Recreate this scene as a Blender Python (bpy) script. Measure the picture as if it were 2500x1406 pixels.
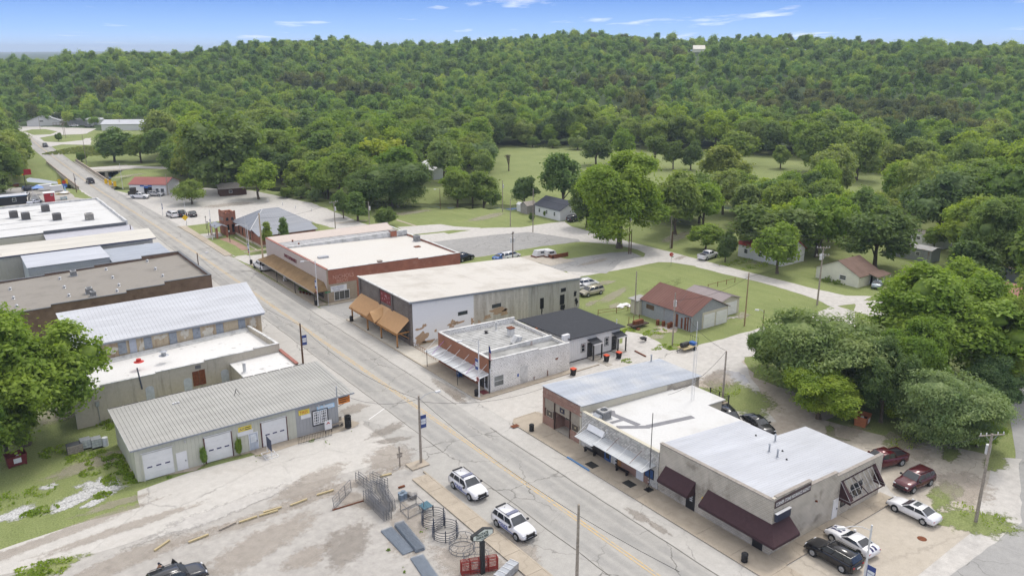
import bpy,bmesh,math,random
import numpy as np
from mathutils import Vector,Matrix,noise
from mathutils.geometry import tessellate_polygon
PI=math.pi
for o in list(bpy.data.objects):bpy.data.objects.remove(o)
scene=bpy.context.scene
COL=scene.collection
# ------------------------------------------------------------------ camera
# world axes: +X across main street towards the far building row, +Y up the street, z=0 the pavement; units metres
FPX=1950.0;HZ=122.0;TILT=math.atan((703-HZ)/FPX);CAMH=44.0
CA,SA=math.cos(math.radians(36)),math.sin(math.radians(36));OX,OY=23.27,62.53
CAMX,CAMY=(-OX*CA-OY*SA),(OX*SA-OY*CA)
cam=bpy.data.cameras.new('camera');camo=bpy.data.objects.new('camera',cam);COL.objects.link(camo)
cam.sensor_width=36.0;cam.lens=FPX/2500.0*36.0;cam.clip_end=30000;cam.clip_start=0.5
camo.location=(CAMX,CAMY,CAMH)
camo.rotation_euler=(PI/2-TILT,0,math.radians(-36))
scene.camera=camo
# ------------------------------------------------------------------ sky and sun
SUN_EL,SUN_AZ=math.radians(60),math.radians(20) # azimuth of the sun measured from +X towards +Y
world=bpy.data.worlds.new('World');scene.world=world;world.use_nodes=True
wn=world.node_tree.nodes;wl=world.node_tree.links
bg=wn['Background'];bg.inputs[1].default_value=0.15
sky=wn.new('ShaderNodeTexSky');sky.sky_type='NISHITA';sky.sun_disc=False
sky.sun_elevation=SUN_EL;sky.sun_rotation=PI/2-SUN_AZ;sky.air_density=1.0;sky.dust_density=0.6;sky.ozone_density=2.0
tc=wn.new('ShaderNodeTexCoord');sep=wn.new('ShaderNodeSeparateXYZ');wl.new(tc.outputs['Generated'],sep.inputs[0])
ramp=wn.new('ShaderNodeValToRGB');wl.new(sep.outputs[2],ramp.inputs[0])
e=ramp.color_ramp.elements;e[0].position=0.0;e[0].color=(0.52,0.70,0.98,1);e[1].position=0.070;e[1].color=(0.105,0.26,0.70,1)
e.new(0.022).color=(0.33,0.54,0.90,1);e.new(0.6).color=(0.08,0.2,0.55,1)
mul=wn.new('ShaderNodeVectorMath');mul.operation='SCALE';mul.inputs['Scale'].default_value=7.2;wl.new(ramp.outputs[0],mul.inputs[0])
mr=wn.new('ShaderNodeMapRange');mr.interpolation_type='SMOOTHSTEP';wl.new(sep.outputs[2],mr.inputs[0]);mr.inputs[1].default_value=0.1;mr.inputs[2].default_value=0.55
mixs=wn.new('ShaderNodeMixRGB');wl.new(mr.outputs[0],mixs.inputs[0]);wl.new(mul.outputs[0],mixs.inputs[1])
bright=wn.new('ShaderNodeMixRGB');bright.blend_type='MIX';bright.inputs[0].default_value=0.8
wl.new(sky.outputs[0],bright.inputs[1]);bright.inputs[2].default_value=(9.0,8.7,8.4,1);wl.new(bright.outputs[0],mixs.inputs[2])
# thin high clouds: direction projected on a cloud layer (x/(z+c), y/(z+c))
ad=wn.new('ShaderNodeMath');ad.operation='ADD';ad.inputs[1].default_value=0.035;wl.new(sep.outputs[2],ad.inputs[0])
dv=wn.new('ShaderNodeVectorMath');dv.operation='DIVIDE';wl.new(tc.outputs['Generated'],dv.inputs[0])
cb=wn.new('ShaderNodeCombineXYZ');[wl.new(ad.outputs[0],cb.inputs[i])for i in range(3)];wl.new(cb.outputs[0],dv.inputs[1])
mp0=wn.new('ShaderNodeMapping');mp0.inputs['Rotation'].default_value=(0,0,math.radians(36));wl.new(dv.outputs[0],mp0.inputs[0])
mp=wn.new('ShaderNodeMapping');mp.inputs['Scale'].default_value=(0.62,0.26,0.0);mp.inputs['Location'].default_value=(3.2,1.7,0)
wl.new(mp0.outputs[0],mp.inputs[0])
cn=wn.new('ShaderNodeTexNoise');cn.inputs['Scale'].default_value=1.0;cn.inputs['Detail'].default_value=7;cn.inputs['Roughness'].default_value=0.55;wl.new(mp.outputs[0],cn.inputs[0])
cr=wn.new('ShaderNodeValToRGB');wl.new(cn.outputs[0],cr.inputs[0]);cr.color_ramp.elements[0].position=0.60;cr.color_ramp.elements[1].position=0.74
cr.color_ramp.elements[0].color=(0,0,0,1);cr.color_ramp.elements[1].color=(0.85,0.85,0.85,1)
zg=wn.new('ShaderNodeMath');zg.operation='GREATER_THAN';zg.inputs[1].default_value=0.0;wl.new(sep.outputs[2],zg.inputs[0])
cm=wn.new('ShaderNodeMath');cm.operation='MULTIPLY';wl.new(cr.outputs[0],cm.inputs[0]);wl.new(zg.outputs[0],cm.inputs[1])
mixc=wn.new('ShaderNodeMixRGB');wl.new(cm.outputs[0],mixc.inputs[0]);wl.new(mixs.outputs[0],mixc.inputs[1]);mixc.inputs[2].default_value=(7.4,7.5,7.7,1)
wl.new(mixc.outputs[0],bg.inputs[0])
sun=bpy.data.lights.new('sun','SUN');sun.energy=1.7;sun.angle=math.radians(14);sun.color=(1.0,0.95,0.88)
suno=bpy.data.objects.new('sun',sun);COL.objects.link(suno)
sd=Vector((math.cos(SUN_EL)*math.cos(SUN_AZ),math.cos(SUN_EL)*math.sin(SUN_AZ),math.sin(SUN_EL)))
suno.rotation_euler=sd.to_track_quat('Z','Y').to_euler();suno.location=(0,0,200)
scene.view_settings.view_transform='Standard';scene.view_settings.look='None';scene.view_settings.exposure=0.22;scene.view_settings.gamma=1.0
scene.render.engine='CYCLES'
scene.cycles.use_denoising=True
scene.cycles.max_bounces=4;scene.cycles.diffuse_bounces=2;scene.cycles.glossy_bounces=2;scene.cycles.transmission_bounces=2
scene.cycles.transparent_max_bounces=10;scene.cycles.volume_bounces=0
scene.cycles.caustics_reflective=False;scene.cycles.caustics_refractive=False
# ------------------------------------------------------------------ survey helpers: a photo pixel turned into a real point of the place
def _w(x,y):x-=OX;y-=OY;return(x*CA+y*SA,-x*SA+y*CA)
def G(px,py,z=0.0):
 dx=px-1250;dy=703-py;c,s=math.cos(TILT),math.sin(TILT)
 d=(dx,FPX*c+dy*s,-FPX*s+dy*c);t=(z-CAMH)/d[2]
 return _w(d[0]*t,d[1]*t)
def atX(X,px,py):
 a=G(px,py,0);b=G(px,py,20);t=(X-a[0])/(b[0]-a[0]);return a[1]+t*(b[1]-a[1]),20*t
def atY(Y,px,py):
 a=G(px,py,0);b=G(px,py,20);t=(Y-a[1])/(b[1]-a[1]);return a[0]+t*(b[0]-a[0]),20*t
def PR(X,Y,z=0.0):
 x=X*CA-Y*SA+OX;y=X*SA+Y*CA+OY;z-=CAMH;c,s=math.cos(TILT),math.sin(TILT)
 f=y*c-z*s;u=y*s+z*c
 return 1250+FPX*x/f,703-FPX*u/f,f
def rise(bx,by,ty):
 "height of a vertical standing at pixel (bx,by) whose top shows at row ty"
 x,y=G(bx,by);lo,hi=0,45
 for _ in range(30):
  m=(lo+hi)/2
  if PR(x,y,m)[1]>ty:lo=m
  else:hi=m
 return lo
def zz(x0,y0,k):return lambda x,y:(x0+x/k,y0+y/k)
z1=zz(0,640,2.778);z2=zz(0,900,2.778);z3=zz(800,900,2.778);z4=zz(1600,900,2.778);z5=zz(600,540,2.778)
z6=zz(1300,560,2.778);z7=zz(0,400,3.125);z8=zz(0,220,3.57);zd=zz(1000,320,3.125);ze=zz(1700,420,3.125);zf=zz(600,300,3.57)
yd=zz(800,1130,5.0);lib=zz(480,490,7.8125);fy=zz(0,400,7.8125);fg=zz(0,260,5.68);wh=zz(1370,690,6.113)
# ------------------------------------------------------------------ objects
def tag(o,label=None,cat=None,group=None,kind=None):
 if label:o['label']=label
 if cat:o['category']=cat
 if group:o['group']=group
 if kind:o['kind']=kind
 return o
def thing(name,label,cat,loc=(0,0,0),rz=0.0,group=None):
 o=bpy.data.objects.new(name,None);COL.objects.link(o);o.empty_display_size=0.3
 o.location=(loc[0],loc[1],loc[2]if len(loc)>2 else 0.0);o.rotation_euler=(0,0,rz)
 return tag(o,label,cat,group)
def dup(o,loc=None,rz=None,label=None,group=None,parent=None,scale=None):
 c=o.copy();COL.objects.link(c)
 if parent is not None:c.parent=parent
 if loc is not None:c.location=(loc[0],loc[1],loc[2]if len(loc)>2 else 0.0)
 if rz is not None:c.rotation_euler=(0,0,rz)
 if scale is not None:c.scale=(scale,)*3 if not hasattr(scale,'__len__')else scale
 if label:c['label']=label
 if group:c['group']=group
 for ch in list(o.children):dup(ch,parent=c)
 return c
class MB:
 def __init__(s):s.v=[];s.f=[];s.m=[]
 def add(s,vs,fs,mi=0):
  b=len(s.v);s.v+=[tuple(p)for p in vs];s.f+=[tuple(b+i for i in f)for f in fs];s.m+=[mi]*len(fs);return s
 def box(s,x0,x1,y0,y1,z0,z1,mi=0):
  return s.add([(x0,y0,z0),(x1,y0,z0),(x1,y1,z0),(x0,y1,z0),(x0,y0,z1),(x1,y0,z1),(x1,y1,z1),(x0,y1,z1)],
     [(3,2,1,0),(4,5,6,7),(0,1,5,4),(1,2,6,5),(2,3,7,6),(3,0,4,7)],mi)
 def hexa(s,lo,hi,mi=0):
  "8 corners: lower ring of 4, upper ring of 4 (counter-clockwise)"
  return s.add(list(lo)+list(hi),[(3,2,1,0),(4,5,6,7),(0,1,5,4),(1,2,6,5),(2,3,7,6),(3,0,4,7)],mi)
 def obox(s,cx,cy,cz,L,W,Hh,a=0.0,mi=0):
  c,n=math.cos(a),math.sin(a)
  q=[(cx+dx*c-dy*n,cy+dx*n+dy*c)for dx,dy in((-L/2,-W/2),(L/2,-W/2),(L/2,W/2),(-L/2,W/2))]
  return s.hexa([(x,y,cz-Hh/2)for x,y in q],[(x,y,cz+Hh/2)for x,y in q],mi)
 def prism(s,poly,z0,z1,mi=0,top_only=False):
  "vertical prism over a 2D polygon"
  n=len(poly);t=tessellate_polygon([[Vector((p[0],p[1],0))for p in poly]])
  up=[(p[0],p[1],z1)for p in poly];f=[]
  for a,b,c in t:
   ax,ay=poly[a][:2];bx,by=poly[b][:2];cx,cy=poly[c][:2]
   f.append((a,b,c)if(bx-ax)*(cy-ay)-(by-ay)*(cx-ax)>0 else(a,c,b))
  s.add(up,f,mi)
  if not top_only:
   ar=sum(poly[i][0]*poly[(i+1)%n][1]-poly[(i+1)%n][0]*poly[i][1]for i in range(n))
   lo=[(p[0],p[1],z0)for p in poly];s.add(lo+up,[((i,(i+1)%n,n+(i+1)%n,n+i)if ar>0 else((i+1)%n,i,n+i,n+(i+1)%n))for i in range(n)],mi)
  return s
 def slab(s,poly3,n,mi=0):
  "extrude a planar polygon of 3D points by vector n"
  k=len(poly3);t=tessellate_polygon([[Vector(p)for p in poly3]]);a=[Vector(p)for p in poly3];nn=Vector(n)
  nor=Vector((0,0,0))
  for i in range(k):nor+=a[i].cross(a[(i+1)%k])
  b=[p+nn for p in a]
  fl=nor.dot(nn)>0
  f=[]
  for q in t:
   tn=(a[q[1]]-a[q[0]]).cross(a[q[2]]-a[q[0]])
   q2=tuple(q)if tn.dot(nn)<0 else(q[0],q[2],q[1]);f.append(q2);f.append(tuple(k+i for i in reversed(q2)))
  for i in range(k):
   j=(i+1)%k;f.append((i,j,k+j,k+i)if fl else(j,i,k+i,k+j))
  return s.add(a+b,f,mi)
 def bar(s,p,q,r=0.03,n=6,mi=0,r2=None):
  p=Vector(p);q=Vector(q);r2=r if r2 is None else r2
  d=(q-p);
  if d.length<1e-6:return s
  d.normalize();u=d.orthogonal().normalized();w=d.cross(u)
  vs=[p+(u*math.cos(2*PI*i/n)+w*math.sin(2*PI*i/n))*r for i in range(n)]+[q+(u*math.cos(2*PI*i/n)+w*math.sin(2*PI*i/n))*r2 for i in range(n)]
  return s.add(vs,[(i,(i+1)%n,n+(i+1)%n,n+i)for i in range(n)]+[tuple(range(n-1,-1,-1)),tuple(range(n,2*n))],mi)
 def path(s,pts,r=0.03,n=6,mi=0,closed=False):
  for i in range(len(pts)-(0 if closed else 1)):s.bar(pts[i],pts[(i+1)%len(pts)],r,n,mi)
  return s
 def cyl(s,x,y,z0,z1,r,r2=None,n=12,mi=0):return s.bar((x,y,z0),(x,y,z1),r,n,mi,r2)
 def build(s,name,mats,parent=None,smooth=False,world=True,loc=None,rz=0):
  me=bpy.data.meshes.new(name)
  vs=s.v
  if parent is not None and world:
   M=(parent_matrix(parent)).inverted();vs=[tuple(M@Vector(p))for p in vs]
  me.from_pydata(vs,[],s.f)
  if not isinstance(mats,(list,tuple)):mats=[mats]
  for m in mats:me.materials.append(m)
  if len(mats)>1:me.polygons.foreach_set('material_index',s.m)
  if smooth:me.polygons.foreach_set('use_smooth',[True]*len(me.polygons))
  me.update()
  o=bpy.data.objects.new(name,me);COL.objects.link(o)
  if parent is not None:o.parent=parent
  if loc:o.location=loc
  if rz:o.rotation_euler=(0,0,rz)
  return o
def parent_matrix(p):
 M=Matrix.Translation(p.location)@p.rotation_euler.to_matrix().to_4x4()
 return parent_matrix(p.parent)@M if p.parent else M
def struct(name,mb,m,parent=None):
 o=mb.build(name,m,parent)
 if parent is None:o['kind']='structure'
 return o
R=random.Random(7)
# ------------------------------------------------------------------ materials
MATS={}
def lin(c):
 c=[x/255.0 for x in c];return tuple((x/12.92 if x<=0.04045 else((x+0.055)/1.055)**2.4)for x in c)+(1,)
class NT:
 def __init__(s,name):
  s.m=bpy.data.materials.new(name);s.m.use_nodes=True;s.t=s.m.node_tree;s.n=s.t.nodes;s.l=s.t.links
  s.b=s.n['Principled BSDF'];MATS[name]=s.m
 def node(s,t,**k):
  x=s.n.new(t)
  for a,v in k.items():setattr(x,a,v)
  return x
 def pos(s,obj=False,scale=None,wall=False,rot=None):
  if obj:g=s.node('ShaderNodeTexCoord');o=g.outputs['Object']
  else:g=s.node('ShaderNodeNewGeometry');o=g.outputs['Position']
  if wall:
   sp=s.node('ShaderNodeSeparateXYZ');s.l.new(o,sp.inputs[0]);a=s.node('ShaderNodeMath',operation='ADD');s.l.new(sp.outputs[0],a.inputs[0]);s.l.new(sp.outputs[1],a.inputs[1])
   c=s.node('ShaderNodeCombineXYZ');s.l.new(a.outputs[0],c.inputs[0]);s.l.new(sp.outputs[2],c.inputs[1]);o=c.outputs[0]
  if scale is not None or rot is not None:
   m=s.node('ShaderNodeMapping');s.l.new(o,m.inputs[0])
   if scale is not None:m.inputs['Scale'].default_value=scale
   if rot is not None:m.inputs['Rotation'].default_value=rot
   o=m.outputs[0]
  return o
 def noise(s,vec,sc,det=4,ro=0.55,dist=0.0):
  x=s.node('ShaderNodeTexNoise');x.inputs['Scale'].default_value=sc;x.inputs['Detail'].default_value=det;x.inputs['Roughness'].default_value=ro;x.inputs['Distortion'].default_value=dist
  s.l.new(vec,x.inputs['Vector']);return x.outputs[0]
 def ramp(s,fac,stops):
  x=s.node('ShaderNodeValToRGB');s.l.new(fac,x.inputs[0]);e=x.color_ramp.elements
  e[0].position,e[0].color=stops[0][0],stops[0][1];e[1].position,e[1].color=stops[-1][0],stops[-1][1]
  for p,c in stops[1:-1]:e.new(p).color=c
  return x.outputs[0]
 def mask(s,fac,a,b):return s.ramp(fac,[(a,(0,0,0,1)),(b,(1,1,1,1))])
 def mix(s,fac,a,b,mode='MIX'):
  x=s.node('ShaderNodeMixRGB',blend_type=mode)
  for i,v in((0,fac),(1,a),(2,b)):
   if hasattr(v,'is_output'):s.l.new(v,x.inputs[i])
   else:x.inputs[i].default_value=v
  return x.outputs[0]
 def math(s,op,a,b=None):
  x=s.node('ShaderNodeMath',operation=op)
  for i,v in((0,a),(1,b)):
   if v is None:continue
   if hasattr(v,'is_output'):s.l.new(v,x.inputs[i])
   else:x.inputs[i].default_value=v
  return x.outputs[0]
 def out(s,col,rough=0.85,metal=0.0,spec=0.3,bump=None,bs=0.3,bd=0.02):
  if hasattr(col,'is_output'):s.l.new(col,s.b.inputs['Base Color'])
  else:s.b.inputs['Base Color'].default_value=col
  if hasattr(rough,'is_output'):s.l.new(rough,s.b.inputs['Roughness'])
  else:s.b.inputs['Roughness'].default_value=rough
  s.b.inputs['Metallic'].default_value=metal;s.b.inputs['Specular IOR Level'].default_value=spec
  if bump is not None:
   x=s.node('ShaderNodeBump');x.inputs['Strength'].default_value=bs;x.inputs['Distance'].default_value=bd;s.l.new(bump,x.inputs['Height']);s.l.new(x.outputs[0],s.b.inputs['Normal'])
  return s.m
def sc(c,k):return(c[0]*k,c[1]*k,c[2]*k,1)
def plain(name,c,rough=0.7,var=0.15,scale=2.0,metal=0.0,spec=0.3,obj=True,bump=0.0):
 "one paint or material with slight uneven wear"
 if name in MATS:return MATS[name]
 t=NT(name);p=t.pos(obj=obj);n=t.noise(p,scale,5,0.6)
 col=t.ramp(n,[(0.3,sc(c,1-var)),(0.7,sc(c,1+var))])
 return t.out(col,rough,metal,spec,bump=n if bump else None,bs=bump,bd=0.02)
def glass_mat(name='window_glass',c=(0.02,0.025,0.03,1),rough=0.08):
 if name in MATS:return MATS[name]
 t=NT(name);n=t.noise(t.pos(),0.7,3);return t.out(t.ramp(n,[(0.3,sc(c,0.5)),(0.7,sc(c,2.0))]),rough,0,0.8)
def paint(name,c,rough=0.25,metal=0.0):
 if name in MATS:return MATS[name]
 t=NT(name);n=t.noise(t.pos(obj=True),1.5,4);m=t.out(t.ramp(n,[(0.35,sc(c,0.93)),(0.7,sc(c,1.04))]),rough,metal,0.5)
 t.b.inputs['Coat Weight'].default_value=0.5;t.b.inputs['Coat Roughness'].default_value=0.08;return m
def stained(name,c,c2,stain,amt=(0.52,0.7),sc1=0.35,streak=False,bump=0.25,rough=0.9):
 "masonry or render with blotches, optional vertical streaks"
 if name in MATS:return MATS[name]
 t=NT(name);p=t.pos();a=t.noise(p,sc1,6,0.62);b=t.noise(p,3.5,5,0.6)
 base=t.ramp(b,[(0.3,c),(0.7,c2)])
 v=t.noise(t.pos(scale=(1.6,1.6,0.16)),1.0,6,0.65)if streak else a
 m=t.mask(v,amt[0],amt[1]);col=t.mix(m,base,stain)
 f=t.noise(p,22,3,0.6);col=t.mix(0.25,col,t.ramp(f,[(0.3,sc(c,0.6)),(0.7,sc(c,1.25))]))
 return t.out(col,rough,0,0.2,bump=f,bs=bump,bd=0.015)
def brickmat(name,c1,c2,mortar,bw=0.21,bh=0.072,ms=0.012,stain=None,bs=0.5,off=0.5,rough=0.9):
 if name in MATS:return MATS[name]
 t=NT(name);v=t.pos(wall=True);br=t.node('ShaderNodeTexBrick');t.l.new(v,br.inputs['Vector'])
 br.inputs['Scale'].default_value=1.0;br.inputs['Brick Width'].default_value=bw;br.inputs['Row Height'].default_value=bh;br.inputs['Mortar Size'].default_value=ms;br.offset=off
 br.inputs['Color1'].default_value=c1;br.inputs['Color2'].default_value=c2;br.inputs['Mortar'].default_value=mortar;br.inputs['Mortar Smooth'].default_value=0.3
 n=t.noise(t.pos(),0.6,5,0.6);col=t.mix(0.35,br.outputs[0],t.ramp(n,[(0.3,sc(c1,0.55)),(0.7,sc(c2,1.25))]))
 if stain:
  s2=t.noise(t.pos(),stain[1],6,0.65);col=t.mix(t.mask(s2,stain[2],stain[3]),col,stain[0])
 return t.out(col,rough,0,0.2,bump=br.outputs['Fac'],bs=-bs,bd=0.01)
def L(*c):return lin(c)
def metalroof(name,c,c2=None,streak=0.5,rough=0.45,metal=0.0,rib_axis=None):
 "painted or galvanised sheet, faint streaks down the slope"
 if name in MATS:return MATS[name]
 t=NT(name);n=t.noise(t.pos(scale=(0.12,0.9,0.3)if rib_axis!='Y' else(0.9,0.12,0.3)),1.0,6,0.6);m=t.noise(t.pos(),0.25,5)
 col=t.ramp(n,[(0.3,sc(c,0.86)),(0.7,sc(c,1.1))])
 if c2:col=t.mix(t.math('MULTIPLY',t.mask(m,0.45,0.7),streak),col,c2)
 return t.out(col,rough,metal,0.4)
WHITE=plain('white_paint',(0.78,0.78,0.78,1),0.5,0.05)
BLACK=plain('black_metal',(0.018,0.018,0.02,1),0.45,0.2,spec=0.4)
GALV=plain('galvanised_steel',(0.38,0.40,0.43,1),0.4,0.15,3,metal=0.5)
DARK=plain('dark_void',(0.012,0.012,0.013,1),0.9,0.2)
WOODP=plain('weathered_pole_wood',(0.31,0.27,0.225,1),0.9,0.3,6)
WOODB=plain('brown_pole_wood',(0.11,0.065,0.04,1),0.9,0.3,6)
STEEL=plain('light_steel',(0.62,0.62,0.62,1),0.4,0.08)
GLASS=glass_mat()
RUBBER=plain('tyre_rubber',(0.02,0.02,0.02,1),0.85,0.25,8)
RUST=plain('rusty_iron',(0.16,0.055,0.025,1),0.9,0.4,5)
FRAME_W=plain('white_frame',(0.7,0.7,0.7,1),0.5,0.05)
FRAME_D=plain('dark_frame',(0.03,0.03,0.035,1),0.5,0.2)
CONC=stained('pale_concrete',(0.36,0.33,0.29,1),(0.43,0.40,0.355,1),(0.27,0.245,0.21,1),(0.55,0.8),0.5)
def soft_patch(name,X,Y,rx,ry,rot,z,m,seed=1,amp=0.3):
 "irregular patch whose edge frays out into what lies under it"
 n,rings=36,7;mb=MB();fade=[]
 for k in range(rings+1):
  q=k/rings
  for i,(x,y)in enumerate(blob(0,0,rx,ry,rot,n,amp,seed)):mb.v.append((X+x*q,Y+y*q,z));fade.append(1-q)
 for k in range(rings):
  for i in range(n):j=(i+1)%n;mb.f.append((k*n+i,(k+1)*n+i,(k+1)*n+j,k*n+j));mb.m.append(0)
 o=mb.build(name,frayed(m));a=o.data.attributes.new('fade','FLOAT','POINT');a.data.foreach_set('value',fade);o['kind']='structure';return o
FR_={}
def frayed(m):
 if m.name in FR_:return FR_[m.name]
 c=m.copy();c.name=m.name+'_frayed';t=c.node_tree;n=t.nodes;l=t.links;out=n['Material Output'];bs=n['Principled BSDF']
 at=n.new('ShaderNodeAttribute');at.attribute_name='fade';g=n.new('ShaderNodeNewGeometry');no=n.new('ShaderNodeTexNoise');no.inputs['Scale'].default_value=1.3;no.inputs['Detail'].default_value=8;no.inputs['Roughness'].default_value=0.75;l.new(g.outputs['Position'],no.inputs[0])
 a=n.new('ShaderNodeMath');a.operation='MULTIPLY_ADD';l.new(no.outputs[0],a.inputs[0]);a.inputs[1].default_value=2.2;a.inputs[2].default_value=-1.45;b=n.new('ShaderNodeMath');b.operation='ADD';l.new(a.outputs[0],b.inputs[0]);s2=n.new('ShaderNodeMath');s2.operation='MULTIPLY';l.new(at.outputs['Fac'],s2.inputs[0]);s2.inputs[1].default_value=1.5;l.new(s2.outputs[0],b.inputs[1])
 r=n.new('ShaderNodeMapRange');r.inputs[1].default_value=0.0;r.inputs[2].default_value=0.35;l.new(b.outputs[0],r.inputs[0]);cap=n.new('ShaderNodeMath');cap.operation='MULTIPLY';l.new(r.outputs[0],cap.inputs[0]);cap.inputs[1].default_value=0.95 if('grass' in m.name or 'gravel' in m.name)else 0.45
 tr=n.new('ShaderNodeBsdfTransparent');mx=n.new('ShaderNodeMixShader');l.new(cap.outputs[0],mx.inputs[0]);l.new(tr.outputs[0],mx.inputs[1]);l.new(bs.outputs[0],mx.inputs[2]);l.new(mx.outputs[0],out.inputs[0]);FR_[m.name]=c;return c
# ------------------------------------------------------------------ terrain
def interp(x,tab):
 if x<=tab[0][0]:return tab[0][1:]
 for a,b in zip(tab,tab[1:]):
  if x<=b[0]:
   t=(x-a[0])/(b[0]-a[0]);t=t*t*(3-2*t);return[p+(q-p)*t for p,q in zip(a[1:],b[1:])]
 return tab[-1][1:]
# bearing (as photo column), skyline row of the treetops, ridge distance, distance of the foot of the hill
RIDGE=[(-900,142,850,600),(0,134,850,575),(100,129,850,560),(150,122,850,545),(240,114,850,530),(340,112,850,520),(415,119,860,500),(500,108,860,480),(560,101,880,470),
  (700,89,920,450),(860,88,930,430),(900,101,930,430),(1000,98,930,420),(1050,95,930,410),(1200,86,930,400),(1300,81,930,400),(1360,75,930,400),(1500,80,930,405),
  (1620,84,930,410),(1700,86,930,410),(1850,81,930,400),(2000,88,930,400),(2200,93,930,400),(2400,96,930,390),(3000,97,930,390),(4200,110,930,400)]
CREEK=[(-75,330),(-31.6,296),(-20,280),(-9,270),(-1,262),(23,243),(43,231),(61,179),(73,170),(86,158),(100,150),(130,128),(165,100),(200,75)]
CREEK2=[(-3,315),(-8,290),(-10,272)]
def seg_dist(x,y,pl):
 best=1e9
 for(x0,y0),(x1,y1)in zip(pl,pl[1:]):
  dx,dy=x1-x0,y1-y0;t=max(0,min(1,((x-x0)*dx+(y-y0)*dy)/(dx*dx+dy*dy)))
  best=min(best,math.hypot(x-x0-t*dx,y-y0-t*dy))
 return best
def polar(X,Y):
 x=X*CA-Y*SA+OX;y=X*SA+Y*CA+OY
 r=math.hypot(x,y)
 if y<1:return(9999 if x>0 else-9999),r,y
 return 1250+2035*x/y,r,y
def TZ(X,Y):
 px,r,yf=polar(X,Y)
 if yf<60:return 0.0
 z=0.0
 top,r1,r0=interp(px,RIDGE)
 if r>r0:
  d1=r1*math.cos(math.atan((px-1250)/2035.0));hr=44+(120-top)/2035.0*d1-16.0
  t=(r-r0)/(r1-r0)
  if t<1:k=math.sin(t*PI/2)**1.35;z=hr*k
  else:t2=min(1,(r-r1)/700.0);t2=t2*t2*(3-2*t2);z=hr+(min(31,hr-6)-hr)*t2
  n=noise.fractal(Vector((X/130.0,Y/130.0,0.3)),0.6,2.0,4)
  z+=n*7.0*min(1,(r-r0)/160.0)*(0.35 if t>0.85 else 1.0)
  if r>1500:z+=3.0*noise.noise(Vector((X/900.0,Y/900.0,1)))
  z=max(z,0.0)
 elif seg_dist(X,Y,CREEK)<15 or seg_dist(X,Y,CREEK2)<12:
  d=min(seg_dist(X,Y,CREEK),seg_dist(X,Y,CREEK2)+1.5);t=max(0,min(1,(13-d)/8.0));z=-3.4*t*t*(3-2*t)
 return z
def axis(lo,a,b,hi,fine,mid,bands):
 v=[a]
 while v[-1]<b:v.append(v[-1]+fine)
 s=mid
 while v[-1]<hi:v.append(v[-1]+s);s=mid if v[-1]<bands[1]else s*1.35
 s=mid;w=[a]
 while w[-1]>lo:w.append(w[-1]-s);s=mid if w[-1]>bands[0]else s*1.35
 return sorted(set(w+v))
xs=axis(-9000,-60,240,9000,4.0,13.0,(-500,1100));ys=axis(-6000,-50,420,9500,4.0,13.0,(-300,1250))
tm=MB();nx,ny=len(xs),len(ys)
tm.v=[(x,y,TZ(x,y))for y in ys for x in xs]
tm.f=[(j*nx+i,j*nx+i+1,(j+1)*nx+i+1,(j+1)*nx+i)for j in range(ny-1)for i in range(nx-1)]
def grassmat(name,c1,c2,c3,dry,dryamt=(0.58,0.75)):
 t=NT(name);p=t.pos();a=t.noise(p,0.09,6,0.65,0.5);b=t.noise(p,0.7,6,0.7);c=t.noise(p,6,4,0.7)
 col=t.ramp(a,[(0.32,c1),(0.5,c2),(0.68,c3)])
 col=t.mix(t.mask(b,*dryamt),col,dry);col=t.mix(0.55,col,t.ramp(c,[(0.3,sc(c1,0.45)),(0.7,sc(c3,1.5))]))
 mow=t.node('ShaderNodeTexWave');mow.inputs['Scale'].default_value=0.12;mow.inputs['Distortion'].default_value=4;mow.inputs['Detail'].default_value=3;t.l.new(p,mow.inputs[0])
 col=t.mix(0.03,col,t.ramp(mow.outputs[0],[(0.2,sc(c1,0.6)),(0.8,sc(c3,1.5))]))
 return t.out(col,0.95,0,0.1,bump=c,bs=0.6,bd=0.08)
GRASS=grassmat('grass',(0.130,0.170,0.058,1),(0.182,0.222,0.082,1),(0.245,0.275,0.112,1),(0.31,0.295,0.165,1),(0.56,0.76))
t=NT('forest_floor');p=t.pos();WFLOOR=t.out(t.ramp(t.noise(p,0.4,5),[(0.3,(0.035,0.058,0.02,1)),(0.7,(0.075,0.115,0.036,1))]),0.95)
tme=tm.build('ground',[GRASS,WFLOOR],smooth=True);tme['kind']='structure'
mi=[]
for f in tme.data.polygons:
 c=f.center;px,r,yf=polar(c.x,c.y)
 mi.append(1 if(yf>60 and r>interp(px,RIDGE)[2]-12)else 0)
tme.data.polygons.foreach_set('material_index',mi)
def hit(px,py):
 "where the sight line through a photo pixel meets the terrain"
 lo=100.0;prev=None
 for i in range(900):
  z=40.0
  d=60+i*1.6
  # point on the ray at forward distance d
  c,s=math.cos(TILT),math.sin(TILT);v=(px-1250,FPX*c+(703-py)*s,-FPX*s+(703-py)*c);t=d/v[1]
  X,Y=_w(v[0]*t,v[1]*t);zr=CAMH+v[2]*t
  if zr<=TZ(X,Y):return X,Y,TZ(X,Y)
 return None
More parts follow.
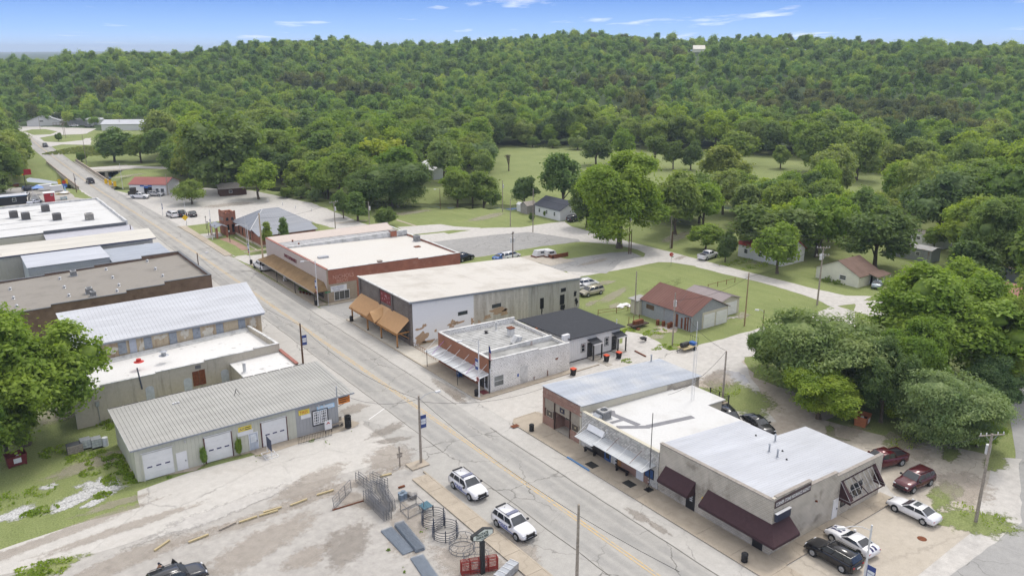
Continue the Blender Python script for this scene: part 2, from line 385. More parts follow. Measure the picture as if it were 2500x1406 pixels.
# ------------------------------------------------------------------ ground sheets
def rough_edge(pts,amp,step=1.3,seed=0):
 out=[];n=len(pts)
 for i in range(n):
  a,b=pts[i],pts[(i+1)%n];d=math.hypot(b[0]-a[0],b[1]-a[1]);k=max(1,int(d/step))
  if amp<=0:k=1
  nxv,nyv=-(b[1]-a[1])/max(d,1e-6),(b[0]-a[0])/max(d,1e-6)
  for j in range(k):
   t=j/k;x=a[0]+(b[0]-a[0])*t;y=a[1]+(b[1]-a[1])*t
   w=noise.fractal(Vector((x*0.35+seed,y*0.35,seed*1.7)),0.7,2.0,4)*amp
   out.append((x+nxv*w,y+nyv*w))
 return out
def sheet(name,pts,z,m,amp=0.0,px=True,step=1.3,z0=None):
 w=[G(*p)for p in pts]if px else pts
 w=rough_edge(w,amp,step,seed=len(name))
 mb=MB();mb.prism(w,z0 if z0 is not None else z-0.01,z,top_only=z0 is None)
 o=mb.build(name,m);o['kind']='structure';return o
def blob(cx,cy,rx,ry,rot=0,n=40,amp=0.35,seed=1):
 out=[]
 for i in range(n):
  a=2*PI*i/n;k=1+amp*noise.fractal(Vector((math.cos(a)*1.3+seed*3.1,math.sin(a)*1.3,seed)),0.6,2.2,4)
  x,y=rx*k*math.cos(a),ry*k*math.sin(a);out.append((cx+x*math.cos(rot)-y*math.sin(rot),cy+x*math.sin(rot)+y*math.cos(rot)))
 return out
def crackmat(name,c1,c2,stain,crack=0.35,crack_scale=0.22,tracks=None,fine=0.35,joints=None,rough=0.9,stains=(0.56,0.74),sscale=0.18):
 t=NT(name);p=t.pos();n1=t.noise(p,0.12,6,0.6,0.6);n2=t.noise(p,1.1,6,0.7);n3=t.noise(p,14,4,0.7)
 col=t.ramp(n1,[(0.3,c1),(0.7,c2)])
 col=t.mix(t.math('MULTIPLY',t.mask(t.noise(p,sscale,7,0.68,1.0),*stains),0.55),col,stain)
 col=t.mix(fine,col,t.ramp(n2,[(0.3,sc(c1,0.72)),(0.7,sc(c2,1.2))]));col=t.mix(0.22,col,t.ramp(n3,[(0.3,sc(c1,0.5)),(0.7,sc(c2,1.4))]))
 if tracks: # wheel-polished bands along the street
  sp=t.node('ShaderNodeSeparateXYZ');t.l.new(p,sp.inputs[0])
  wob=t.math('MULTIPLY',t.math('SUBTRACT',t.noise(t.pos(scale=(1,0.12,1)),0.5,4),0.5),1.1)
  x=t.math('ADD',sp.outputs[0],wob);acc=None
  for cx,wd,k in tracks:
   d=t.math('ABSOLUTE',t.math('SUBTRACT',x,cx));mm=t.node('ShaderNodeMapRange',interpolation_type='SMOOTHSTEP');t.l.new(d,mm.inputs[0]);mm.inputs[1].default_value=wd;mm.inputs[2].default_value=wd*0.25;mm.inputs[3].default_value=0;mm.inputs[4].default_value=k
   acc=mm.outputs[0]if acc is None else t.math('ADD',acc,mm.outputs[0])
  acc=t.math('MULTIPLY',acc,t.mask(t.noise(t.pos(scale=(1,0.3,1)),0.6,5,0.65),0.25,0.6));col=t.mix(acc,col,sc(stain,0.9))
 # cracks: edges of distorted cells, broken up by noise
 dn=t.node('ShaderNodeTexNoise');dn.inputs['Scale'].default_value=0.9;dn.inputs['Detail'].default_value=5;t.l.new(p,dn.inputs[0])
 va=t.node('ShaderNodeVectorMath',operation='MULTIPLY_ADD');t.l.new(dn.outputs['Color'],va.inputs[0]);va.inputs[1].default_value=(1.6,1.6,0);t.l.new(p,va.inputs[2])
 vo=t.node('ShaderNodeTexVoronoi',feature='DISTANCE_TO_EDGE');vo.inputs['Scale'].default_value=crack_scale;t.l.new(va.outputs[0],vo.inputs[0])
 cr=t.ramp(vo.outputs['Distance'],[(0.0,(1,1,1,1)),(0.014,(0,0,0,1))]);cr=t.math('MULTIPLY',cr,t.mask(t.noise(p,0.11,4),0.42,0.62))
 col=t.mix(t.math('MULTIPLY',cr,crack),col,(0.045,0.04,0.035,1))
 return t.out(col,rough,0,0.25,bump=n3,bs=0.35,bd=0.02)
STREET=crackmat('street_asphalt',(0.335,0.325,0.305,1),(0.405,0.392,0.368,1),(0.225,0.225,0.222,1),0.75,0.16,tracks=[(-12.7,1.0,0.55),(-11.3,0.7,0.35),(-8.4,1.0,0.5),(-6.9,0.8,0.4)])
PARKC=crackmat('parking_strip_concrete',(0.40,0.385,0.36,1),(0.47,0.455,0.43,1),(0.30,0.285,0.265,1),0.7,0.2)
SIDEC=crackmat('lane_concrete',(0.44,0.42,0.39,1),(0.52,0.50,0.47,1),(0.37,0.325,0.28,1),0.55,0.10)
LOT=crackmat('gravel_lot',(0.33,0.312,0.292,1),(0.43,0.41,0.382,1),(0.22,0.205,0.19,1),0.0,0.3,fine=0.6,stains=(0.5,0.72),sscale=0.14)
GRAV=crackmat('pale_gravel',(0.42,0.40,0.38,1),(0.52,0.50,0.47,1),(0.33,0.29,0.25,1),0.0,0.3,fine=0.55)
DIRT=crackmat('tan_dirt',(0.35,0.30,0.25,1),(0.44,0.39,0.335,1),(0.27,0.225,0.18,1),0.0,0.3,fine=0.6)
WALK=crackmat('sidewalk_concrete',(0.36,0.31,0.245,1),(0.43,0.375,0.305,1),(0.25,0.205,0.155,1),0.3,0.2,fine=0.4,stains=(0.5,0.7),sscale=0.4)
PADC=crackmat('parking_pad_concrete',(0.40,0.355,0.295,1),(0.48,0.435,0.37,1),(0.31,0.265,0.215,1),0.25,0.08,fine=0.3)
ASPH=crackmat('grey_asphalt',(0.29,0.287,0.28,1),(0.345,0.34,0.33,1),(0.17,0.17,0.17,1),0.6,0.2)
OLDASPH=crackmat('old_lot_asphalt',(0.25,0.245,0.24,1),(0.33,0.325,0.315,1),(0.15,0.147,0.143,1),0.9,0.25,fine=0.5)
BROKEN=crackmat('broken_slab_concrete',(0.37,0.33,0.275,1),(0.47,0.43,0.375,1),(0.23,0.19,0.145,1),0.5,0.3,fine=0.6,stains=(0.45,0.7),sscale=0.3)
# main street and what lies beside it
sheet('street',[(-17.6,-70),(-3.1,-70),(-3.1,43),(-2.6,45),(-2.6,84),(-3.9,93),(-4.7,130),(-5.5,180),(-8.2,250),(-8.2,330),(-7.6,408),(-7,455),(-4,500),(6,560),(-2,566),(-13.5,500),(-15.5,470),(-16.4,330),(-17.2,270),(-15.8,216),(-16.3,180),(-17.4,120),(-17.6,60)],0.03,STREET,0,px=False)
sheet('road_shoulder',[(-3.8,130),(-1.5,137),(3,209),(-5,235),(-8.3,250),(-6.0,180)],0.02,GRAV,0.3,px=False)
sheet('parking_strip',[(-17.6,47),(-13.75,40),(-13.75,98),(-13.9,175),(-18,200),(-21,205),(-21.5,47)],0.036,PARKC,0.05,px=False)
sheet('parking_strip',[(-5.9,-30),(-3.15,-30),(-3.15,36),(-3.5,92),(-5.6,92)],0.036,PARKC,0.06,px=False)
LANE=[z2(0,1400),z2(350,1340),z2(850,1190),z2(1500,955),z2(2040,790),z2(2500,662),z3(330,640),z3(560,590),z3(240,380),(905,1010),(876,1020),z2(2430,395),z2(1900,540),z2(1300,700),z2(930,830),z2(950,940),z2(500,1060),z2(0,1225),(-150,1400),(-150,1480)]
sheet('side_lane',LANE,0.022,SIDEC,0.18)
sheet('farm_yard',[(1345,1430),(1560,1640),(700,2100),(-400,1700),(-200,1440),z2(0,1400),z2(850,1185),z2(1500,950),z2(2500,655),z3(560,650)],0.012,LOT,0.3)
for k,(cx,cy,rx,ry,ro)in enumerate([(-31.5,33.6,12,0.9,0.03),(-48,33.5,8,1.3,0.1),(-26,30.5,1.2,3.5,0.5),(-34,24.5,2.4,1.3,0.3),(-22.3,13.5,2.6,5.5,0),(-52,41.5,9,0.8,0.15),(-46,44.3,3.5,0.6,0),(-19.2,36.5,3.2,2.2,0.6),(-38,18,3,1,0.5)]):
 soft_patch('dirt_patch',cx,cy,rx*1.5,ry*1.6,ro,0.027+0.001*k,DIRT,k+1)
MUD=crackmat('dried_mud',(0.25,0.22,0.185,1),(0.34,0.30,0.26,1),(0.18,0.155,0.13,1),0,0.3,fine=0.7)
for k,(px,py,rx,ry,ro)in enumerate([(945,1050,2.3,0.9,0.3),(960,1075,1.9,0.6,-0.3),(1095,950,0.8,4.0,0.0),(1110,965,0.6,2.0,0.0),(1400,1107,0.4,1.6,0),(1345,1065,0.25,1.6,0),(1560,1260,0.5,1.4,0),(1610,1290,0.35,1.2,0),(1120,975,0.5,1.4,0)]):
 x,y=G(px,py);soft_patch('mud_patch',x,y,rx*1.7,ry*1.6,ro,0.042+0.0005*k,MUD,k+11)
sheet('yard_edge',[z2(2400,640),z3(300,560),z3(480,470),z3(760,560),z3(760,760),z3(600,720),z3(250,720)],0.010,LOT)
sheet('block_base',[(-3.3,-12),(-3.3,45),(24,45),(24,34),(21.5,14),(21.5,-9)],0.008,GRAV,0,px=False)
sheet('block_base',[(-22,28),(-17,28),(-17,60),(-22,60)],0.008,LOT,0,px=False)
# cross streets and lots on the right
sheet('cross_street',[(-3.2,36.1),(1.5,36.1),(18.6,36.0),(20,34.8),(31,33),(31,43),(24,43.4),(19,43.4),(-3.2,43.2)],0.026,SIDEC,0.05,px=False)
sheet('gravel_road',[z6(850,835),z6(1060,800),z6(1250,752),z6(1480,688),z6(1700,618),z6(1900,575),z6(2030,520),z6(2020,505),(2120,770),(2250,790),(2230,730),(2085,735),(2090,800),(1960,860),(1840,870),z6(1300,880),z6(1000,975),z6(600,990),z6(560,905)],0.020,GRAV,0.25)
sheet('gravel_yard',[z6(250,905),z6(600,770),z6(640,690),z6(720,705),z6(860,760),z6(900,790),z6(850,835),z6(560,960),z6(300,1010),z6(200,990)],0.030,GRAV,0.4)
sheet('back_lot',[z6(1000,965),z6(1420,850),z6(1500,1000),z6(1760,1100),z6(2100,1250),z6(1840,1340),z6(1800,1406),z6(1500,1406),z6(1400,1300),z6(1430,1140),z6(1300,1080),z6(1080,1060)],0.014,DIRT,0.5)
sheet('back_lot_gravel',[z6(1000,965),z6(1420,850),z6(1480,980),z6(1560,1130),z6(1650,1300),z6(1400,1310),z6(1440,1120),z6(1300,1020),z6(1080,1020)],0.018,GRAV,0.6)
sheet('old_slab',[z4(970,385),z4(1090,330),z4(1400,420),z4(1650,470),z4(1850,480),z4(2050,540),z4(2250,580),z4(2450,690),z4(2330,770),z4(2400,820),z4(2300,900),z4(2110,1090),z4(1900,960),z4(1640,880),z4(1560,780),z4(1300,640),z4(1250,540)],0.024,BROKEN,0.35)
sheet('parking_pad',[(-3.1,-4.0),(-3.1,-30),(6.5,-30),(6.9,-9.5),(19.2,-9.0),(20.5,-4.2),(18.4,-2.2),(18.4,-1.9),(-0.2,-1.9)],0.032,PADC,0.04,px=False)
sheet('road_apron',[(6.9,-9.4),(19.2,-8.9),(36,-3.6),(38,-5.3),(24.5,-11),(6.4,-11.2)],0.028,GRAV,0.25,px=False)
sheet('cross_road',[(-3,-11.0),(24,-10.6),(38.6,-4.6),(60,6),(75,14),(85,-4),(40,-24),(-3,-26)],0.020,ASPH,0.05,px=False)
sheet('alley',[(-3.6,83.9),(0,83.9),(32,84.3),(47,86),(53,79.5),(56,81),(62.4,85),(68.9,85.4),(70,90),(66,92),(52,93.6),(27.5,93.2),(0,93.2),(-3.6,93.4)],0.024,ASPH,0.15,px=False)
sheet('back_road',[zd(1180,1052),zd(1420,1010),zd(1720,968),zd(1790,960),zd(1800,935),zd(1740,905),zd(1560,865),zd(1300,845),zd(1000,880),zd(540,960),zd(390,965),zd(380,1000),zd(150,1000),zd(150,810),zd(560,740),zd(850,735),zd(1050,705),zd(1180,690),zd(1240,730),zd(1500,800),zd(2000,925),zd(2500,1055),ze(940,900),ze(1140,942),ze(1340,948),ze(1240,1000),ze(1030,1030),ze(900,965),ze(600,870),ze(0,725),zd(2180,1030),zd(2000,1002),zd(1900,1000),zd(1700,1040),zd(1340,1105),zd(1250,1125)],0.018,GRAV,0.2)
sheet('old_lot',[zd(150,850),zd(620,795),zd(900,770),zd(1100,800),zd(1290,828),zd(1300,846),zd(1000,880),zd(540,958),zd(390,955),zd(240,900)],0.026,OLDASPH,0.35)
sheet('old_lot_apron',[zf(1320,910),zf(1600,890),zf(1700,884),zf(1820,905),zf(2050,915),zf(2020,935),zf(1800,935),zf(1500,970),zf(1420,975)],0.022,GRAV,0.2)
sheet('scrap_slab',[zd(850,960),zd(1000,935),zd(1265,990),zd(1080,1030),zd(900,985)],0.05,BROKEN,0.1)
sheet('library_lot',[(-5.3,180.2),(12,178.5),(23,172),(27.5,140),(32,140),(34.5,152),(35,190),(28,222),(12,243),(2,245),(-5,236),(-3,209)],0.016,GRAV,0.4,px=False)
sheet('library_street',[(-3.8,126.4),(30,127.6),(46,124),(46,132),(30,135),(-4.8,137.6)],0.024,GRAV,0.1,px=False)
sheet('footpath',[zf(780,880),zf(1060,855),zf(1060,847),zf(780,874)],0.03,WALK,0)
sheet('footpath',[zf(1310,850),zf(1470,900),zf(1500,900),zf(1320,843)],0.03,WALK,0)
# far end of the street
sheet('gravel_forecourt',[fg(240,250),fg(700,285),fg(1340,310),fg(1200,380),fg(1110,390),fg(760,400),fg(540,440),fg(600,490),fg(860,500),fg(1160,470),fg(1180,445),fg(1260,440),fg(1260,535),fg(860,530),fg(700,560),fg(270,345),fg(230,280)],0.05,GRAV,0.4,step=4)
sheet('grass_island',[fg(320,350),fg(440,322),fg(640,318),fg(790,350),fg(700,390),fg(470,400)],0.08,GRASS,0.6,step=4)
sheet('gravel_path',[fg(250,585),fg(440,556),fg(460,566),fg(250,595)],0.04,GRAV,0.1)
sheet('gravel_path',[fg(290,640),fg(400,690),fg(415,715),fg(350,742),fg(345,732),fg(395,710),fg(380,695),fg(280,650)],0.04,GRAV,0.1)
sheet('boat_ramp',[fy(500,300),fy(560,270),fy(740,290),fy(1080,345),fy(1120,390),fy(800,370),fy(520,350)],0.06,plain('ramp_concrete',(0.33,0.36,0.40,1),0.6,0.1),0.2)
sheet('market_yard',[fy(-100,800),fy(-100,500),fy(300,450),fy(700,480),fy(1300,500),fy(1420,640),fy(1900,700),fy(1860,900)],0.012,LOT,0.4)
sheet('gravel_verge',[fy(1480,440),fy(1420,400),fy(1540,520),fy(1850,720),fy(1960,760),fy(2000,740)],0.022,GRAV,0.3)
WATER=NT('creek_water');WATER.b.inputs['Base Color'].default_value=(0.018,0.024,0.012,1);WATER.b.inputs['Roughness'].default_value=0.08
wb=MB();pl=CREEK
for(x0,y0),(x1,y1)in zip(pl,pl[1:]):
 d=math.hypot(x1-x0,y1-y0);nxv,nyv=-(y1-y0)/d*10,(x1-x0)/d*10;wb.add([(x0-nxv,y0-nyv,0),(x1-nxv,y1-nyv,0),(x1+nxv,y1+nyv,0),(x0+nxv,y0+nyv,0)],[(0,1,2,3)])
wb=MB().prism([(-90,320),(-25,262),(-10,240),(20,222),(38,215),(52,170),(70,155),(95,140),(190,60),(215,90),(110,165),(75,190),(58,215),(52,245),(25,262),(5,285),(5,322),(-12,322),(-20,300),(-60,345)],-2.7,-2.6,top_only=True)
struct('creek_water',wb,WATER.m)
# puddle and stains behind the row
WETM=NT('puddle_water');WETM.b.inputs['Base Color'].default_value=(0.30,0.29,0.28,1);WETM.b.inputs['Roughness'].default_value=0.05
x,y=G(*z6(1390,1005));sheet('puddle',blob(x,y,2.3,1.3,0.9,40,0.5,5),0.034,WETM.m,0,px=False)
x,y=G(*z6(1250,990));soft_patch('mud_patch',x,y,4.5,1.4,0.3,0.033,MUD,6)
# grass and weed patches on the lots
for k,(p,rx,ry,ro,zt)in enumerate([(z4(560,200),6.0,3.6,1.1,.03),(z4(1190,430),2.2,0.5,0.6,.03),(z4(1680,490),3.0,1.6,0,.03),(z4(1950,860),3.4,1.1,0.3,.036),(z4(2160,1040),2.6,4.0,0.7,.03),(z4(2300,640),2.5,1.0,0.2,.03),(z4(2000,580),2.4,0.9,0.3,.03),(z4(2060,840),1.6,.4,0.3,.036),(z4(1240,470),1.6,.25,-1.2,.03),
  (z6(600,1050),3,2,0,.012)][:9]):
 x,y=G(*p);soft_patch('grass_patch',x,y,rx*1.35,ry*1.5,ro,zt+0.006+0.001*k,GRASS,k+21)
for k,(p,rx,ry,ro)in enumerate([(z2(690,800),1.6,2.0,0.5),(z2(520,880),2.4,1.0,0.4),(z2(330,800),0.8,0.5,0),(z2(110,985),1.6,1.0,0.3),(z2(450,930),1.8,0.6,0.2),(z2(640,905),1.4,0.5,0.3)]):
 x,y=G(*p);soft_patch('white_gravel_patch',x,y,rx*1.6,ry*1.6,ro,0.016+0.001*k,plain('white_gravel',(0.46,0.46,0.455,1),0.95,0.5,5,obj=False),k+41)
for k,(p,rx,ry,ro)in enumerate([(z2(250,1385),3.4,1.2,0.1),(z6(390,500),1.8,0.5,0.3)][:1]):
 x,y=G(*p);soft_patch('grass_patch',x,y,rx*1.5,ry*1.4,ro,0.04,GRASS,k+61)
for p,rx,ry in((z6(1420,585),1.9,1.0),(z6(400,500),2.0,.6),(z6(850,725),1.6,0.9),(z6(880,670),2.4,1.0),(z6(560,520),1.6,.8),(fy(2450,230),6,2),(zd(540,1350),1,1)):
 x,y=G(*p);soft_patch('bare_patch',x,y,rx*1.6,ry*1.6,0.4,0.034,PADC if rx<2 else DIRT,int(rx*10))
# painted centre line: two worn yellow lines
t=NT('road_yellow');p=t.pos();wv=t.mask(t.noise(p,2.2,6,0.7),0.40,0.62);YELLOW=t.out(t.mix(wv,(0.40,0.375,0.33,1),(0.62,0.41,0.13,1)),0.8)
for dx in(-0.17,0.17):
 cl=[(-10.25+dx,-60),(-10.2+dx,60),(-10.2+dx,130),(-10.6+dx,180),(-12.6+dx,260),(-12.2+dx,400),(-11+dx,460)]
 mb=MB()
 for a,b in zip(cl,cl[1:]):mb.add([(a[0]-0.075,a[1],0.045),(a[0]+0.075,a[1],0.045),(b[0]+0.075,b[1],0.045),(b[0]-0.075,b[1],0.045)],[(0,1,2,3)])
 struct('centre_line',mb,YELLOW)
for a,b,w in((z3(280,345),z3(385,270),.05),(z4(880,1195),z4(1565,895),.04)):
 p0,p1=G(*a),G(*b);d=Vector((p1[0]-p0[0],p1[1]-p0[1])).normalized();nn=Vector((-d.y,d.x))*w
 mb=MB().add([(p0[0]-nn.x,p0[1]-nn.y,.047),(p1[0]-nn.x,p1[1]-nn.y,.047),(p1[0]+nn.x,p1[1]+nn.y,.047),(p0[0]+nn.x,p0[1]+nn.y,.047)],[(0,1,2,3)])
 struct('parking_line',mb,WHITE if a[0]<1200 else MUD)
# long seams in the paving
for x,y0,y1 in((-13.75,34,200),(-5.95,-20,36),(-5.7,44,120),(-13.6,6,30)):
 y=y0;mb=MB();px_=x
 while y<y1:
  nx_=x+0.12*noise.noise(Vector((0,y*0.3,x)));mb.add([(px_-0.04,y,0.0465),(px_+0.04,y,0.0465),(nx_+0.04,y+1,0.0465),(nx_-0.04,y+1,0.0465)],[(0,1,2,3)]);px_=nx_;y+=1
 struct('paving_seam',mb,plain('tar_seam',(0.12,0.11,0.10,1),0.9,0.3))
# sidewalks: cast slabs with recessed joints
def sidewalk(x0,x1,y0,y1,step,z=0.14,m=WALK,along='Y'):
 root=MB();root.box(x0+0.02,x1-0.02,y0+0.02,y1-0.02,0.0,z-0.03);o=struct('sidewalk',root,m)
 n=max(1,round(((y1-y0)if along=='Y' else(x1-x0))/step));g=0.018
 for i in range(n):
  if along=='Y':a,b=y0+(y1-y0)*i/n,y0+(y1-y0)*(i+1)/n;q=(x0,x1,a+g,b-g)
  else:a,b=x0+(x1-x0)*i/n,x0+(x1-x0)*(i+1)/n;q=(a+g,b-g,y0,y1)
  dz=R.uniform(-0.008,0.008)
  MB().box(*q,z-0.028,z+dz).build('paving_slab',m,o)
 return o
def kerb(pts,w=0.16,z=0.15,m=None):
 mb=MB()
 for(x0,y0),(x1,y1)in zip(pts,pts[1:]):
  d=math.hypot(x1-x0,y1-y0);nxv,nyv=-(y1-y0)/d*w/2,(x1-x0)/d*w/2
  mb.hexa([(x0-nxv,y0-nyv,0),(x1-nxv,y1-nyv,0),(x1+nxv,y1+nyv,0),(x0+nxv,y0+nyv,0)],[(x0-nxv,y0-nyv,z),(x1-nxv,y1-nyv,z),(x1+nxv,y1+nyv,z),(x0+nxv,y0+nyv,z)])
 return struct('kerb',mb,m or WALK)
sidewalk(-2.95,0,-2.0,14,3.6);sidewalk(-2.95,0,14,33.3,3.2);kerb([(-3.03,-30),(-3.03,35.2)]);kerb([(-3.05,35.2),(-2.2,36.1),(1.2,36.1)])
sheet('sidewalk_corner',[(-2.95,33.3),(0,33.3),(1.8,34.0),(1.4,36.0),(-2.2,36.0),(-2.95,35.2)],0.135,WALK,0,px=False,z0=0.0)
sidewalk(-2.9,-0.05,-16,-2.0,3.4);sidewalk(0,18.4,-1.85,0,3.6,along='X');
sidewalk(-2.6,0,44.3,58,3.3);sidewalk(-2.7,0,58,83.7,3.1,m=crackmat('pale_sidewalk',(0.46,0.43,0.375,1),(0.52,0.49,0.43,1),(0.36,0.33,0.28,1),0.2,0.2))
kerb([(-2.68,44.4),(-2.75,83.7),(-0.2,83.8)]);kerb([(-2.68,44.4),(-2.3,43.3),(18.4,43.3)]);sidewalk(0,14.5,43.38,44.3,3.2,along='X')
sheet('sidewalk_corner',[(-2.6,44.3),(0,44.3),(0,43.38),(-2.2,43.38)],0.135,WALK,0,px=False,z0=0.0)
sidewalk(-3.9,-1.9,93.6,129.6,3.2,m=WALK);kerb([(-3.98,93.4),(-4.7,129.8)]);sidewalk(-1.9,4.0,92.9,93.9,3,along='X')
sidewalk(-6.0,-4.3,140,178,3.0,m=WALK);kerb([(-4.9,138.5),(-6.3,178.5)])
kerb([(-17.75,-20),(-17.75,31.5)]);sidewalk(-19.6,-17.84,-20,30.8,3.4)
x,y=G(*z3(610,655));sidewalk(x-1.1,x+1.1,y-.8,y+.8,1.6,z=0.16)
t=NT('kerb_blue');BLUEP=t.out((0.10,0.22,0.42,1),0.7);kerb([(-3.05,21.0),(-3.05,24.8)],0.17,0.156,BLUEP)
for p in(z3(1270,395),):
 x,y=G(*p);sheet('storm_drain_grate',[(x-.5,y-.35),(x+.5,y-.35),(x+.5,y+.35),(x-.5,y+.35)],0.165,RUST,0,px=False)
x,y=G(*z4(1808,1153));tag(MB().cyl(x,y,0.033,0.045,0.42,n=20).build('manhole_cover',RUST),'round rusty manhole cover set in the concrete parking pad','manhole cover')
for k,(p,rx,ry,ro,m)in enumerate([((1500,720),6,1.2,.4,DIRT),((1620,700),7,1.5,.2,GRASS),((1190,530),9,2.0,.3,DIRT),((1450,640),5,1,.1,DIRT),((1480,690),2.5,1.2,0,DIRT),((1700,790),9,1.0,-.2,GRAV),((1900,640),7,1.0,-.5,DIRT),((1660,1090-460),3,.8,.3,DIRT),((640,1330),7,2.2,.3,DIRT),((560,1240),9,1.2,.1,GRAV),((850,1330),4,2,.8,MUD),((760,1180),5,2,.4,DIRT),((1000,1290),5,2,1,DIRT),((1240,1330),2,4,.1,DIRT),((2350,1190),4,3,.4,DIRT),((2220,1090),4,2,.9,DIRT),((2060,1060),4,1.5,0,DIRT),((1750,930),4,2,.4,DIRT),((300,1290),8,.8,.05,DIRT),((860,1000),2.4,1.2,.3,DIRT),((150,1010),5,2.5,.2,DIRT),((230,1130),5,1.6,.2,DIRT),((700,640),3,1,0,MUD),((1000,520),8,2,0,DIRT),((560,500),8,3,0,DIRT),((1650,580),8,2,.3,DIRT)]):
 x,y=G(*p);soft_patch('worn_patch',x,y,rx*1.3,ry*1.4,ro,0.048+0.0003*k,m,k+91)
# ------------------------------------------------------------------ trees
def leafmat(name='leaves',fixed=None):
 t=NT(name);oi=t.node('ShaderNodeObjectInfo');p=t.pos(obj=True);n1=t.noise(p,0.35,3,0.6);n2=t.noise(p,2.6,3,0.7)
 rnd=t.ramp(oi.outputs['Random'],[(0.0,(0.72,0.80,0.80,1)),(0.35,(1.0,0.98,0.9,1)),(0.7,(1.22,1.12,0.85,1)),(1.0,(0.85,0.92,1.15,1))])
 col=t.mix(1.0,fixed if fixed else oi.outputs['Color'],rnd,'MULTIPLY')
 col=t.mix(1.0,col,t.ramp(n1,[(0.3,(0.72,0.8,0.75,1)),(0.7,(1.3,1.2,1.1,1))]),'MULTIPLY')
 col=t.mix(1.0,col,t.ramp(n2,[(0.3,(0.72,0.75,0.7,1)),(0.7,(1.3,1.25,1.2,1))]),'MULTIPLY')
 d=t.node('ShaderNodeBsdfDiffuse');tr=t.node('ShaderNodeBsdfTranslucent');mx=t.node('ShaderNodeMixShader');mx.inputs[0].default_value=0.45
 t.l.new(col,d.inputs[0]);t.l.new(t.mix(1.0,col,(1.3,1.35,0.6,1),'MULTIPLY'),tr.inputs[0]);t.l.new(d.outputs[0],mx.inputs[1]);t.l.new(tr.outputs[0],mx.inputs[2])
 gl=t.node('ShaderNodeBsdfGlossy');gl.inputs['Roughness'].default_value=0.5;gl.inputs[0].default_value=(0.5,0.55,0.5,1);m2=t.node('ShaderNodeMixShader');m2.inputs[0].default_value=0.03
 t.l.new(mx.outputs[0],m2.inputs[1]);t.l.new(gl.outputs[0],m2.inputs[2]);t.l.new(m2.outputs[0],t.n['Material Output'].inputs[0]);return t.m
LEAF=leafmat()
BARK=plain('bark',(0.12,0.095,0.07,1),0.95,0.35,5)
def crown_mesh(name,nl,nclump,per,leaf,seed,H=10.0,Rr=4.5,zlo=2.2,droop=0.0,clump_r=0.5,core=True,cone=0.0,lobe=(0.30,0.46)):
 g=np.random.default_rng(seed);cz=(H+zlo)/2;rz=(H-zlo)/2
 lc=[];lr=[]
 for i in range(nl):
  for _ in range(20):
   d=g.normal(size=3);d/=np.linalg.norm(d)
   if d[2]>-0.75:break
  rad=g.uniform(*lobe)*Rr;k=g.uniform(0.55,0.98)if i>nl*0.25 else g.uniform(0.1,0.5)
  wz=1-cone*max(0,d[2])
  c=np.array([d[0]*(Rr-rad*.75)*k*wz,d[1]*(Rr-rad*.75)*k*wz,cz+d[2]*(rz-rad*0.75)*k])
  lc.append(c);lr.append(rad)
 lc=np.array(lc);lr=np.array(lr);w=lr**2;w/=w.sum()
 li=g.choice(nl,nclump*2,p=w);d=g.normal(size=(nclump*2,3));d[:,2]=d[:,2]*0.9+0.25;d/=np.linalg.norm(d,axis=1)[:,None]
 cp=lc[li]+d*(lr[li]*(g.uniform(0.78,1.02,nclump*2)+g.exponential(.09,nclump*2)))[:,None];f3=5.2/Rr;hole=np.sin(cp[:,0]*f3+seed)*np.sin(cp[:,1]*f3*1.1+2*seed)+np.sin(cp[:,2]*f3*1.2+cp[:,0]*f3*.6)
 dist=np.linalg.norm(cp[:,None,:]-lc[None],axis=2)/lr[None];dist[np.arange(len(li)),li]=9
 keep=(dist.min(axis=1)>0.80)&(hole>-.85);cp=cp[keep][:nclump];d=d[keep][:nclump];n=len(cp)
 idx=np.repeat(np.arange(n),per);off=g.normal(size=(n*per,3))*clump_r*np.array([1,1,0.6])
 P=cp[idx]+off;nd=d[idx]
 if droop:P[:,2]-=np.abs(g.normal(size=len(P)))*droop
 nor=nd*0.75+g.normal(size=P.shape)*0.55+np.array([0,0,0.6]);nor/=np.linalg.norm(nor,axis=1)[:,None]
 ref=g.normal(size=P.shape);
 if droop:ref=ref*0.4+np.array([0,0,-1.0])
 u=np.cross(nor,ref);u/=np.linalg.norm(u,axis=1)[:,None]+1e-9;v=np.cross(nor,u)
 s=leaf*g.uniform(0.55,1.25,len(P))[:,None];asp=0.55 if not droop else 0.38
 V=np.stack([P-v*s,P+u*s*asp,P+v*s,P-u*s*asp],axis=1).reshape(-1,3)
 F=np.arange(len(V)).reshape(-1,4)
 verts=V;faces=F.tolist()
 if core:
  bm=bmesh.new();bmesh.ops.create_icosphere(bm,subdivisions=2,radius=1.0);cv=np.array([x.co[:]for x in bm.verts]);cf=[[x.index for x in f.verts]for f in bm.faces];bm.free();ck=.56 if leaf<.2 else .70
  allv=[verts];b=len(verts)
  for c,r_ in zip(lc,lr):
   j=cv*(r_*ck)*(1+0.18*g.normal(size=(len(cv),1)))+c;allv.append(j);faces+=[[b+i for i in f]for f in cf];b+=len(cv)
  verts=np.concatenate(allv)
 me=bpy.data.meshes.new(name);me.vertices.add(len(verts));me.vertices.foreach_set('co',verts.astype(np.float32).ravel())
 ls=np.array([len(f)for f in faces]);fl=np.concatenate([np.array(f)for f in faces])if core else F.ravel()
 me.loops.add(len(fl));me.loops.foreach_set('vertex_index',fl.astype(np.int32));me.polygons.add(len(ls));me.polygons.foreach_set('loop_start',np.concatenate([[0],np.cumsum(ls)[:-1]]).astype(np.int32));me.polygons.foreach_set('loop_total',ls.astype(np.int32))
 me.update(calc_edges=True);me.materials.append(LEAF)
 return me,lc,lr
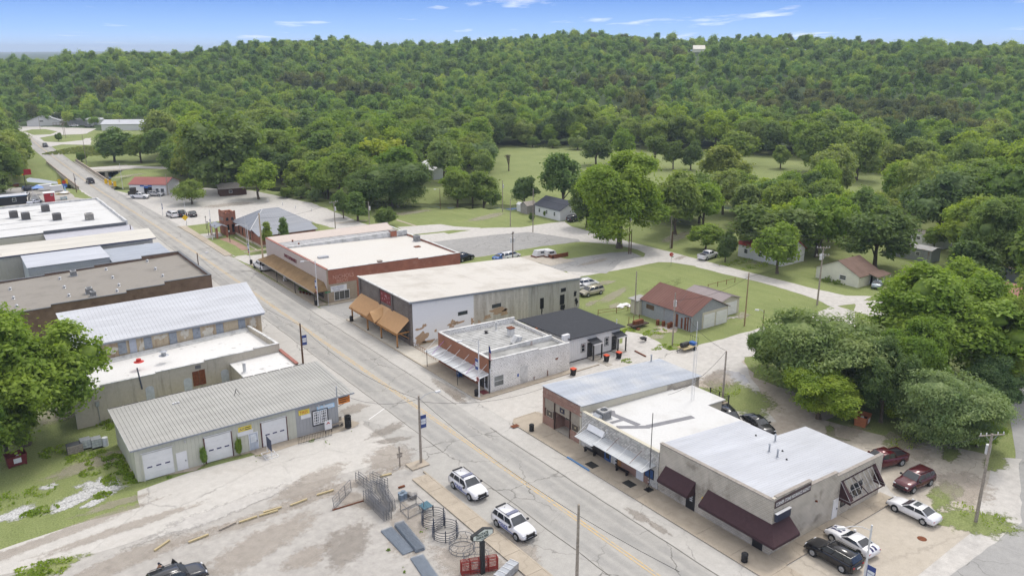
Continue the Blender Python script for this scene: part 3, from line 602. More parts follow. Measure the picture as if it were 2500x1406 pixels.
def trunk_mesh(name,lc,lr,r=0.28,seed=1,fork=0.28,H=10.0):
 rr=random.Random(seed);mb=MB();pts=[(0,0,-0.4)]
 for i in range(1,5):pts.append((rr.uniform(-.12,.12)*i,rr.uniform(-.12,.12)*i,H*0.17*i))
 for i in range(4):mb.bar(pts[i],pts[i+1],r*(1-i*0.2),7,0,r*(1-(i+1)*0.2))
 mb.bar((0,0,-0.4),(0,0,0.5),r*1.5,7,0,r*0.95)
 for i in range(min(len(lc),9)):
  k=rr.randrange(1,4);a=Vector(pts[k]);b=Vector(lc[i]);m=(a+b)/2+Vector((rr.uniform(-.3,.3),rr.uniform(-.3,.3),rr.uniform(-.4,.1)))
  mb.bar(a,m,r*0.42,5,0,r*0.28);mb.bar(m,b,r*0.28,5,0,r*0.08)
 me=bpy.data.meshes.new(name);me.from_pydata(mb.v,[],mb.f);me.materials.append(BARK);me.update();return me
KINDS={}
def kind(k,r=0.28,**kw):
 seed=kw.get('seed',1);me,lc,lr=crown_mesh('crown',**kw);KINDS[k]=(me,trunk_mesh('trunk',lc,lr,r,seed,H=kw.get('H',10.0)),kw.get('H',10.0),kw.get('Rr',4.5))
for i in range(3):kind('near%d'%i,nl=34,nclump=2600,per=18,leaf=0.145,seed=10+i,clump_r=0.24,H=10,Rr=4.6,zlo=0.3,lobe=(0.16,0.32))
kind('willow',nl=28,nclump=2600,per=18,leaf=0.16,seed=31,clump_r=0.28,H=10,Rr=4.8,zlo=0.6,droop=0.35,lobe=(0.24,0.38))
for i in range(5):kind('mid%d'%i,nl=17+i,nclump=760,per=9,leaf=0.30,seed=50+i,clump_r=0.36,H=10,Rr=4.2+0.25*(i%3),zlo=0.9+0.3*(i%2),cone=0.25*(i%2),lobe=(0.24,0.42))
kind('midwillow',nl=16,nclump=620,per=9,leaf=0.32,seed=71,clump_r=0.36,H=10,Rr=4.8,zlo=0.8,droop=0.4)
kind('cone',nl=14,nclump=500,per=9,leaf=0.26,seed=81,clump_r=0.28,H=10,Rr=2.6,zlo=0.8,cone=0.75)
kind('bush',nl=9,nclump=500,per=9,leaf=0.24,seed=91,clump_r=0.22,H=5,Rr=3.2,zlo=0.0,lobe=(0.35,0.5))
kind('open',nl=12,nclump=420,per=8,leaf=0.28,seed=95,clump_r=0.40,H=10,Rr=4.0,zlo=2.8,core=False,lobe=(0.2,0.34))
FK=[(10,4.6,2.0,0.0,(.26,.46)),(11.5,4.0,1.5,.5,(.22,.4)),(9,5.4,2.4,0.0,(.2,.4)),(12,4.4,2,.3,(.3,.5))]
for i,(h_,r_,zl,co,lo_)in enumerate(FK):kind('far%d'%i,nl=9+i,nclump=150,per=6,leaf=0.42,seed=110+i,clump_r=0.5,H=h_,Rr=r_,zlo=zl,cone=co,lobe=lo_)
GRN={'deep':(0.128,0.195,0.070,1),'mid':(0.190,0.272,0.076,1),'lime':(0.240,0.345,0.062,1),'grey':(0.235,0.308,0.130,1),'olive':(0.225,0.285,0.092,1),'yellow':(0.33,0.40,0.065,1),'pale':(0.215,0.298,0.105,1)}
TREES=[];WOODS=bpy.data.collections.new('woods_sources')
def tree(X,Y,H,rad,k,col,label=None,group=None,name='broadleaf_tree',z=None,rz=None,cat='tree'):
 cr,tr,h0,r0=KINDS[k];z=TZ(X,Y)if z is None else z
 t=thing(name,label,cat,(X,Y,z-0.05),R.uniform(0,6.28)if rz is None else rz,group);s=(rad/r0,rad/r0,H/h0)
 for nm,me in(('trunk',tr),('crown',cr)):
  o=bpy.data.objects.new(nm,me);COL.objects.link(o);o.parent=t;o.scale=s;o.color=GRN[col]if isinstance(col,str)else col
 TREES.append((X,Y,rad));return t
def ptree(bx,by,top,hw,k,col,label=None,group=None,name='broadleaf_tree',cat='tree'):
 X,Y=G(bx,by);f=PR(X,Y,0)[2];H=rise(bx,by,top);return tree(X,Y,H,hw*f/FPX,k,col,label,group,name,cat=cat)
ptree(62,1085,722,200,'near0',(.19,.29,.055,1),'tallest leafy green tree at the left edge, overhanging the concrete building')
ptree(-35,1175,925,82,'near1',(.20,.30,.055,1),'leafy tree cut by the left edge beside the red skip')
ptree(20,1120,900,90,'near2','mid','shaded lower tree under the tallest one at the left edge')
ptree(2000,960,748,190,'willow','grey','broad grey-green tree overhanging the dirt lot behind the metal-roofed bank')
ptree(1998,1022,868,108,'near2','lime','bright lime-green tree directly behind the orange skip')
ptree(2300,925,640,200,'near0','lime','tallest dense green tree of the cluster behind the insurance building')
ptree(2300,1085,895,138,'willow','grey','soft feathery grey-green tree right of the orange skip')
ptree(2212,1040,925,60,'near1','lime','small lime tree squeezed between the two grey-green trees')
ptree(2385,1090,1020,62,'near2','lime','low bright green tree at the right foot of the feathery tree')
ptree(2225,985,770,95,'near1','lime','bright fresh-green tree in front of the tallest tree of the cluster')
ptree(1872,905,792,62,'near2','mid','green tree at the left tip of the cluster by the gravel road')
ptree(2455,960,700,80,'near1','mid','dark green tree at the right edge beside the mown grass')
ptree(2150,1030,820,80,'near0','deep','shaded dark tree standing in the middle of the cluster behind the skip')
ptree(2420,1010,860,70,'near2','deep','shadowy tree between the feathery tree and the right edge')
ptree(1512,605,360,128,'near1','lime','huge rounded bright green shade tree right of the small house with the dark roof')
ptree(1374,512,365,58,'mid0','mid','upright tree behind the small house with the dark roof')
ptree(1432,556,425,48,'mid1','deep','darker tree with a thick bare trunk beside the parked dark car')
ptree(1648,572,412,68,'mid2','pale','pale green tree right of the huge shade tree')
ptree(1707,546,415,52,'mid3','mid','tree with a leaning dark trunk in the shaded lawn')
ptree(1765,462,348,58,'mid0','olive','tree with a rounded olive crown at the near side of the field')
ptree(1830,500,398,55,'mid4','mid','tree behind the shaded lawn next to the olive-crowned tree')
ptree(1722,610,543,46,'mid2','lime','small spreading tree above the white pickup')
ptree(1770,640,560,26,'mid1','deep','slim dark tree between the white pickup and the red-roofed house')
ptree(1897,668,538,60,'mid3','lime','leafy tree in front of the red-roofed house')
ptree(1880,628,484,98,'mid4','olive','wide olive tree behind the red-roofed house')
ptree(2022,590,470,40,'mid0','yellow','vivid yellow-green tree behind the utility pole with two crossarms')
ptree(2085,600,500,34,'mid1','lime','bright green tree just right of the vivid yellow-green one')
ptree(2135,655,500,98,'mid2','deep','big dark round tree behind the cream house')
ptree(2280,610,548,30,'mid3','mid','small round tree in front of the grey mobile home')
ptree(2420,690,466,100,'near1','pale','large full tree with a forked trunk left of the white trailer home')
ptree(2290,575,410,112,'midwillow','deep','wide drooping dark tree behind the mobile homes')
ptree(955,505,388,108,'willow','deep','broad drooping willow at the edge of the mown lawn')
ptree(548,470,262,98,'mid4','olive','tallest olive-green tree behind the white garage with the red roof')
ptree(480,450,290,55,'mid3','olive','tall olive tree left of the tallest one behind the red-roofed garage')
ptree(585,462,395,32,'mid1','pale','pale tree behind the little brown cabin')
ptree(632,487,385,56,'mid2','lime','round bright green tree right of the little brown cabin')
ptree(469,499,436,42,'midwillow','mid','dark spreading tree standing in the gravel lot')
ptree(656,612,537,17,'cone','mid','left one of the two young street trees beside the brick library')
ptree(697,604,527,16,'cone','mid','right one of the two young street trees beside the brick library')
ptree(839,533,462,26,'mid1','mid','small lawn tree left of its twin behind the supermarket')
ptree(874,540,465,29,'cone','mid','conical lawn tree right of its twin behind the supermarket')
ptree(1181,495,384,46,'mid0','mid','dark leaning tree left of the tall pole on the lawn')
ptree(1085,445,326,50,'mid3','pale','tall pale tree partly hiding the white house')
ptree(935,440,326,62,'mid4','yellow','tall yellowish tree behind the broad willow')
ptree(800,478,370,56,'mid2','lime','bright yellow-green tree left of the broad willow')
ptree(735,470,380,45,'mid0','mid','green tree between the bright trees left of the willow')
ptree(1281,508,424,34,'mid3','deep','round dark tree left of the house with the dark roof')
ptree(-8,375,270,55,'mid0','deep','dark green tree at the left edge beside the distant bend')
ptree(8,470,345,58,'mid2','mid','round green tree at the left edge above the food trailers')
ptree(-20,480,400,60,'mid4','deep','dense tree at the left edge behind the black trailer')
ptree(280,395,312,48,'mid1','mid','leftmost tree of the row above the low path')
ptree(345,398,322,38,'mid3','mid','second tree of the row above the low path')
ptree(400,405,308,44,'mid0','pale','third, paler tree of the row above the low path')
ptree(440,415,330,36,'mid4','mid','tree at the right end of the row above the low path')
ptree(1686,415,343,30,'mid1','deep','umbrella-shaped tree with a thin bare trunk in the field')
ptree(1600,412,325,36,'open','deep','airy dark tree at the left of the three in the field')
ptree(1643,414,338,28,'mid3','deep','middle one of the three dark trees standing in the field')
ptree(1800,404,318,60,'mid2','mid','large tree on the far side of the field behind the olive-crowned tree')
ptree(1905,412,352,26,'mid0','mid','small tree on the far side of the field')
ptree(2090,440,290,62,'mid4','pale','tall pale tree with a visible trunk at the corner of the field')
ptree(1985,420,300,55,'mid1','mid','tall tree left of the pale one at the corner of the field')
ptree(1455,404,330,44,'mid2','deep','dark clump-shaped tree at the near edge of the field')
ptree(1520,398,308,32,'mid3','lime','bright tree rising at the far edge of the field')
ptree(145,333,328-4,5,'bush','mid','single round shrub on the far grass verge',name='shrub',cat='shrub')
ptree(143,345,327,9,'bush','mid','dark shrub on the grass island by the distant junction',name='shrub',cat='shrub')
ptree(938,553,508,31,'bush','deep','large clipped round bush behind the supermarket',name='shrub',cat='shrub')
ptree(1299,540,520,8,'bush','deep','small round topiary tree at the corner of the lane',name='shrub',cat='shrub')
ptree(1332,530,512,6,'bush','mid','small clipped tree in front of the white house wall',name='shrub',cat='shrub')
for i,(bx,by,tp,hw)in enumerate([(700,483,458,20),(735,485,455,22),(770,492,462,22),(425,418,398,14),(1350,362,340,16),(1410,366,335,24),(1300,360,335,18),(1480,372,352,16),(252,405,390,9),(200,395,372,14)]):
 ptree(bx,by,tp,hw,'bush',['mid','pale','grey'][i%3],'wild bush growing at the edge of the woods','wild bushes at the wood edge','shrub','shrub')
# bare dead tree in the field
X,Y=G(1242,418);H=rise(1242,418,372);dt=thing('bare_tree','leafless dead tree standing alone in the green field','tree',(X,Y,0));mb=MB();rr=random.Random(3)
def limb(a,d,l,r,k):
 b=a+d*l;mb.bar(a,b,r,5,0,r*0.7)
 if k:[limb(b,(d+Vector((rr.uniform(-.7,.7),rr.uniform(-.7,.7),rr.uniform(-.1,.5)))).normalized(),l*0.72,r*0.62,k-1)for _ in range(3)]
limb(Vector((X,Y,-.2)),Vector((0,0,1)),H*0.32,0.3,4);mb.build('trunk',BARK,dt)
# woods: every valley tree its own; the rest one mass
def inpoly(x,y,poly):
 c=False;j=len(poly)-1
 for i in range(len(poly)):
  xi,yi=poly[i];xj,yj=poly[j]
  if(yi>y)!=(yj>y)and x<(xj-xi)*(y-yi)/(yj-yi)+xi:c=not c
  j=i
 return c
WOOD=[[(430,452),(500,452),(560,445),(690,440),(760,468),(900,480),(1000,470),(1050,450),(1120,430),(1190,440),(1210,400),(1205,356),(1500,360),(1700,370),(1950,385),(2170,430),(2520,430),(2700,330),(2700,270),(410,270),(430,330),(395,335),(400,400)],
  [(1850,500),(1990,478),(2170,470),(2560,430),(2800,470),(3000,760),(2520,760),(2480,640),(2350,545),(2200,520),(2130,600),(1990,590),(1850,560),(1740,520)],
  [(-60,262),(50,285),(0,320),(20,375),(55,420),(40,440),(-300,480),(-500,300)],[(150,283),(420,296),(420,272),(150,262)],[(2440,600),(2520,600),(2700,900),(2600,1000),(2480,960),(2500,880)],[(2130,640),(2300,600),(2440,640),(2500,780),(2420,900),(2230,700)],[(1750,640),(1860,610),(2000,600),(2060,640),(1990,660),(1900,650)],[(1560,500),(1700,480),(1760,560),(1680,560),(1620,540)],[(700,440),(900,460),(1000,450),(1200,480),(1150,500),(900,500),(760,490)]]
NOGO=[[(1030,405),(1110,405),(1110,445),(1030,445)],[(1685,105),(1725,105),(1725,140),(1685,140)]]
VIS=[(1215,366,1420,470),(1612,382,1705,440),(1775,405,1965,425),(2095,440,2160,465),(1028,400,1078,432),(2010,635,2155,700),(2455,655,2500,705),(2225,590,2300,640),(1805,590,1870,640)]
cand=[];rs=random.Random(5);cell={}
def try_at(X,Y,mind):
 k=(int(X//12),int(Y//12))
 for i in(-1,0,1):
  for j in(-1,0,1):
   for(a,b,m)in cell.get((k[0]+i,k[1]+j),()):
    if math.hypot(a-X,b-Y)<(mind+m)/2:return False
 cell.setdefault(k,[]).append((X,Y,mind));return True
for(X,Y,r_)in TREES:cell.setdefault((int(X//12),int(Y//12)),[]).append((X,Y,r_*1.25))
for _ in range(85000):
 f=math.sqrt(rs.uniform(110**2,620**2));a=rs.uniform(-0.60,0.64);x=f*math.tan(a)*1.0;X,Y=_w(x,f)
 p=PR(X,Y,0)
 if seg_dist(X,Y,CREEK)<7 or not any(inpoly(p[0],p[1],w)for w in WOOD)or any(inpoly(p[0],p[1],w)for w in NOGO):continue
 px,r,yf=polar(X,Y)
 if r>interp(px,RIDGE)[2]+5:continue
 md=rs.uniform(6.5,11.5)
 ct=PR(X,Y,md*1.5);cw=md*.6*FPX/p[2]
 if any(ct[0]+cw>a_ and ct[0]-cw<c_ and ct[1]<d_ and p[1]>b_ for a_,b_,c_,d_ in VIS):continue
 if try_at(X,Y,md*.85):cand.append((X,Y,md,p[2]))
cand.sort(key=lambda c:c[3]/c[2])
NIND=300-len(TREES)
cols=['mid','lime','pale','lime','mid','grey','deep','lime','mid','mid']
far_pts=[]
for i,(X,Y,md,f)in enumerate(cand):
 H=md*rs.uniform(1.35,1.85)
 if i<NIND:
  k='mid%d'%rs.randrange(5)if rs.random()<0.9 else 'midwillow'
  c_=rs.choice(cols);pp=PR(X,Y,0);zone=('at the left edge of town beyond the creek' if pp[0]<200 else 'along the creek left of the green field' if pp[0]<1200 and pp[1]>360 else 'at the foot of the hill left of the green field' if pp[0]<1200 else 'behind the far edge of the green field' if pp[1]<385 else 'in the woods to the right of the white pickup' if pp[1]>560 else 'in the valley woods right of the field');lab='%s %s tree %s'%({'mid':'mid-green','lime':'bright green','pale':'pale green','grey':'grey-green','deep':'dark green','olive':'olive'}[c_],'large' if md>9.3 else 'medium' if md>7.8 else 'small',zone)
  tree(X,Y,H,md*0.74,k,c_,lab,'trees '+zone)
 else:far_pts.append((X,Y,TZ(X,Y),md/6.0*rs.uniform(.9,1.15),rs.randrange(10,18)))
print('valley trees',len(cand),'hand',len(TREES))
# hillside forest
cell.clear();nh=0;hb=hit(1705,135);hitr=polar(hb[0],hb[1])[1]+25 if hb else 0
for _ in range(75000):
 r=math.sqrt(rs.uniform(370**2,1120**2));a=rs.uniform(-0.62,0.66);x=r*math.sin(a);X,Y=_w(x,r*math.cos(a));px,r2,yf=polar(X,Y);top,r1,r0=interp(px,RIDGE)
 if r<r0+2 or r>r1+90:continue
 md=3.9+4.6*rs.random()**1.4
 if r>700:md=max(md,5.8)
 if not try_at(X,Y,md):continue
 z=TZ(X,Y);p=PR(X,Y,z)
 if 1686<p[0]<1724 and 118<p[1]<168 and r<hitr:continue
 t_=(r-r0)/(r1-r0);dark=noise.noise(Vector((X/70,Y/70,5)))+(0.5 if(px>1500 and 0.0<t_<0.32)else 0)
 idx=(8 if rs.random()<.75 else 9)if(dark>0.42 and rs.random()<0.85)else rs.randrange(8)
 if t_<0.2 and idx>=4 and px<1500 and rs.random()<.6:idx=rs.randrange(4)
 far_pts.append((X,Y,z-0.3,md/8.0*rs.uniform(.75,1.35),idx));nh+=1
print('hill',nh)
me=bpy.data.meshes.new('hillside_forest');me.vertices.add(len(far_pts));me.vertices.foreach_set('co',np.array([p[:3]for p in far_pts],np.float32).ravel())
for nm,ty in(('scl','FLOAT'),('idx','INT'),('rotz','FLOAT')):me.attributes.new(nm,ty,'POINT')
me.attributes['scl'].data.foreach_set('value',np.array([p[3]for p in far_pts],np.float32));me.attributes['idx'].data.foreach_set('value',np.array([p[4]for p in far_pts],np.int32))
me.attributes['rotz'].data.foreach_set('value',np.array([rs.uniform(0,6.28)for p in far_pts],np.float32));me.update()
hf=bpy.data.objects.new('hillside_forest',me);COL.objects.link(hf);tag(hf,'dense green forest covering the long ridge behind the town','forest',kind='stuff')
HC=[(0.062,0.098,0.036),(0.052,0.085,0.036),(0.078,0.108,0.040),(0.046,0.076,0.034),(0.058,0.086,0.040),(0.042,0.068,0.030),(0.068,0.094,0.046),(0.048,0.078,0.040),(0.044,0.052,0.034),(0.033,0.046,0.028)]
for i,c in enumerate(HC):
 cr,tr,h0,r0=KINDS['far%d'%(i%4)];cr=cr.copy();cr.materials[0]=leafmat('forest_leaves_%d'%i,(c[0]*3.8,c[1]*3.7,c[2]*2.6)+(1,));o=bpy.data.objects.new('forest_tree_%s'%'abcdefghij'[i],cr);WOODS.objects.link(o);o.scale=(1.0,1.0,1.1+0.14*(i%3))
for i,c in enumerate(('mid','lime','pale','olive','grey','mid','deep','lime')):cr=KINDS['mid%d'%(i%5)][0].copy();cr.materials[0]=leafmat('valley_leaves_%d'%i,GRN[c]);o=bpy.data.objects.new('forest_tree_%s'%'klmnopqr'[i],cr);WOODS.objects.link(o)
ng=bpy.data.node_groups.new('scatter_trees','GeometryNodeTree');ng.interface.new_socket('Geometry',in_out='INPUT',socket_type='NodeSocketGeometry');ng.interface.new_socket('Geometry',in_out='OUTPUT',socket_type='NodeSocketGeometry')
N=ng.nodes;LK=ng.links;gi=N.new('NodeGroupInput');go=N.new('NodeGroupOutput');ip=N.new('GeometryNodeInstanceOnPoints');ci=N.new('GeometryNodeCollectionInfo');ci.inputs['Collection'].default_value=WOODS;ci.inputs['Separate Children'].default_value=True;ci.inputs['Reset Children'].default_value=False
def na(nm,dt):a=N.new('GeometryNodeInputNamedAttribute');a.data_type=dt;a.inputs[0].default_value=nm;return a.outputs[0]
LK.new(gi.outputs[0],ip.inputs['Points']);LK.new(ci.outputs[0],ip.inputs['Instance']);ip.inputs['Pick Instance'].default_value=True;LK.new(na('idx','INT'),ip.inputs['Instance Index'])
cx=N.new('ShaderNodeCombineXYZ');LK.new(na('rotz','FLOAT'),cx.inputs[2]);e2r=N.new('FunctionNodeEulerToRotation');LK.new(cx.outputs[0],e2r.inputs[0]);LK.new(e2r.outputs[0],ip.inputs['Rotation']);LK.new(na('scl','FLOAT'),ip.inputs['Scale']);LK.new(ip.outputs[0],go.inputs[0])
hf.modifiers.new('scatter','NODES').node_group=ng
# weeds, tufts and undergrowth
def weeds(name,label,spots,col,leaf=0.16,seed=1,dens=1.0,hgt=0.45):
 g=np.random.default_rng(seed);Vv=[];
 for(X,Y,rx,ry,n)in spots:
  n=int(n*dens*1.7);rx*=1.25;ry*=1.35;a=g.uniform(0,2*PI,n);rr_=np.sqrt(g.uniform(0,1,n));x=X+rx*rr_*np.cos(a);y=Y+ry*rr_*np.sin(a);z=np.array([TZ(u,v)if abs(TZ(u,v))>1e-6 else 0 for u,v in zip(x,y)])+g.uniform(0.02,hgt,n)*(1.1-rr_)+0.04
  ok=np.array([noise.noise(Vector((u*.9,v*.9,seed)))+.35*noise.noise(Vector((u*3.1,v*3.1,seed)))>-.02 for u,v in zip(x,y)]);x,y,z=x[ok],y[ok],z[ok];n=len(x);P_=np.stack([x,y,z],1);nor=g.normal(size=(n,3))*np.array([1,1,0.5])+np.array([0,0,.3]);nor/=np.linalg.norm(nor,axis=1)[:,None];u=np.cross(nor,g.normal(size=(n,3)));u/=np.linalg.norm(u,axis=1)[:,None];v=np.cross(nor,u);s=leaf*g.uniform(.5,1.3,n)[:,None]
  Vv.append(np.stack([P_-v*s,P_+u*s*.45,P_+v*s,P_-u*s*.45],1).reshape(-1,3))
 Vv=np.concatenate(Vv);me=bpy.data.meshes.new(name);me.from_pydata(Vv.tolist(),[],np.arange(len(Vv)).reshape(-1,4).tolist());me.materials.append(LEAF)
 o=bpy.data.objects.new(name,me);COL.objects.link(o);o.color=GRN[col]if isinstance(col,str)else col;return tag(o,label,'weeds',kind='stuff')
def sp(lst):return[(*G(*p),rx,ry,n)for p,rx,ry,n in lst]
weeds('weeds','rank green weeds round the back end of the tyre garage',sp([(z2(800,640),1.2,1.6,700),(z2(820,740),1.6,1.2,900),(z2(930,740),1.0,.9,700),(z2(700,620),1.5,.8,500),(z2(560,600),2.0,1.0,500),(z2(380,560),1.5,1.2,400),(z2(620,700),1.0,.8,300),(z2(690,860),.8,.5,250),(z2(270,970),1.4,.7,500),(z2(100,880),3,1.4,500),(z2(720,360),1.0,2.0,900),(z2(200,1385),3.2,1.0,800),(z2(330,1385),1.2,.8,200)]),'lime',0.15,2)
weeds('weeds','grass and weeds along the gravel edges behind the row',sp([(z6(830,700),2.0,1.0,500),(z6(640,690),1.4,.8,300),(z6(960,800),1.2,.8,400),(z6(870,800),1.6,.6,250),(z6(1260,1110),3,1.6,300),(z4(1720,490),2.4,1.2,250),(z4(2200,1000),1.5,2.5,250),(z6(1600,230),7,1.2,900),(z6(1400,220),5,1.2,500),(z6(640,895),.9,.6,260)]),'lime',0.13,3)
weeds('weeds','tufts of weeds in the joints of the yard and kerbs',sp([(yd(1200,795),.18,.18,40),(yd(1140,850),.12,.12,20),(yd(740,1065),.14,.14,30),(yd(935,1275),.12,.12,20),(yd(940,1335),.12,.12,20),(yd(1015,1355),.12,.12,20),(z2(1150,740),.2,.4,60),(z2(1735,600),.5,.2,120),(z2(2225,500),.2,.4,90),(z2(2120,490),.4,.2,60),(z2(1740,620),.2,.3,50),(z2(2400,420),.3,.1,40)]),'lime',0.09,4,hgt=.2)
weeds('flowering_shrubs','pale blossoming scrub on the bank by the bridge',sp([(fg(980,640),9,5,1400),(fg(1150,600),8,5,1400),(fg(1290,660),5,6,1500),(fg(1500,850),3,2.5,900)]),(0.20,0.24,0.12,1),0.5,5,hgt=1.6)
weeds('reeds','pale scrub at the far edge of the green field',sp([((1500,342+20),8,2,500),((1340,358),8,2,500),((1770,372),8,2,400)]),(0.18,0.22,0.10,1),0.45,6,hgt=1.6)
weeds('ivy','low hedge of weeds in front of the cream house',sp([(ze(1010,830),1.2,1.0,500),(ze(1100,850),1.4,.8,500),(zd(2350,950),2,1.5,500)]),'mid',0.2,7,hgt=1.2)
# ------------------------------------------------------------------ building helpers
def wall_x(y,th,poly,name,m,root):
 "wall standing in the XZ plane at y, thickness th towards +Y; poly of (x, z)"
 return MB().slab([(x,y,z)for x,z in poly],(0,th,0)).build(name,m,root)
def wall_y(x,th,poly,name,m,root):
 return MB().slab([(x,y,z)for y,z in poly],(th,0,0)).build(name,m,root)
def coping(pts,w,h,m,root,name='coping',over=0.03):
 "cap strip along a 3D polyline (axis aligned steps)"
 mb=MB()
 for a,b in zip(pts,pts[1:]):
  a=Vector(a);b=Vector(b);d=(b-a)
  if abs(d.z)>0.9*d.length:continue
  d2=Vector((d.x,d.y,0)).normalized();n=Vector((-d2.y,d2.x,0))*(w/2)
  mb.hexa([a-n,b-n,b+n,a+n],[p+Vector((0,0,h))for p in(a-n,b-n,b+n,a+n)])
 return mb.build(name,m,root)
def window_x(root,x0,x1,z0,z1,y,side,frame=FRAME_W,glass=GLASS,cols=1,rows=2,fw=0.07,pr=0.05,name='window'):
 "window on a wall facing side (-1: -Y, +1: +Y): frame, pane each its own piece"
 a,b=(y-pr,y+0.02)if side<0 else(y-0.02,y+pr)
 f=MB();f.box(x0,x1,a,b,z1-fw,z1);f.box(x0,x1,a,b,z0,z0+fw);f.box(x0,x0+fw,a,b,z0+fw,z1-fw);f.box(x1-fw,x1,a,b,z0+fw,z1-fw)
 for i in range(1,cols):xx=x0+(x1-x0)*i/cols;f.box(xx-fw*.3,xx+fw*.3,a+.004,b-.004,z0+fw,z1-fw)
 for i in range(1,rows):zz_=z0+(z1-z0)*i/rows;f.box(x0+fw,x1-fw,a+.006,b-.006,zz_-fw*.3,zz_+fw*.3)
 w=f.build(name,frame,root)
 q=y+side*0.012
 MB().box(x0+fw*.9,x1-fw*.9,min(q,q-side*0.01),max(q,q-side*0.01),z0+fw*.9,z1-fw*.9).build('pane',glass,w);return w
def window_y(root,y0,y1,z0,z1,x,side,frame=FRAME_W,glass=GLASS,cols=1,rows=2,fw=0.07,pr=0.05,name='window'):
 a,b=(x-pr,x+0.02)if side<0 else(x-0.02,x+pr)
 f=MB();f.box(a,b,y0,y1,z1-fw,z1);f.box(a,b,y0,y1,z0,z0+fw);f.box(a,b,y0,y0+fw,z0+fw,z1-fw);f.box(a,b,y1-fw,y1,z0+fw,z1-fw)
 for i in range(1,cols):yy=y0+(y1-y0)*i/cols;f.box(a+.004,b-.004,yy-fw*.3,yy+fw*.3,z0+fw,z1-fw)
 for i in range(1,rows):zz_=z0+(z1-z0)*i/rows;f.box(a+.006,b-.006,y0+fw,y1-fw,zz_-fw*.3,zz_+fw*.3)
 w=f.build(name,frame,root);q=x+side*0.012
 MB().box(min(q,q-side*0.01),max(q,q-side*0.01),y0+fw*.9,y1-fw*.9,z0+fw*.9,z1-fw*.9).build('pane',glass,w);return w
def door_x(root,x0,x1,z0,z1,y,side,m,frame=FRAME_W,glass=None,name='door'):
 a,b=(y-.04,y+.02)if side<0 else(y-.02,y+.04)
 d=MB().box(x0,x1,a,b,z0,z1).build(name,m,root);f=MB()
 for q in((x0-.08,x0,z0,z1+.08),(x1,x1+.08,z0,z1+.08),(x0,x1,z1,z1+.08)):f.box(q[0],q[1],a-.015 if side<0 else a,b if side<0 else b+.015,q[2],q[3])
 f.build('door_frame',frame,d)
 if glass:qy=y+side*.045;MB().box(x0+.15,x1-.15,min(qy,qy-.01),max(qy,qy-.01)+.004,z0+(z1-z0)*.45,z1-.15).build('pane',glass,d)
 MB().box(x1-.14,x1-.08,y+side*.09-.03,y+side*.09+.03,z0+.95,z0+1.1).build('handle',FRAME_D,d);return d
def door_y(root,y0,y1,z0,z1,x,side,m,frame=FRAME_W,glass=None,name='door'):
 a,b=(x-.04,x+.02)if side<0 else(x-.02,x+.04)
 d=MB().box(a,b,y0,y1,z0,z1).build(name,m,root);f=MB()
 for q in((y0-.08,y0,z0,z1+.08),(y1,y1+.08,z0,z1+.08),(y0,y1,z1,z1+.08)):f.box(a-.015 if side<0 else a,b if side<0 else b+.015,q[0],q[1],q[2],q[3])
 f.build('door_frame',frame,d)
 if glass:qx=x+side*.045;MB().box(min(qx,qx-.01),max(qx,qx-.01)+.004,y0+.15,y1-.15,z0+(z1-z0)*.15,z1-.15).build('pane',glass,d)
 MB().box(x+side*.09-.03,x+side*.09+.03,y1-.14,y1-.08,z0+.95,z0+1.1).build('handle',FRAME_D,d);return d
def text(body,size,m,parent,loc,rot,extrude=0.01,name='lettering',sx=1.0,align='LEFT',bold=0.0):
 cu=bpy.data.curves.new(name,'FONT');cu.body=body;cu.size=size;cu.extrude=extrude;cu.align_x=align;cu.offset=bold;cu.resolution_u=3;cu.materials.append(m)
 o=bpy.data.objects.new(name,cu);COL.objects.link(o)
 me=bpy.data.meshes.new_from_object(o.evaluated_get(bpy.context.evaluated_depsgraph_get()));bpy.data.objects.remove(o);bpy.data.curves.remove(cu)
 o=bpy.data.objects.new(name,me);COL.objects.link(o)
 if not me.materials:me.materials.append(m)
 if parent is not None:o.parent=parent;Mi=parent_matrix(parent).inverted()@(Matrix.Translation(loc)@Matrix.Rotation(rot[2],4,'Z')@Matrix.Rotation(rot[0],4,'X')@Matrix.Diagonal((sx,1,1,1)));o.matrix_local=Mi
 else:o.location=loc;o.rotation_euler=rot;o.scale=(sx,1,1)
 return o
FRONT=(PI/2,0,-PI/2) # lettering on a wall facing the street (-X)
SOUTH=(PI/2,0,0) # lettering on a wall facing -Y
def vent_pipe(x,y,z,h=0.6,r=0.1,m=GALV,cap=True,label=None,group=None,cat='roof vent',name='roof_vent'):
 t=thing(name,label,cat,(x,y,z),0,group);MB().cyl(x,y,z-.05,z+.06,r*2.2,r*1.3,12).build('flashing',m,t);MB().cyl(x,y,z+.03,z+h,r,n=12).build('pipe',m,t)
 if cap:MB().cyl(x,y,z+h,z+h+.12,r*1.7,r*0.5,12).build('cap',m,t)
 return t
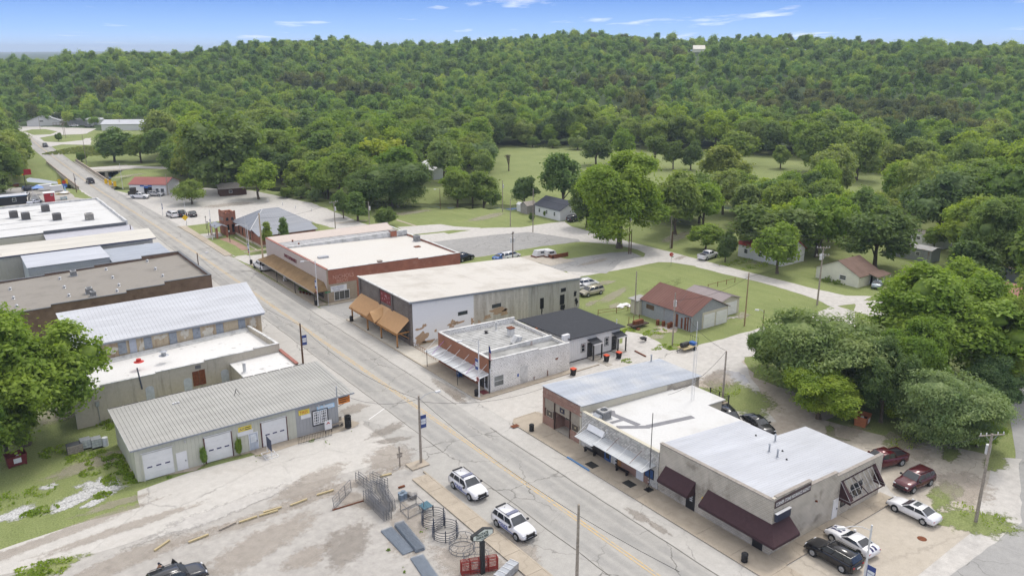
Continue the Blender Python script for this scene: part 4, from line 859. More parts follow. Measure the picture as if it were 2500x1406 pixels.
def ac_unit(x,y,z,w=0.9,d=0.9,h=0.9,label=None,group=None,m=None,rz=0):
 m=m or plain('ac_housing',(0.40,0.40,0.39,1),0.6,0.15);t=thing('air_conditioner',label,'air conditioner',(x,y,z),rz,group)
 def B(n,mt,f):mb=MB();f(mb);return mb.build(n,mt,t,world=False)
 B('cabinet',m,lambda b:(b.box(-w/2,w/2,-d/2,d/2,.08,h)))
 B('base',GALV,lambda b:b.box(-w/2-.1,w/2+.1,-d/2-.1,d/2+.1,0,.08))
 B('fan',DARK,lambda b:b.cyl(0,0,h,h+.025,min(w,d)*.38,n=16))
 gr=MB()
 for i in range(7):gr.box(-w/2-.012,w/2+.012,-d/2-.012,d/2+.012,.18+i*(h-.3)/7,.18+(i+.35)*(h-.3)/7)
 gr.build('grille',DARK,t,world=False)
 B('fan_guard',GALV,lambda b:[b.box(-.4*w,.4*w,-.01+k*.12*d,.01+k*.12*d,h+.03,h+.05)for k in(-2,-1,0,1,2)]);return t
def ribs(n,fn,m,root,name='roof_rib'):
 "n like pieces from fn(i) -> MB"
 for i in range(n):fn(i).build(name,m,root)
# ------------------------------------------------------------------ insurance building on the corner
BLK=brickmat('grey_block',(0.47,0.43,0.365,1),(0.55,0.505,0.43,1),(0.22,0.19,0.15,1),0.40,0.20,0.022,stain=((0.20,0.175,0.14,1),0.45,0.54,0.72),bs=0.6)
WROOF=metalroof('white_metal_roof',(0.47,0.485,0.52,1),(0.42,0.43,0.46,1),0.5)
MAROON=plain('maroon_canvas',(0.052,0.026,0.030,1),0.8,0.15,3,obj=False)
CAPG=plain('coping_grey',(0.30,0.27,0.24,1),0.8,0.2,3,obj=False)
ins=thing('insurance_office','grey concrete block corner building with white metal roof and dark maroon awnings','building',(9,6.9,0))
wall_y(0,0.3,[(0.0,0),(13.8,0),(13.8,5.45),(0.0,5.55)],'wall',BLK,ins)
wall_x(0,0.3,[(0.3,0),(18.0,0),(18.0,4.55),(9.9,4.75),(9.9,5.15),(5.6,5.3),(5.6,5.75),(0.3,5.85)],'wall',BLK,ins)
wall_x(0,0.298,[(0.002,5.55),(0.3,5.55),(0.3,5.84),(0.002,5.84)],'wall_corner',BLK,ins)
wall_y(17.7,0.3,[(0.3,0),(9.0,0),(9.0,3.6),(0.3,3.6)],'wall',BLK,ins);wall_y(12.2,0.3,[(9.3,0),(13.5,0),(13.5,3.7),(9.3,3.7)],'wall',BLK,ins)
wall_x(8.98,0.3,[(12.5,0),(18.0,0),(18.0,3.6),(12.5,3.6)],'wall',BLK,ins);wall_x(13.5,0.29,[(0.3,0),(12.5,0),(12.5,4.2),(0.3,5.3)],'wall',BLK,ins)
rp=[(0.28,0.3),(18.25,0.3),(18.25,9.2),(12.9,9.2),(12.9,13.85),(0.28,13.85)];zr=lambda x:5.35-x*0.083
MB().slab([(x,y,zr(x))for x,y in rp],(0,0,0.10)).build('roof',WROOF,ins)
k=0
for i in range(44):
 y=0.55+i*0.305
 if y>13.8:break
 xe=18.22 if y<9.15 else 12.88
 MB().slab([(0.32,y-.018,zr(0.32)+.101),(xe,y-.018,zr(xe)+.101),(xe,y+.018,zr(xe)+.101),(0.32,y+.018,zr(0.32)+.101)],(0,0,0.012)).build('roof_rib',WROOF,ins)
coping([(0.15,-.05,5.55),(0.15,13.82,5.46)],0.42,0.09,CAPG,ins);coping([(0.38,0.15,5.85),(5.62,0.15,5.76),],0.38,0.07,CAPG,ins);coping([(5.62,.15,5.3),(9.95,.15,5.15)],.38,.07,CAPG,ins);coping([(9.95,.15,4.75),(18.05,.15,4.56)],.38,.07,CAPG,ins)
def awning(parent,p0,p1,out,ztop,zbot,drop,m=MAROON,covered=True,name='awning',ends=True):
 "sloping canvas from wall line p0-p1 out by vector out"
 a=MB();o=Vector((out[0],out[1],0));P0=Vector((*p0,ztop));P1=Vector((*p1,ztop));Q0=P0+o;Q1=P1+o;Q0.z=Q1.z=zbot
 a.slab([P0,P1,Q1,Q0],(0,0,-0.03));V=Vector((0,0,-drop));n=o.normalized()*0.02
 a.slab([Q0+V,Q1+V,Q1,Q0],n)
 if ends:
  for P_,Q_ in((P0,Q0),(P1,Q1)):
   B=Vector((P_.x,P_.y,zbot-drop));d=(P1-P0).normalized()*0.02;a.slab([P_,Q_,Q_+V,B],d)
 return a.build(name,m,parent)
awning(ins,(0,12.9),(0,8.9),(-1.15,0),3.35,2.2,0.28)
# wrap-round awning at the corner
a=MB();A_,B_,C_=Vector((0,7.3,3.3)),Vector((0,0,3.3)),Vector((2.5,0,3.3));a1,b1,c1=Vector((-1.3,7.3,2.15)),Vector((-1.3,-1.3,2.15)),Vector((2.5,-1.3,2.15));dn=Vector((0,0,-.28))
a.slab([A_,B_,b1,a1],(0,0,-.03));a.slab([B_,C_,c1,b1],(0,0,-.03));a.slab([a1,b1,b1+dn,a1+dn],(-.02,0,0));a.slab([b1,c1,c1+dn,b1+dn],(0,-.02,0));a.slab([A_,a1,a1+dn,Vector((0,7.3,1.87))],(0,.02,0));a.slab([C_,c1,c1+dn,Vector((2.5,0,1.87))],(.02,0,0));a.build('awning',MAROON,ins)
# torn awning frame on the side
tf=MB();X0,X1=10.6,16.6
for x in np.linspace(X0,X1,9):tf.bar((x,-.03,3.95),(x,-1.25,2.25),.03,5)
tf.bar((X0,-.03,3.95),(X1,-.03,3.95),.03);tf.bar((X0,-.05,2.25),(X1,-.05,2.25),.025)
for x in np.linspace(X0,X1,5):tf.bar((x,-1.25,2.25),(x,-.03,2.25),.025,5)
fr=tf.build('awning_frame',plain('bare_frame_metal',(0.45,0.44,0.43,1),0.5,0.2),ins)
c=MB();c.slab([(X0,-.02,3.95),(X0,-1.27,2.25),(X0,-1.27,1.95),(X0,-.02,1.95)],(.02,0,0));c.slab([(X1,-.02,3.95),(X1,-1.27,2.25),(X1,-1.27,1.95),(X1,-.02,1.95)],(.02,0,0));c.box(X0,X1,-1.31,-1.27,2.12,2.27);c.box(X0,X1,-.06,-.02,3.9,4.02)
c.slab([(X0,-.06,3.93),(X0+.35,-.06,3.93),(X0+.55,-1.2,2.31),(X0,-1.25,2.28)],(0,0,.02));c.slab([(X1-.5,-.06,3.93),(X1,-.06,3.93),(X1,-1.25,2.28),(X1-.25,-1.0,2.6)],(0,0,.02));c.bar((12.6,-.1,3.8),(13.6,-1.28,2.25),.05);c.build('torn_canvas',MAROON,ins)
window_x(ins,12.5,14.6,1.3,2.9,0,-1,FRAME_D,cols=3,rows=1);window_x(ins,11.0,11.9,1.0,2.6,0,-1,FRAME_D,rows=1)
door_x(ins,9.75,10.45,.14,2.2,0,-1,FRAME_W)
window_y(ins,9.9,11.9,1.1,2.2,0,-1,FRAME_D,cols=2,rows=1);window_y(ins,3.4,6.4,1.0,2.3,0,-1,FRAME_D,cols=3,rows=1)
for y0 in(8.9,0.8):
 d=door_y(ins,y0,y0+.95,.14,2.15,0,-1,BLACK,FRAME_D);[MB().box(-.062,-.056,y0+.2,y0+.75-.1*k_,1.55-.22*k_,1.65-.22*k_).build('door_print',WHITE,d)for k_ in range(3)]
s=MB().box(0.12,5.45,-.07,-.005,4.85,5.62).build('name_board',plain('maroon_sign',(0.075,0.05,0.052,1),.6,.15),ins);text('CORNER STONE INSURANCE AGENCY',.50,WHITE,s,(0.22,-.075,5.06),SOUTH,.012,sx=.585)
s=MB().box(0.15,2.2,-.36,-.12,3.6,4.35).build('lightbox_sign',plain('dark_blue_sign',(0.03,0.035,0.06,1),.3,.1),ins);MB().box(0.13,2.22,-.38,-.10,4.35,4.42).build('sign_top',WHITE,s)
mb=MB().box(-.04,-.003,6.9,8.0,.9,2.2);s=mb.build('yellow_poster',plain('yellow_print',(0.72,0.52,0.05,1),.6,.1),ins);MB().box(-.046,-.04,7.15,7.95,1.9,2.05).build('print',BLACK,s);MB().box(-.046,-.04,7.2,7.9,1.7,1.84).build('print',MAROON,s);MB().bar((-.042,7.5,1.35),(-.048,7.5,1.35),.24,20).build('emblem',WHITE,s);MB().bar((-.05,7.5,1.35),(-.054,7.5,1.35),.13,14).build('emblem',BLACK,s)
mb=MB().bar((6.6,-.02,3.3),(6.6,-.18,3.35),.1,10);mb.build('wall_lamp',RUST,ins)
for(px_,py_),h in(((1893,1060),.75),((1878,1090),.8),((1898,1104),.8)):
 x,y=G(px_,py_+8,4.9);vent_pipe(x,y,zr(x)+.1,h,.09,GALV,label={1893:'rear one of three tall vent pipes on the white insurance roof',1878:'left one of three tall vent pipes on the white insurance roof',1898:'front one of three tall vent pipes on the white insurance roof'}[px_])
for i,(px_,py_)in enumerate(((1846,1056),(1911,1095),(1921,1118))):
 x,y=G(px_,py_,4.9);vent_pipe(x,y,zr(x)+.1,.14,.07,BLACK,cap=False,label='short black pipe stub on the white insurance roof',group='pipe stubs on the white insurance roof')
# ------------------------------------------------------------------ stone-fronted cafe
CREAM=stained('cream_render',(0.52,0.49,0.40,1),(0.58,0.545,0.45,1),(0.45,0.41,0.32,1),(0.6,0.85),.4)
STONE=[stained('white_split_stone_%d'%i,sc((.62,.60,.56),k),sc((.72,.70,.66),k),sc((.40,.38,.34),k),(.5,.75),2.0,bump=.8)for i,k in enumerate((1.0,.9,1.08,.82))]
MORT=plain('dark_mortar',(0.06,0.052,0.045,1),.95,.3,4,obj=False)
BRK=brickmat('old_red_brick',(0.26,0.125,0.085,1),(0.34,0.19,0.14,1),(0.36,0.31,0.27,1),stain=((0.45,0.37,0.31,1),1.4,0.55,0.75))
TPO=stained('white_membrane',(0.56,0.56,0.555,1),(0.62,0.62,0.615,1),(0.46,0.45,0.43,1),(0.5,0.8),0.3,bump=.05)
cafe=thing('stone_front_shop','low shop with white split-stone front, white membrane roof and long hung metal canopy','building',(8,19.9,0))
Y0,Y1=13.85,26.0
wall_y(0.05,.25,[(Y0,0),(Y1,0),(Y1,4.35),(Y0,4.35)],'wall',MORT,cafe)
wall_x(Y0-.02,.28,[(.3,0),(14.5,0),(14.5,3.4),(.3,4.35)],'wall',CREAM,cafe);wall_y(14.5,.3,[(Y0,0),(Y1,0),(Y1,3.2),(Y0,3.2)],'wall',CREAM,cafe)
rz_=lambda x:3.95-x*.045
MB().slab([(.3,Y0+.25,rz_(.3)),(14.9,Y0+.1,rz_(14.9)),(14.9,Y1-.02,rz_(14.9)),(.3,Y1-.02,rz_(.3))],(0,0,-.12)).build('roof',TPO,cafe)
MB().slab([(14.9,20.4,3.05),(18.4,20.4,2.9),(18.4,25.8,2.9),(14.9,25.8,3.05)],(0,0,.12)).build('rear_roof',TPO,cafe);MB().box(14.9,18.1,20.7,25.6,0,2.88).build('rear_room',CREAM,cafe)
coping([(.15,Y0,4.35),(.15,Y1+.0,4.35)],.42,.1,CREAM,cafe)
GREYM=plain('grey_walk_pad',(0.20,0.20,0.215,1),.8,.1,2,obj=False)
def strip(pts,w,z=.012):
 mb=MB()
 for a_,b_ in zip(pts,pts[1:]):
  a_=G(*a_,3.75);b_=G(*b_,3.75);d=Vector((b_[0]-a_[0],b_[1]-a_[1])).normalized();n=Vector((-d.y,d.x))*w/2
  mb.slab([(a_[0]-n.x,a_[1]-n.y,rz_(a_[0])+z),(b_[0]-n.x,b_[1]-n.y,rz_(b_[0])+z),(b_[0]+n.x,b_[1]+n.y,rz_(b_[0])+z),(a_[0]+n.x,a_[1]+n.y,rz_(a_[0])+z)],(0,0,.008));z+=.009
 return mb.build('walk_pad',GREYM,cafe)
strip([z3(1800,300),z3(1950,300)],1.1);strip([z3(1900,300),z3(2110,385)],.75);strip([z3(1920,375),z3(2010,345)],.5);strip([z3(1960,405),z3(2180,395)],.7);strip([z3(2170,392),z3(2480,310)],.75)
# split-stone courses, one object per block, shared shapes
blk=[]
for j in range(4):
 rr=random.Random(j);mb=MB();x0=-.06-rr.uniform(0,.02)
 mb.hexa([(0,.02,.022),(x0,.035,.038),(x0,.365,.038),(0,.38,.022)],[(0,.02,.178),(x0-.01,.035,.162),(x0-.015,.365,.164),(0,.38,.178)])
 me=bpy.data.meshes.new('stone_block');me.from_pydata(mb.v,[],mb.f);me.materials.append(STONE[j]);me.update();blk.append(me)
W_=next(o for o in cafe.children if o.name.startswith('wall'))
nb=0;low=MB()
for r_ in range(21):
 z=.14+r_*.2;y=Y0+.02-(.2 if r_%2 else 0)
 while y<Y1-.05:
  ya,yb=max(y,Y0+.02),min(y+.4,Y1-.03);keep=r_>=10 or ya>24.0 or ya<14.9 or(19.9<ya<21.0)
  if keep and yb-ya>.1:
   if r_>=12 and yb-ya>.39 and nb<290:
    o=bpy.data.objects.new('stone_block',R.choice(blk));COL.objects.link(o);o.parent=cafe;o.location=(0.05-8,ya-19.9,z);nb+=1
   else:low.hexa([(.05,ya+.012,z+.012),(-.02,ya+.03,z+.03),(-.02,yb-.03,z+.03),(.05,yb-.012,z+.012)],[(.05,ya+.012,z+.188),(-.02,ya+.03,z+.17),(-.02,yb-.03,z+.17),(.05,yb-.012,z+.188)],0)
  y+=.4
o=low.build('stone_blocks',STONE[0],cafe);o['kind']='stuff'
wall_y(-.01,.06,[(15.0,.14),(19.8,.14),(19.8,2.1),(15.0,2.1)],'brick_panel',BRK,cafe)
window_y(cafe,17.2,19.2,1.0,2.1,-.02,-1,plain('orange_wood',(0.32,0.16,0.06,1),.6,.2),cols=2,rows=1);MB().box(-.07,-.02,19.25,19.8,.4,2.1).build('menu_board',plain('orange_wood',(0,0,0,1)),cafe)
door_y(cafe,15.95,16.85,.14,2.15,-.02,-1,FRAME_W)
BLUEW=plain('blue_paint',(0.045,0.10,0.24,1),.5,.1);window_y(cafe,15.0-.6,15.7,1.0,2.1,-.03,-1,FRAME_D,BLUEW,cols=2,rows=1);window_y(cafe,21.9,22.6,1.4,2.3,-.02,-1,BLUEW,BLUEW,rows=1);door_y(cafe,21.0,21.85,.14,2.15,-.02,-1,BLUEW,BLUEW,GLASS)
CAN=metalroof('galvanised_canopy',(0.52,0.54,0.56,1),(0.60,0.62,0.64,1),.5,.4,.2)
for y0,y1,zz0,dz in((14.2,21.9,2.75,-.18),(21.9,24.9,2.72,-.45)):
 MB().slab([(-.03,y0,zz0),(-2.0,y0,zz0+dz),(-2.0,y1-.01,zz0+dz),(-.03,y1-.01,zz0)],(0,0,.05)).build('canopy',CAN,cafe)
 n=int((y1-y0)/.32)
 for i in range(n):y=y0+.15+i*.32;MB().slab([(-.05,y,zz0+.051),(-1.98,y,zz0+dz+.051),(-1.98,y+.05,zz0+dz+.051),(-.05,y+.05,zz0+.051)],(0,0,.03)).build('canopy_rib',CAN,cafe)
MB().slab([(-.04,22.0,2.85),(-.45,22.0,2.85),(-.1,22.0,3.45),(-.04,22.0,3.45)],(0,2.6,0)).build('flashing',WHITE,cafe)
for y in(14.6,16.3,18.0,19.8,21.6,24.7):MB().bar((-.03,y,3.6),(-1.85,y,2.62),.022,6).build('hanger_rod',RUST if y in(16.3,19.8)else WHITE,cafe)
x,y=G(*z3(1885,330),3.9);u=ac_unit(x-.3,y,rz_(x)+.0,1.3,1.1,1.1,'grey rooftop air conditioner with round fan on the white cafe roof',rz=0);MB().slab([(-1.5,-.5,.1),(-.66,-.5,.1),(-.66,-.5,.75),(-1.0,-.5,.8),(-1.4,-.5,.5)],(0,1.0,0)).build('duct',GALV,u,world=False)
# ------------------------------------------------------------------ old brick bank
BROOF=metalroof('silver_coated_roof',(0.40,0.43,0.48,1),(0.56,0.56,0.55,1),.75,.5)
bank=thing('brick_shop','old red brick storefront with recessed doorway and blue-grey metal roof','building',(9,29.6,0))
YB0,YB1=26.02,33.2
wall_x(YB1-.3,.3,[(0.0,0),(20,0),(20,3.7),(0.0,4.95)],'wall',BRK,bank);wall_x(YB0,.3,[(0.0,0),(14,0),(14,4.05),(0.0,4.9)],'wall',CREAM,bank);wall_x(YB0,.3,[(14.001,0),(20,0),(20,3.67),(14.001,4.05)],'wall',BLK,bank);wall_y(19.7,.3,[(YB0+.3,0),(YB1-.3,0),(YB1-.3,3.6),(YB0+.3,3.6)],'wall',BLK,bank)
MB().slab([(-.12,YB0-.1,5.0),(20.3,YB0-.1,3.7),(20.3,YB1+.15,3.7),(-.12,YB1+.15,5.0)],(0,0,.07)).build('roof',BROOF,bank)
for i in range(24):y=YB0+.1+i*.3;MB().slab([(-.1,y,5.071),(20.28,y,3.771),(20.28,y+.03,3.771),(-.1,y+.03,5.071)],(0,0,.025)).build('roof_rib',BROOF,bank)
mb=MB();mb.box(0,.3,YB0+.3,YB1-.3,3.75,4.85);mb.build('parapet',BRK,bank);MB().box(-.06,0,YB0,YB1,4.15,4.27).build('brick_cornice',BRK,bank);MB().box(-.05,0,YB0,YB1,3.66,3.78).build('brick_cornice',BRK,bank)
for y0,y1 in((YB0+.3,28.0),(31.0,YB1-.3)):MB().box(.0,.3,y0,y1,0,1.25).build('stall_riser',BRK,bank)
TANB=plain('tan_panel',(0.33,0.29,0.23,1),.8,.12,3,obj=False)
for y0,y1,zb in((YB0+.3,28.0,2.3),(28.12,30.88,2.45),(31.0,YB1-.3,2.3)):
 n=int((y1-y0)/.26)
 for i in range(n):a_=y0+(y1-y0)*i/n;MB().box(.08,.2,a_+.01,y0+(y1-y0)*(i+1)/n-.01,zb,3.72).build('board',TANB,bank)
 MB().box(.2,.28,y0,y1,zb,3.72).build('backing',MORT,bank)
for y in(28.06,30.94):MB().box(-.04,.12,y-.06,y+.06,0,3.7).build('column',plain('dark_brown_iron',(0.07,0.045,0.035,1),.7,.2),bank)
for y0 in(26.55,31.3):w=window_y(bank,y0,y0+1.3,1.3,2.25,.12,-1,plain('tan_trim',(.42,.37,.30,1),.7),plain('brown_glass',(.09,.075,.06,1),.3,.3),rows=1);MB().bar((.098,y0+.65,1.78),(.09,y0+.65,1.78),.13,12).build('emblem',plain('gold_print',(.45,.38,.25,1),.6),w)
wall_y(1.6,.12,[(29.2,.0),(30.9,.0),(30.9,1.1),(29.2,1.1)],'recess_wall',BRK,bank);wall_y(1.6,.1,[(28.1,2.3),(30.9,2.3),(30.9,3.7),(28.1,3.7)],'recess_panel',TANB,bank);window_y(bank,29.3,30.8,1.15,2.25,1.62,-1,plain('tan_trim',(0,0,0,1)),rows=1);door_y(bank,28.2,29.1,.14,2.25,1.66,-1,FRAME_D,FRAME_D,GLASS)
MB().box(.3,1.6,28.0,28.1,0,3.7).build('recess_wall',BRK,bank);MB().box(.3,1.6,30.9,31.0,0,3.7).build('recess_wall',BRK,bank);MB().box(.1,1.7,28.1,30.9,.10,.15).build('threshold',CONC,bank)
s=MB().box(.03,.07,29.15,30.0,2.75,3.35).build('hanging_sign',plain('navy_sign',(.03,.03,.05,1),.5),bank);MB().bar((.028,29.57,3.05),(.02,29.57,3.05),.12,12).build('emblem',plain('gold_print',(0,0,0,1)),s)
x,y=G(*z6(805,895),3.9);vent_pipe(x,y,5.0-.0637*x+.07,.9,.1,GALV,label='vent pipe standing at the rear edge of the blue-grey bank roof')
# deck behind
dk=thing('wooden_deck','small weathered wooden deck with black railing behind the white-roofed cafe','deck',(20.5,24,0));x0,y0=G(*z6(1065,1150));DW=plain('weathered_deck',(.38,.32,.24,1),.9,.2,4);bx0,bx1,by0,by1=18.6,21.6,22.4,25.4
for i in range(15):MB().box(bx0,bx1,by0+i*.2+.01,by0+(i+1)*.2-.01,.95,1.0).build('deck_board',DW,dk)
MB().box(bx0+.05,bx1-.05,by0+.05,by1-.05,.75,.945).build('deck_frame',DW,dk)
for x,y in((bx0,by0),(bx1,by0),(bx1,by1),(bx0,by1),(bx1,(by0+by1)/2)):MB().box(x-.05,x+.05,y-.05,y+.05,0,2.0).build('post',FRAME_D,dk)
for z in(1.35,1.65,1.95):MB().bar((bx0,by0,z),(bx1,by0,z),.03).bar((bx1,by0,z),(bx1,by1,z),.03).build('rail',FRAME_D,dk)
# ------------------------------------------------------------------ post office with painted block side
PWB=brickmat('worn_white_block',(0.76,0.75,0.72,1),(0.80,0.79,0.77,1),(0.42,0.40,0.37,1),0.42,0.21,0.02,stain=((0.30,0.28,0.26,1),5.5,0.55,0.62),bs=1.0)
OBRK=brickmat('orange_red_brick',(0.27,0.105,0.055,1),(0.34,0.14,0.075,1),(0.30,0.20,0.15,1),stain=((0.19,0.07,0.04,1),1.2,0.6,0.8))
POROOF=stained('stained_grey_membrane',(0.30,0.30,0.295,1),(0.42,0.42,0.41,1),(0.17,0.17,0.165,1),(0.42,0.66),0.6,bump=.1)
SEAM=stained('white_seam',(0.58,0.58,0.57,1),(0.66,0.66,0.65,1),(0.30,0.30,0.29,1),(0.45,0.7),1.1,bump=.1)
po=thing('post_office','corner post office with orange brick front, worn white block side and stained grey roof','building',(6.7,51.2,0))
YP0,YP1=44.4,57.9;zp=lambda x:4.1-x*.04
wall_y(0,.3,[(YP0,0),(YP1,0),(YP1,4.75),(YP0,4.75)],'wall',OBRK,po);wall_x(YP0-.04,.32,[(.02,0),(13.6,0),(13.6,4.15),(8.0,4.3),(8.0,4.5),(.02,4.7)],'wall',PWB,po);wall_x(YP1-.3,.3,[(.3,0),(13.6,0),(13.6,4.3),(.3,4.7)],'wall',PWB,po);wall_y(13.3,.3,[(YP0+.3,0),(YP1-.3,0),(YP1-.3,4.0),(YP0+.3,4.0)],'wall',PWB,po)
MB().box(-.05,.0,YP0-.05,YP0+.35,0,4.65).build('corner_board',FRAME_W,po)
MB().slab([(.3,YP0+.28,zp(.3)),(13.4,YP0+.28,zp(13.4)),(13.4,YP1-.3,zp(13.4)),(.3,YP1-.3,zp(.3))],(0,0,-.15)).build('roof',POROOF,po)
for i in range(15):
 y=48.6+i*.62
 if y<YP1-.4:MB().slab([(.6,y,zp(.6)),(12.6,y,zp(12.6)),(12.6,y+.16,zp(12.6)),(.6,y+.16,zp(.6))],(0,0,.03)).build('roof_rib',SEAM,po)
MB().box(.35,13.3,48.0,48.35,3.6,4.35).build('roof_curb',SEAM,po)
coping([(.15,YP0,4.75),(.15,YP1,4.75)],.42,.07,SEAM,po);coping([(.3,YP0+.12,4.68),(8.05,YP0+.12,4.5)],.4,.08,SEAM,po);coping([(8.05,YP0+.12,4.3),(13.65,YP0+.12,4.15)],.4,.08,SEAM,po);coping([(.3,YP1-.15,4.7),(13.65,YP1-.15,4.3)],.4,.1,SEAM,po)
window_x(po,.45,2.1,.75,2.3,YP0-.04,-1,FRAME_W,glass_mat('pale_glass',(.10,.11,.11,1),.15),rows=2);MB().box(4.9,6.1,YP0-.075,YP0-.045,.2,2.6).build('painted_panel',SEAM,po);MB().box(4.35,4.6,YP0-.07,YP0-.045,1.3,1.7).build('notice_sign',plain('sign_blue',(.06,.12,.35,1),.5),po);MB().box(11,11.5,YP0-.06,YP0-.045,2.2,2.45).build('wall_vent',RUST,po)
for x in(9.6,7.2):MB().bar((x,YP0-.12,.15),(x,YP0-.12,1.0 if x>9 else .6),.05).build('meter_pipe',RUST,po)
door_y(po,44.9,45.8,.14,2.3,0,-1,FRAME_W,FRAME_W,GLASS);MB().box(-.03,.02,46.0,47.2,.2,2.3).build('shop_window',GLASS,po);window_y(po,49.2,51.6,1.0,2.2,0,-1,cols=2,rows=1);window_y(po,53.2,56.6,1.0,2.2,0,-1,cols=3,rows=1)
for i in range(34):
 y=44.6+i*.395;z0=2.62+.02*math.sin(i*2.1);mt=CAN if i%7 else metalroof('bright_canopy',(.66,.68,.70,1),None)
 MB().slab([(-.02,y,z0),(-2.3,y+.0,z0-.38),(-2.3,y+.36,z0-.38),(-.02,y+.36,z0)],(0,0,.03+.03*(i%2))).build('canopy_sheet',mt,po)
for i,y in enumerate((45.2,47.3,49.6,51.9,54.2,56.2,58.0)):MB().bar((-.03,y,3.9),(-2.05,y,2.32),.03,6).build('hanger_rod',plain('lilac_paint',(.45,.2,.5,1),.6)if i in(1,5)else FRAME_W,po)
for y in(49.0,57.2):MB().bar((-2.35,y,.13),(-2.35,y,2.35+(.3 if y>57 else 0)),.045).build('canopy_post',BLACK,po)
def chimney(x,y,z,w,h,m,cap,label,cat='chimney',name='roof_chimney'):
 t=thing(name,label,cat,(x,y,z));MB().box(x-w/2,x+w/2,y-w/2,y+w/2,z-.3,z+h).build('stack',m,t);MB().box(x-w/2-.08,x+w/2+.08,y-w/2-.08,y+w/2+.08,z+h,z+h+.12).build('cap',cap,t);MB().box(x-w/2-.12,x+w/2+.12,y-w/2-.12,y+w/2+.12,z-.02,z+.06).build('flashing',SEAM,t);return t
zr5=zz(1020,780,7.03)
x,y=G(*zr5(1595,250),3.9);chimney(x,y,zp(x),.8,1.1,SEAM,RUST,'white square chimney with a rusty cap on the post office roof')
x,y=G(*zr5(1345,160),3.9);vent_pipe(x,y,zp(x),1.2,.16,SEAM,label='white pipe with a dark tip near the rear of the post office roof')
for p,l in((zr5(1175,225),'small blue-black vent on the ribbed part of the post office roof'),(zr5(1612,450),'small dark vent beside the bent sheet on the post office roof'),(zr5(1932,400),'larger rusty round vent on the post office roof'),(z5(1975,722),'flat rusty round vent at the rear of the post office roof')):
 x,y=G(*p,3.9);vent_pipe(x,y,zp(x),.3,.2,RUST if 'rusty' in l else BLACK,label=l)
x,y=G(*zr5(1700,390),3.9);tag(MB().slab([(x-.9,y-.5,3.95),(x+.3,y-.5,3.95),(x+.7,y-.5,4.7),(x-.2,y-.5,4.9)],(.2,1.2,0)).build('bent_sheet',SEAM),'bent white metal sheet propped on the post office roof','sheet metal')
# gap fence
rl=thing('iron_railing','rusty iron railing across the gap between the post office and the painted white building','railing',(-.1,62,0))
for i in range(13):MB().bar((-.1,58.6+i*.55,.1),(-.1,58.6+i*.55,.95),.02,5).build('bar',RUST,rl)
MB().bar((-.1,58.6,.95),(-.1,65.3,.95),.03).build('rail',RUST,rl);MB().bar((-.1,58.6,.3),(-.1,65.3,.3),.02).build('rail',RUST,rl)
sheet('gap_slab',[(0,58),(14,58),(14,65.8),(0,65.8)],.03,BROKEN,0,px=False)
# ------------------------------------------------------------------ long painted building with orange-roofed porch
PAINTW=stained('white_limewash',(0.70,0.70,0.71,1),(0.76,0.76,0.77,1),(0.60,0.60,0.61,1),(0.55,0.8),.3,bump=.2)
def plaster(name):
 t=NT(name);p=t.pos();b=t.noise(t.pos(scale=(1.2,1.2,.12)),1.0,7,.68);c=t.noise(p,3,5,.6)
 col=t.ramp(b,[(0.3,(.30,.26,.205,1)),(.48,(.50,.455,.385,1)),(.64,(.66,.62,.55,1))]);col=t.mix(.3,col,t.ramp(c,[(.3,(.17,.16,.14,1)),(.7,(.5,.48,.44,1))]));return t.out(col,.95,bump=c,bs=.3)
PLAST=plaster('streaked_render');GREYR=stained('grey_render',(0.36,0.34,0.30,1),(0.43,0.41,0.365,1),(0.21,0.195,0.17,1),(.5,.7),.5,streak=True)
DSTONE=brickmat('dark_rough_brick',(0.14,0.12,0.105,1),(0.22,0.195,0.175,1),(0.09,0.08,0.07,1),.35,.10,.016,stain=((.42,.39,.34,1),2.0,.62,.70),bs=1.0)
TANR=stained('tan_membrane',(0.52,0.495,0.455,1),(0.57,0.545,0.50,1),(0.40,0.37,0.325,1),(.48,.72),.2,bump=.05)
wb_=thing('old_store','long two-tone building with white painted side wall, tan flat roof and dark rough front','building',(17,74.8,0));YW0,YW1=65.95,83.7;zw=lambda x:7.12-x*.053
FR=[(0,11.5,PAINTW),(11.5,22.6,PLAST),(22.6,34.0,GREYR)]
for i,(xa,xb,m)in enumerate(FR):wall_x(YW0,.3,[(xa+(.0 if i else .32),0),(xb,0),(xb,zw(xb)),(xa+(.0 if i else .32),zw(xa))],'wall',m,wb_)
wall_x(YW1-.3,.3,[(.3,0),(34,0),(34,zw(34)),(.3,zw(0))],'wall',GREYR,wb_);wall_y(33.7,.3,[(YW0+.3,0),(YW1-.3,0),(YW1-.3,zw(34)),(YW0+.3,zw(34))],'wall',GREYR,wb_);wall_y(0,.3,[(YW0,0),(YW1,0),(YW1,7.1),(YW0,7.1)],'wall',DSTONE,wb_)
MB().slab([(-.25,YW0-.18,zw(-.25)),(34.15,YW0-.18,zw(34.15)),(34.15,YW1+.15,zw(34.15)),(-.25,YW1+.15,zw(-.25))],(0,0,.16)).build('roof',TANR,wb_)
MB().slab([(-.3,YW0-.2,zw(-.3)-.14),(34.2,YW0-.2,zw(34.2)-.14),(34.2,YW0-.2,zw(34.2)+.10),(-.3,YW0-.2,zw(-.3)+.10)],(0,-.05,0)).build('eave_trim',plain('grey_trim',(.22,.24,.27,1),.5),wb_)
MB().slab([(-.3,YW0-.2,7.28),(.05,YW0-.2,7.27),(.05,YW1+.2,7.27),(-.3,YW1+.2,7.28)],(0,0,.06)).build('roof_edge',SEAM,wb_)
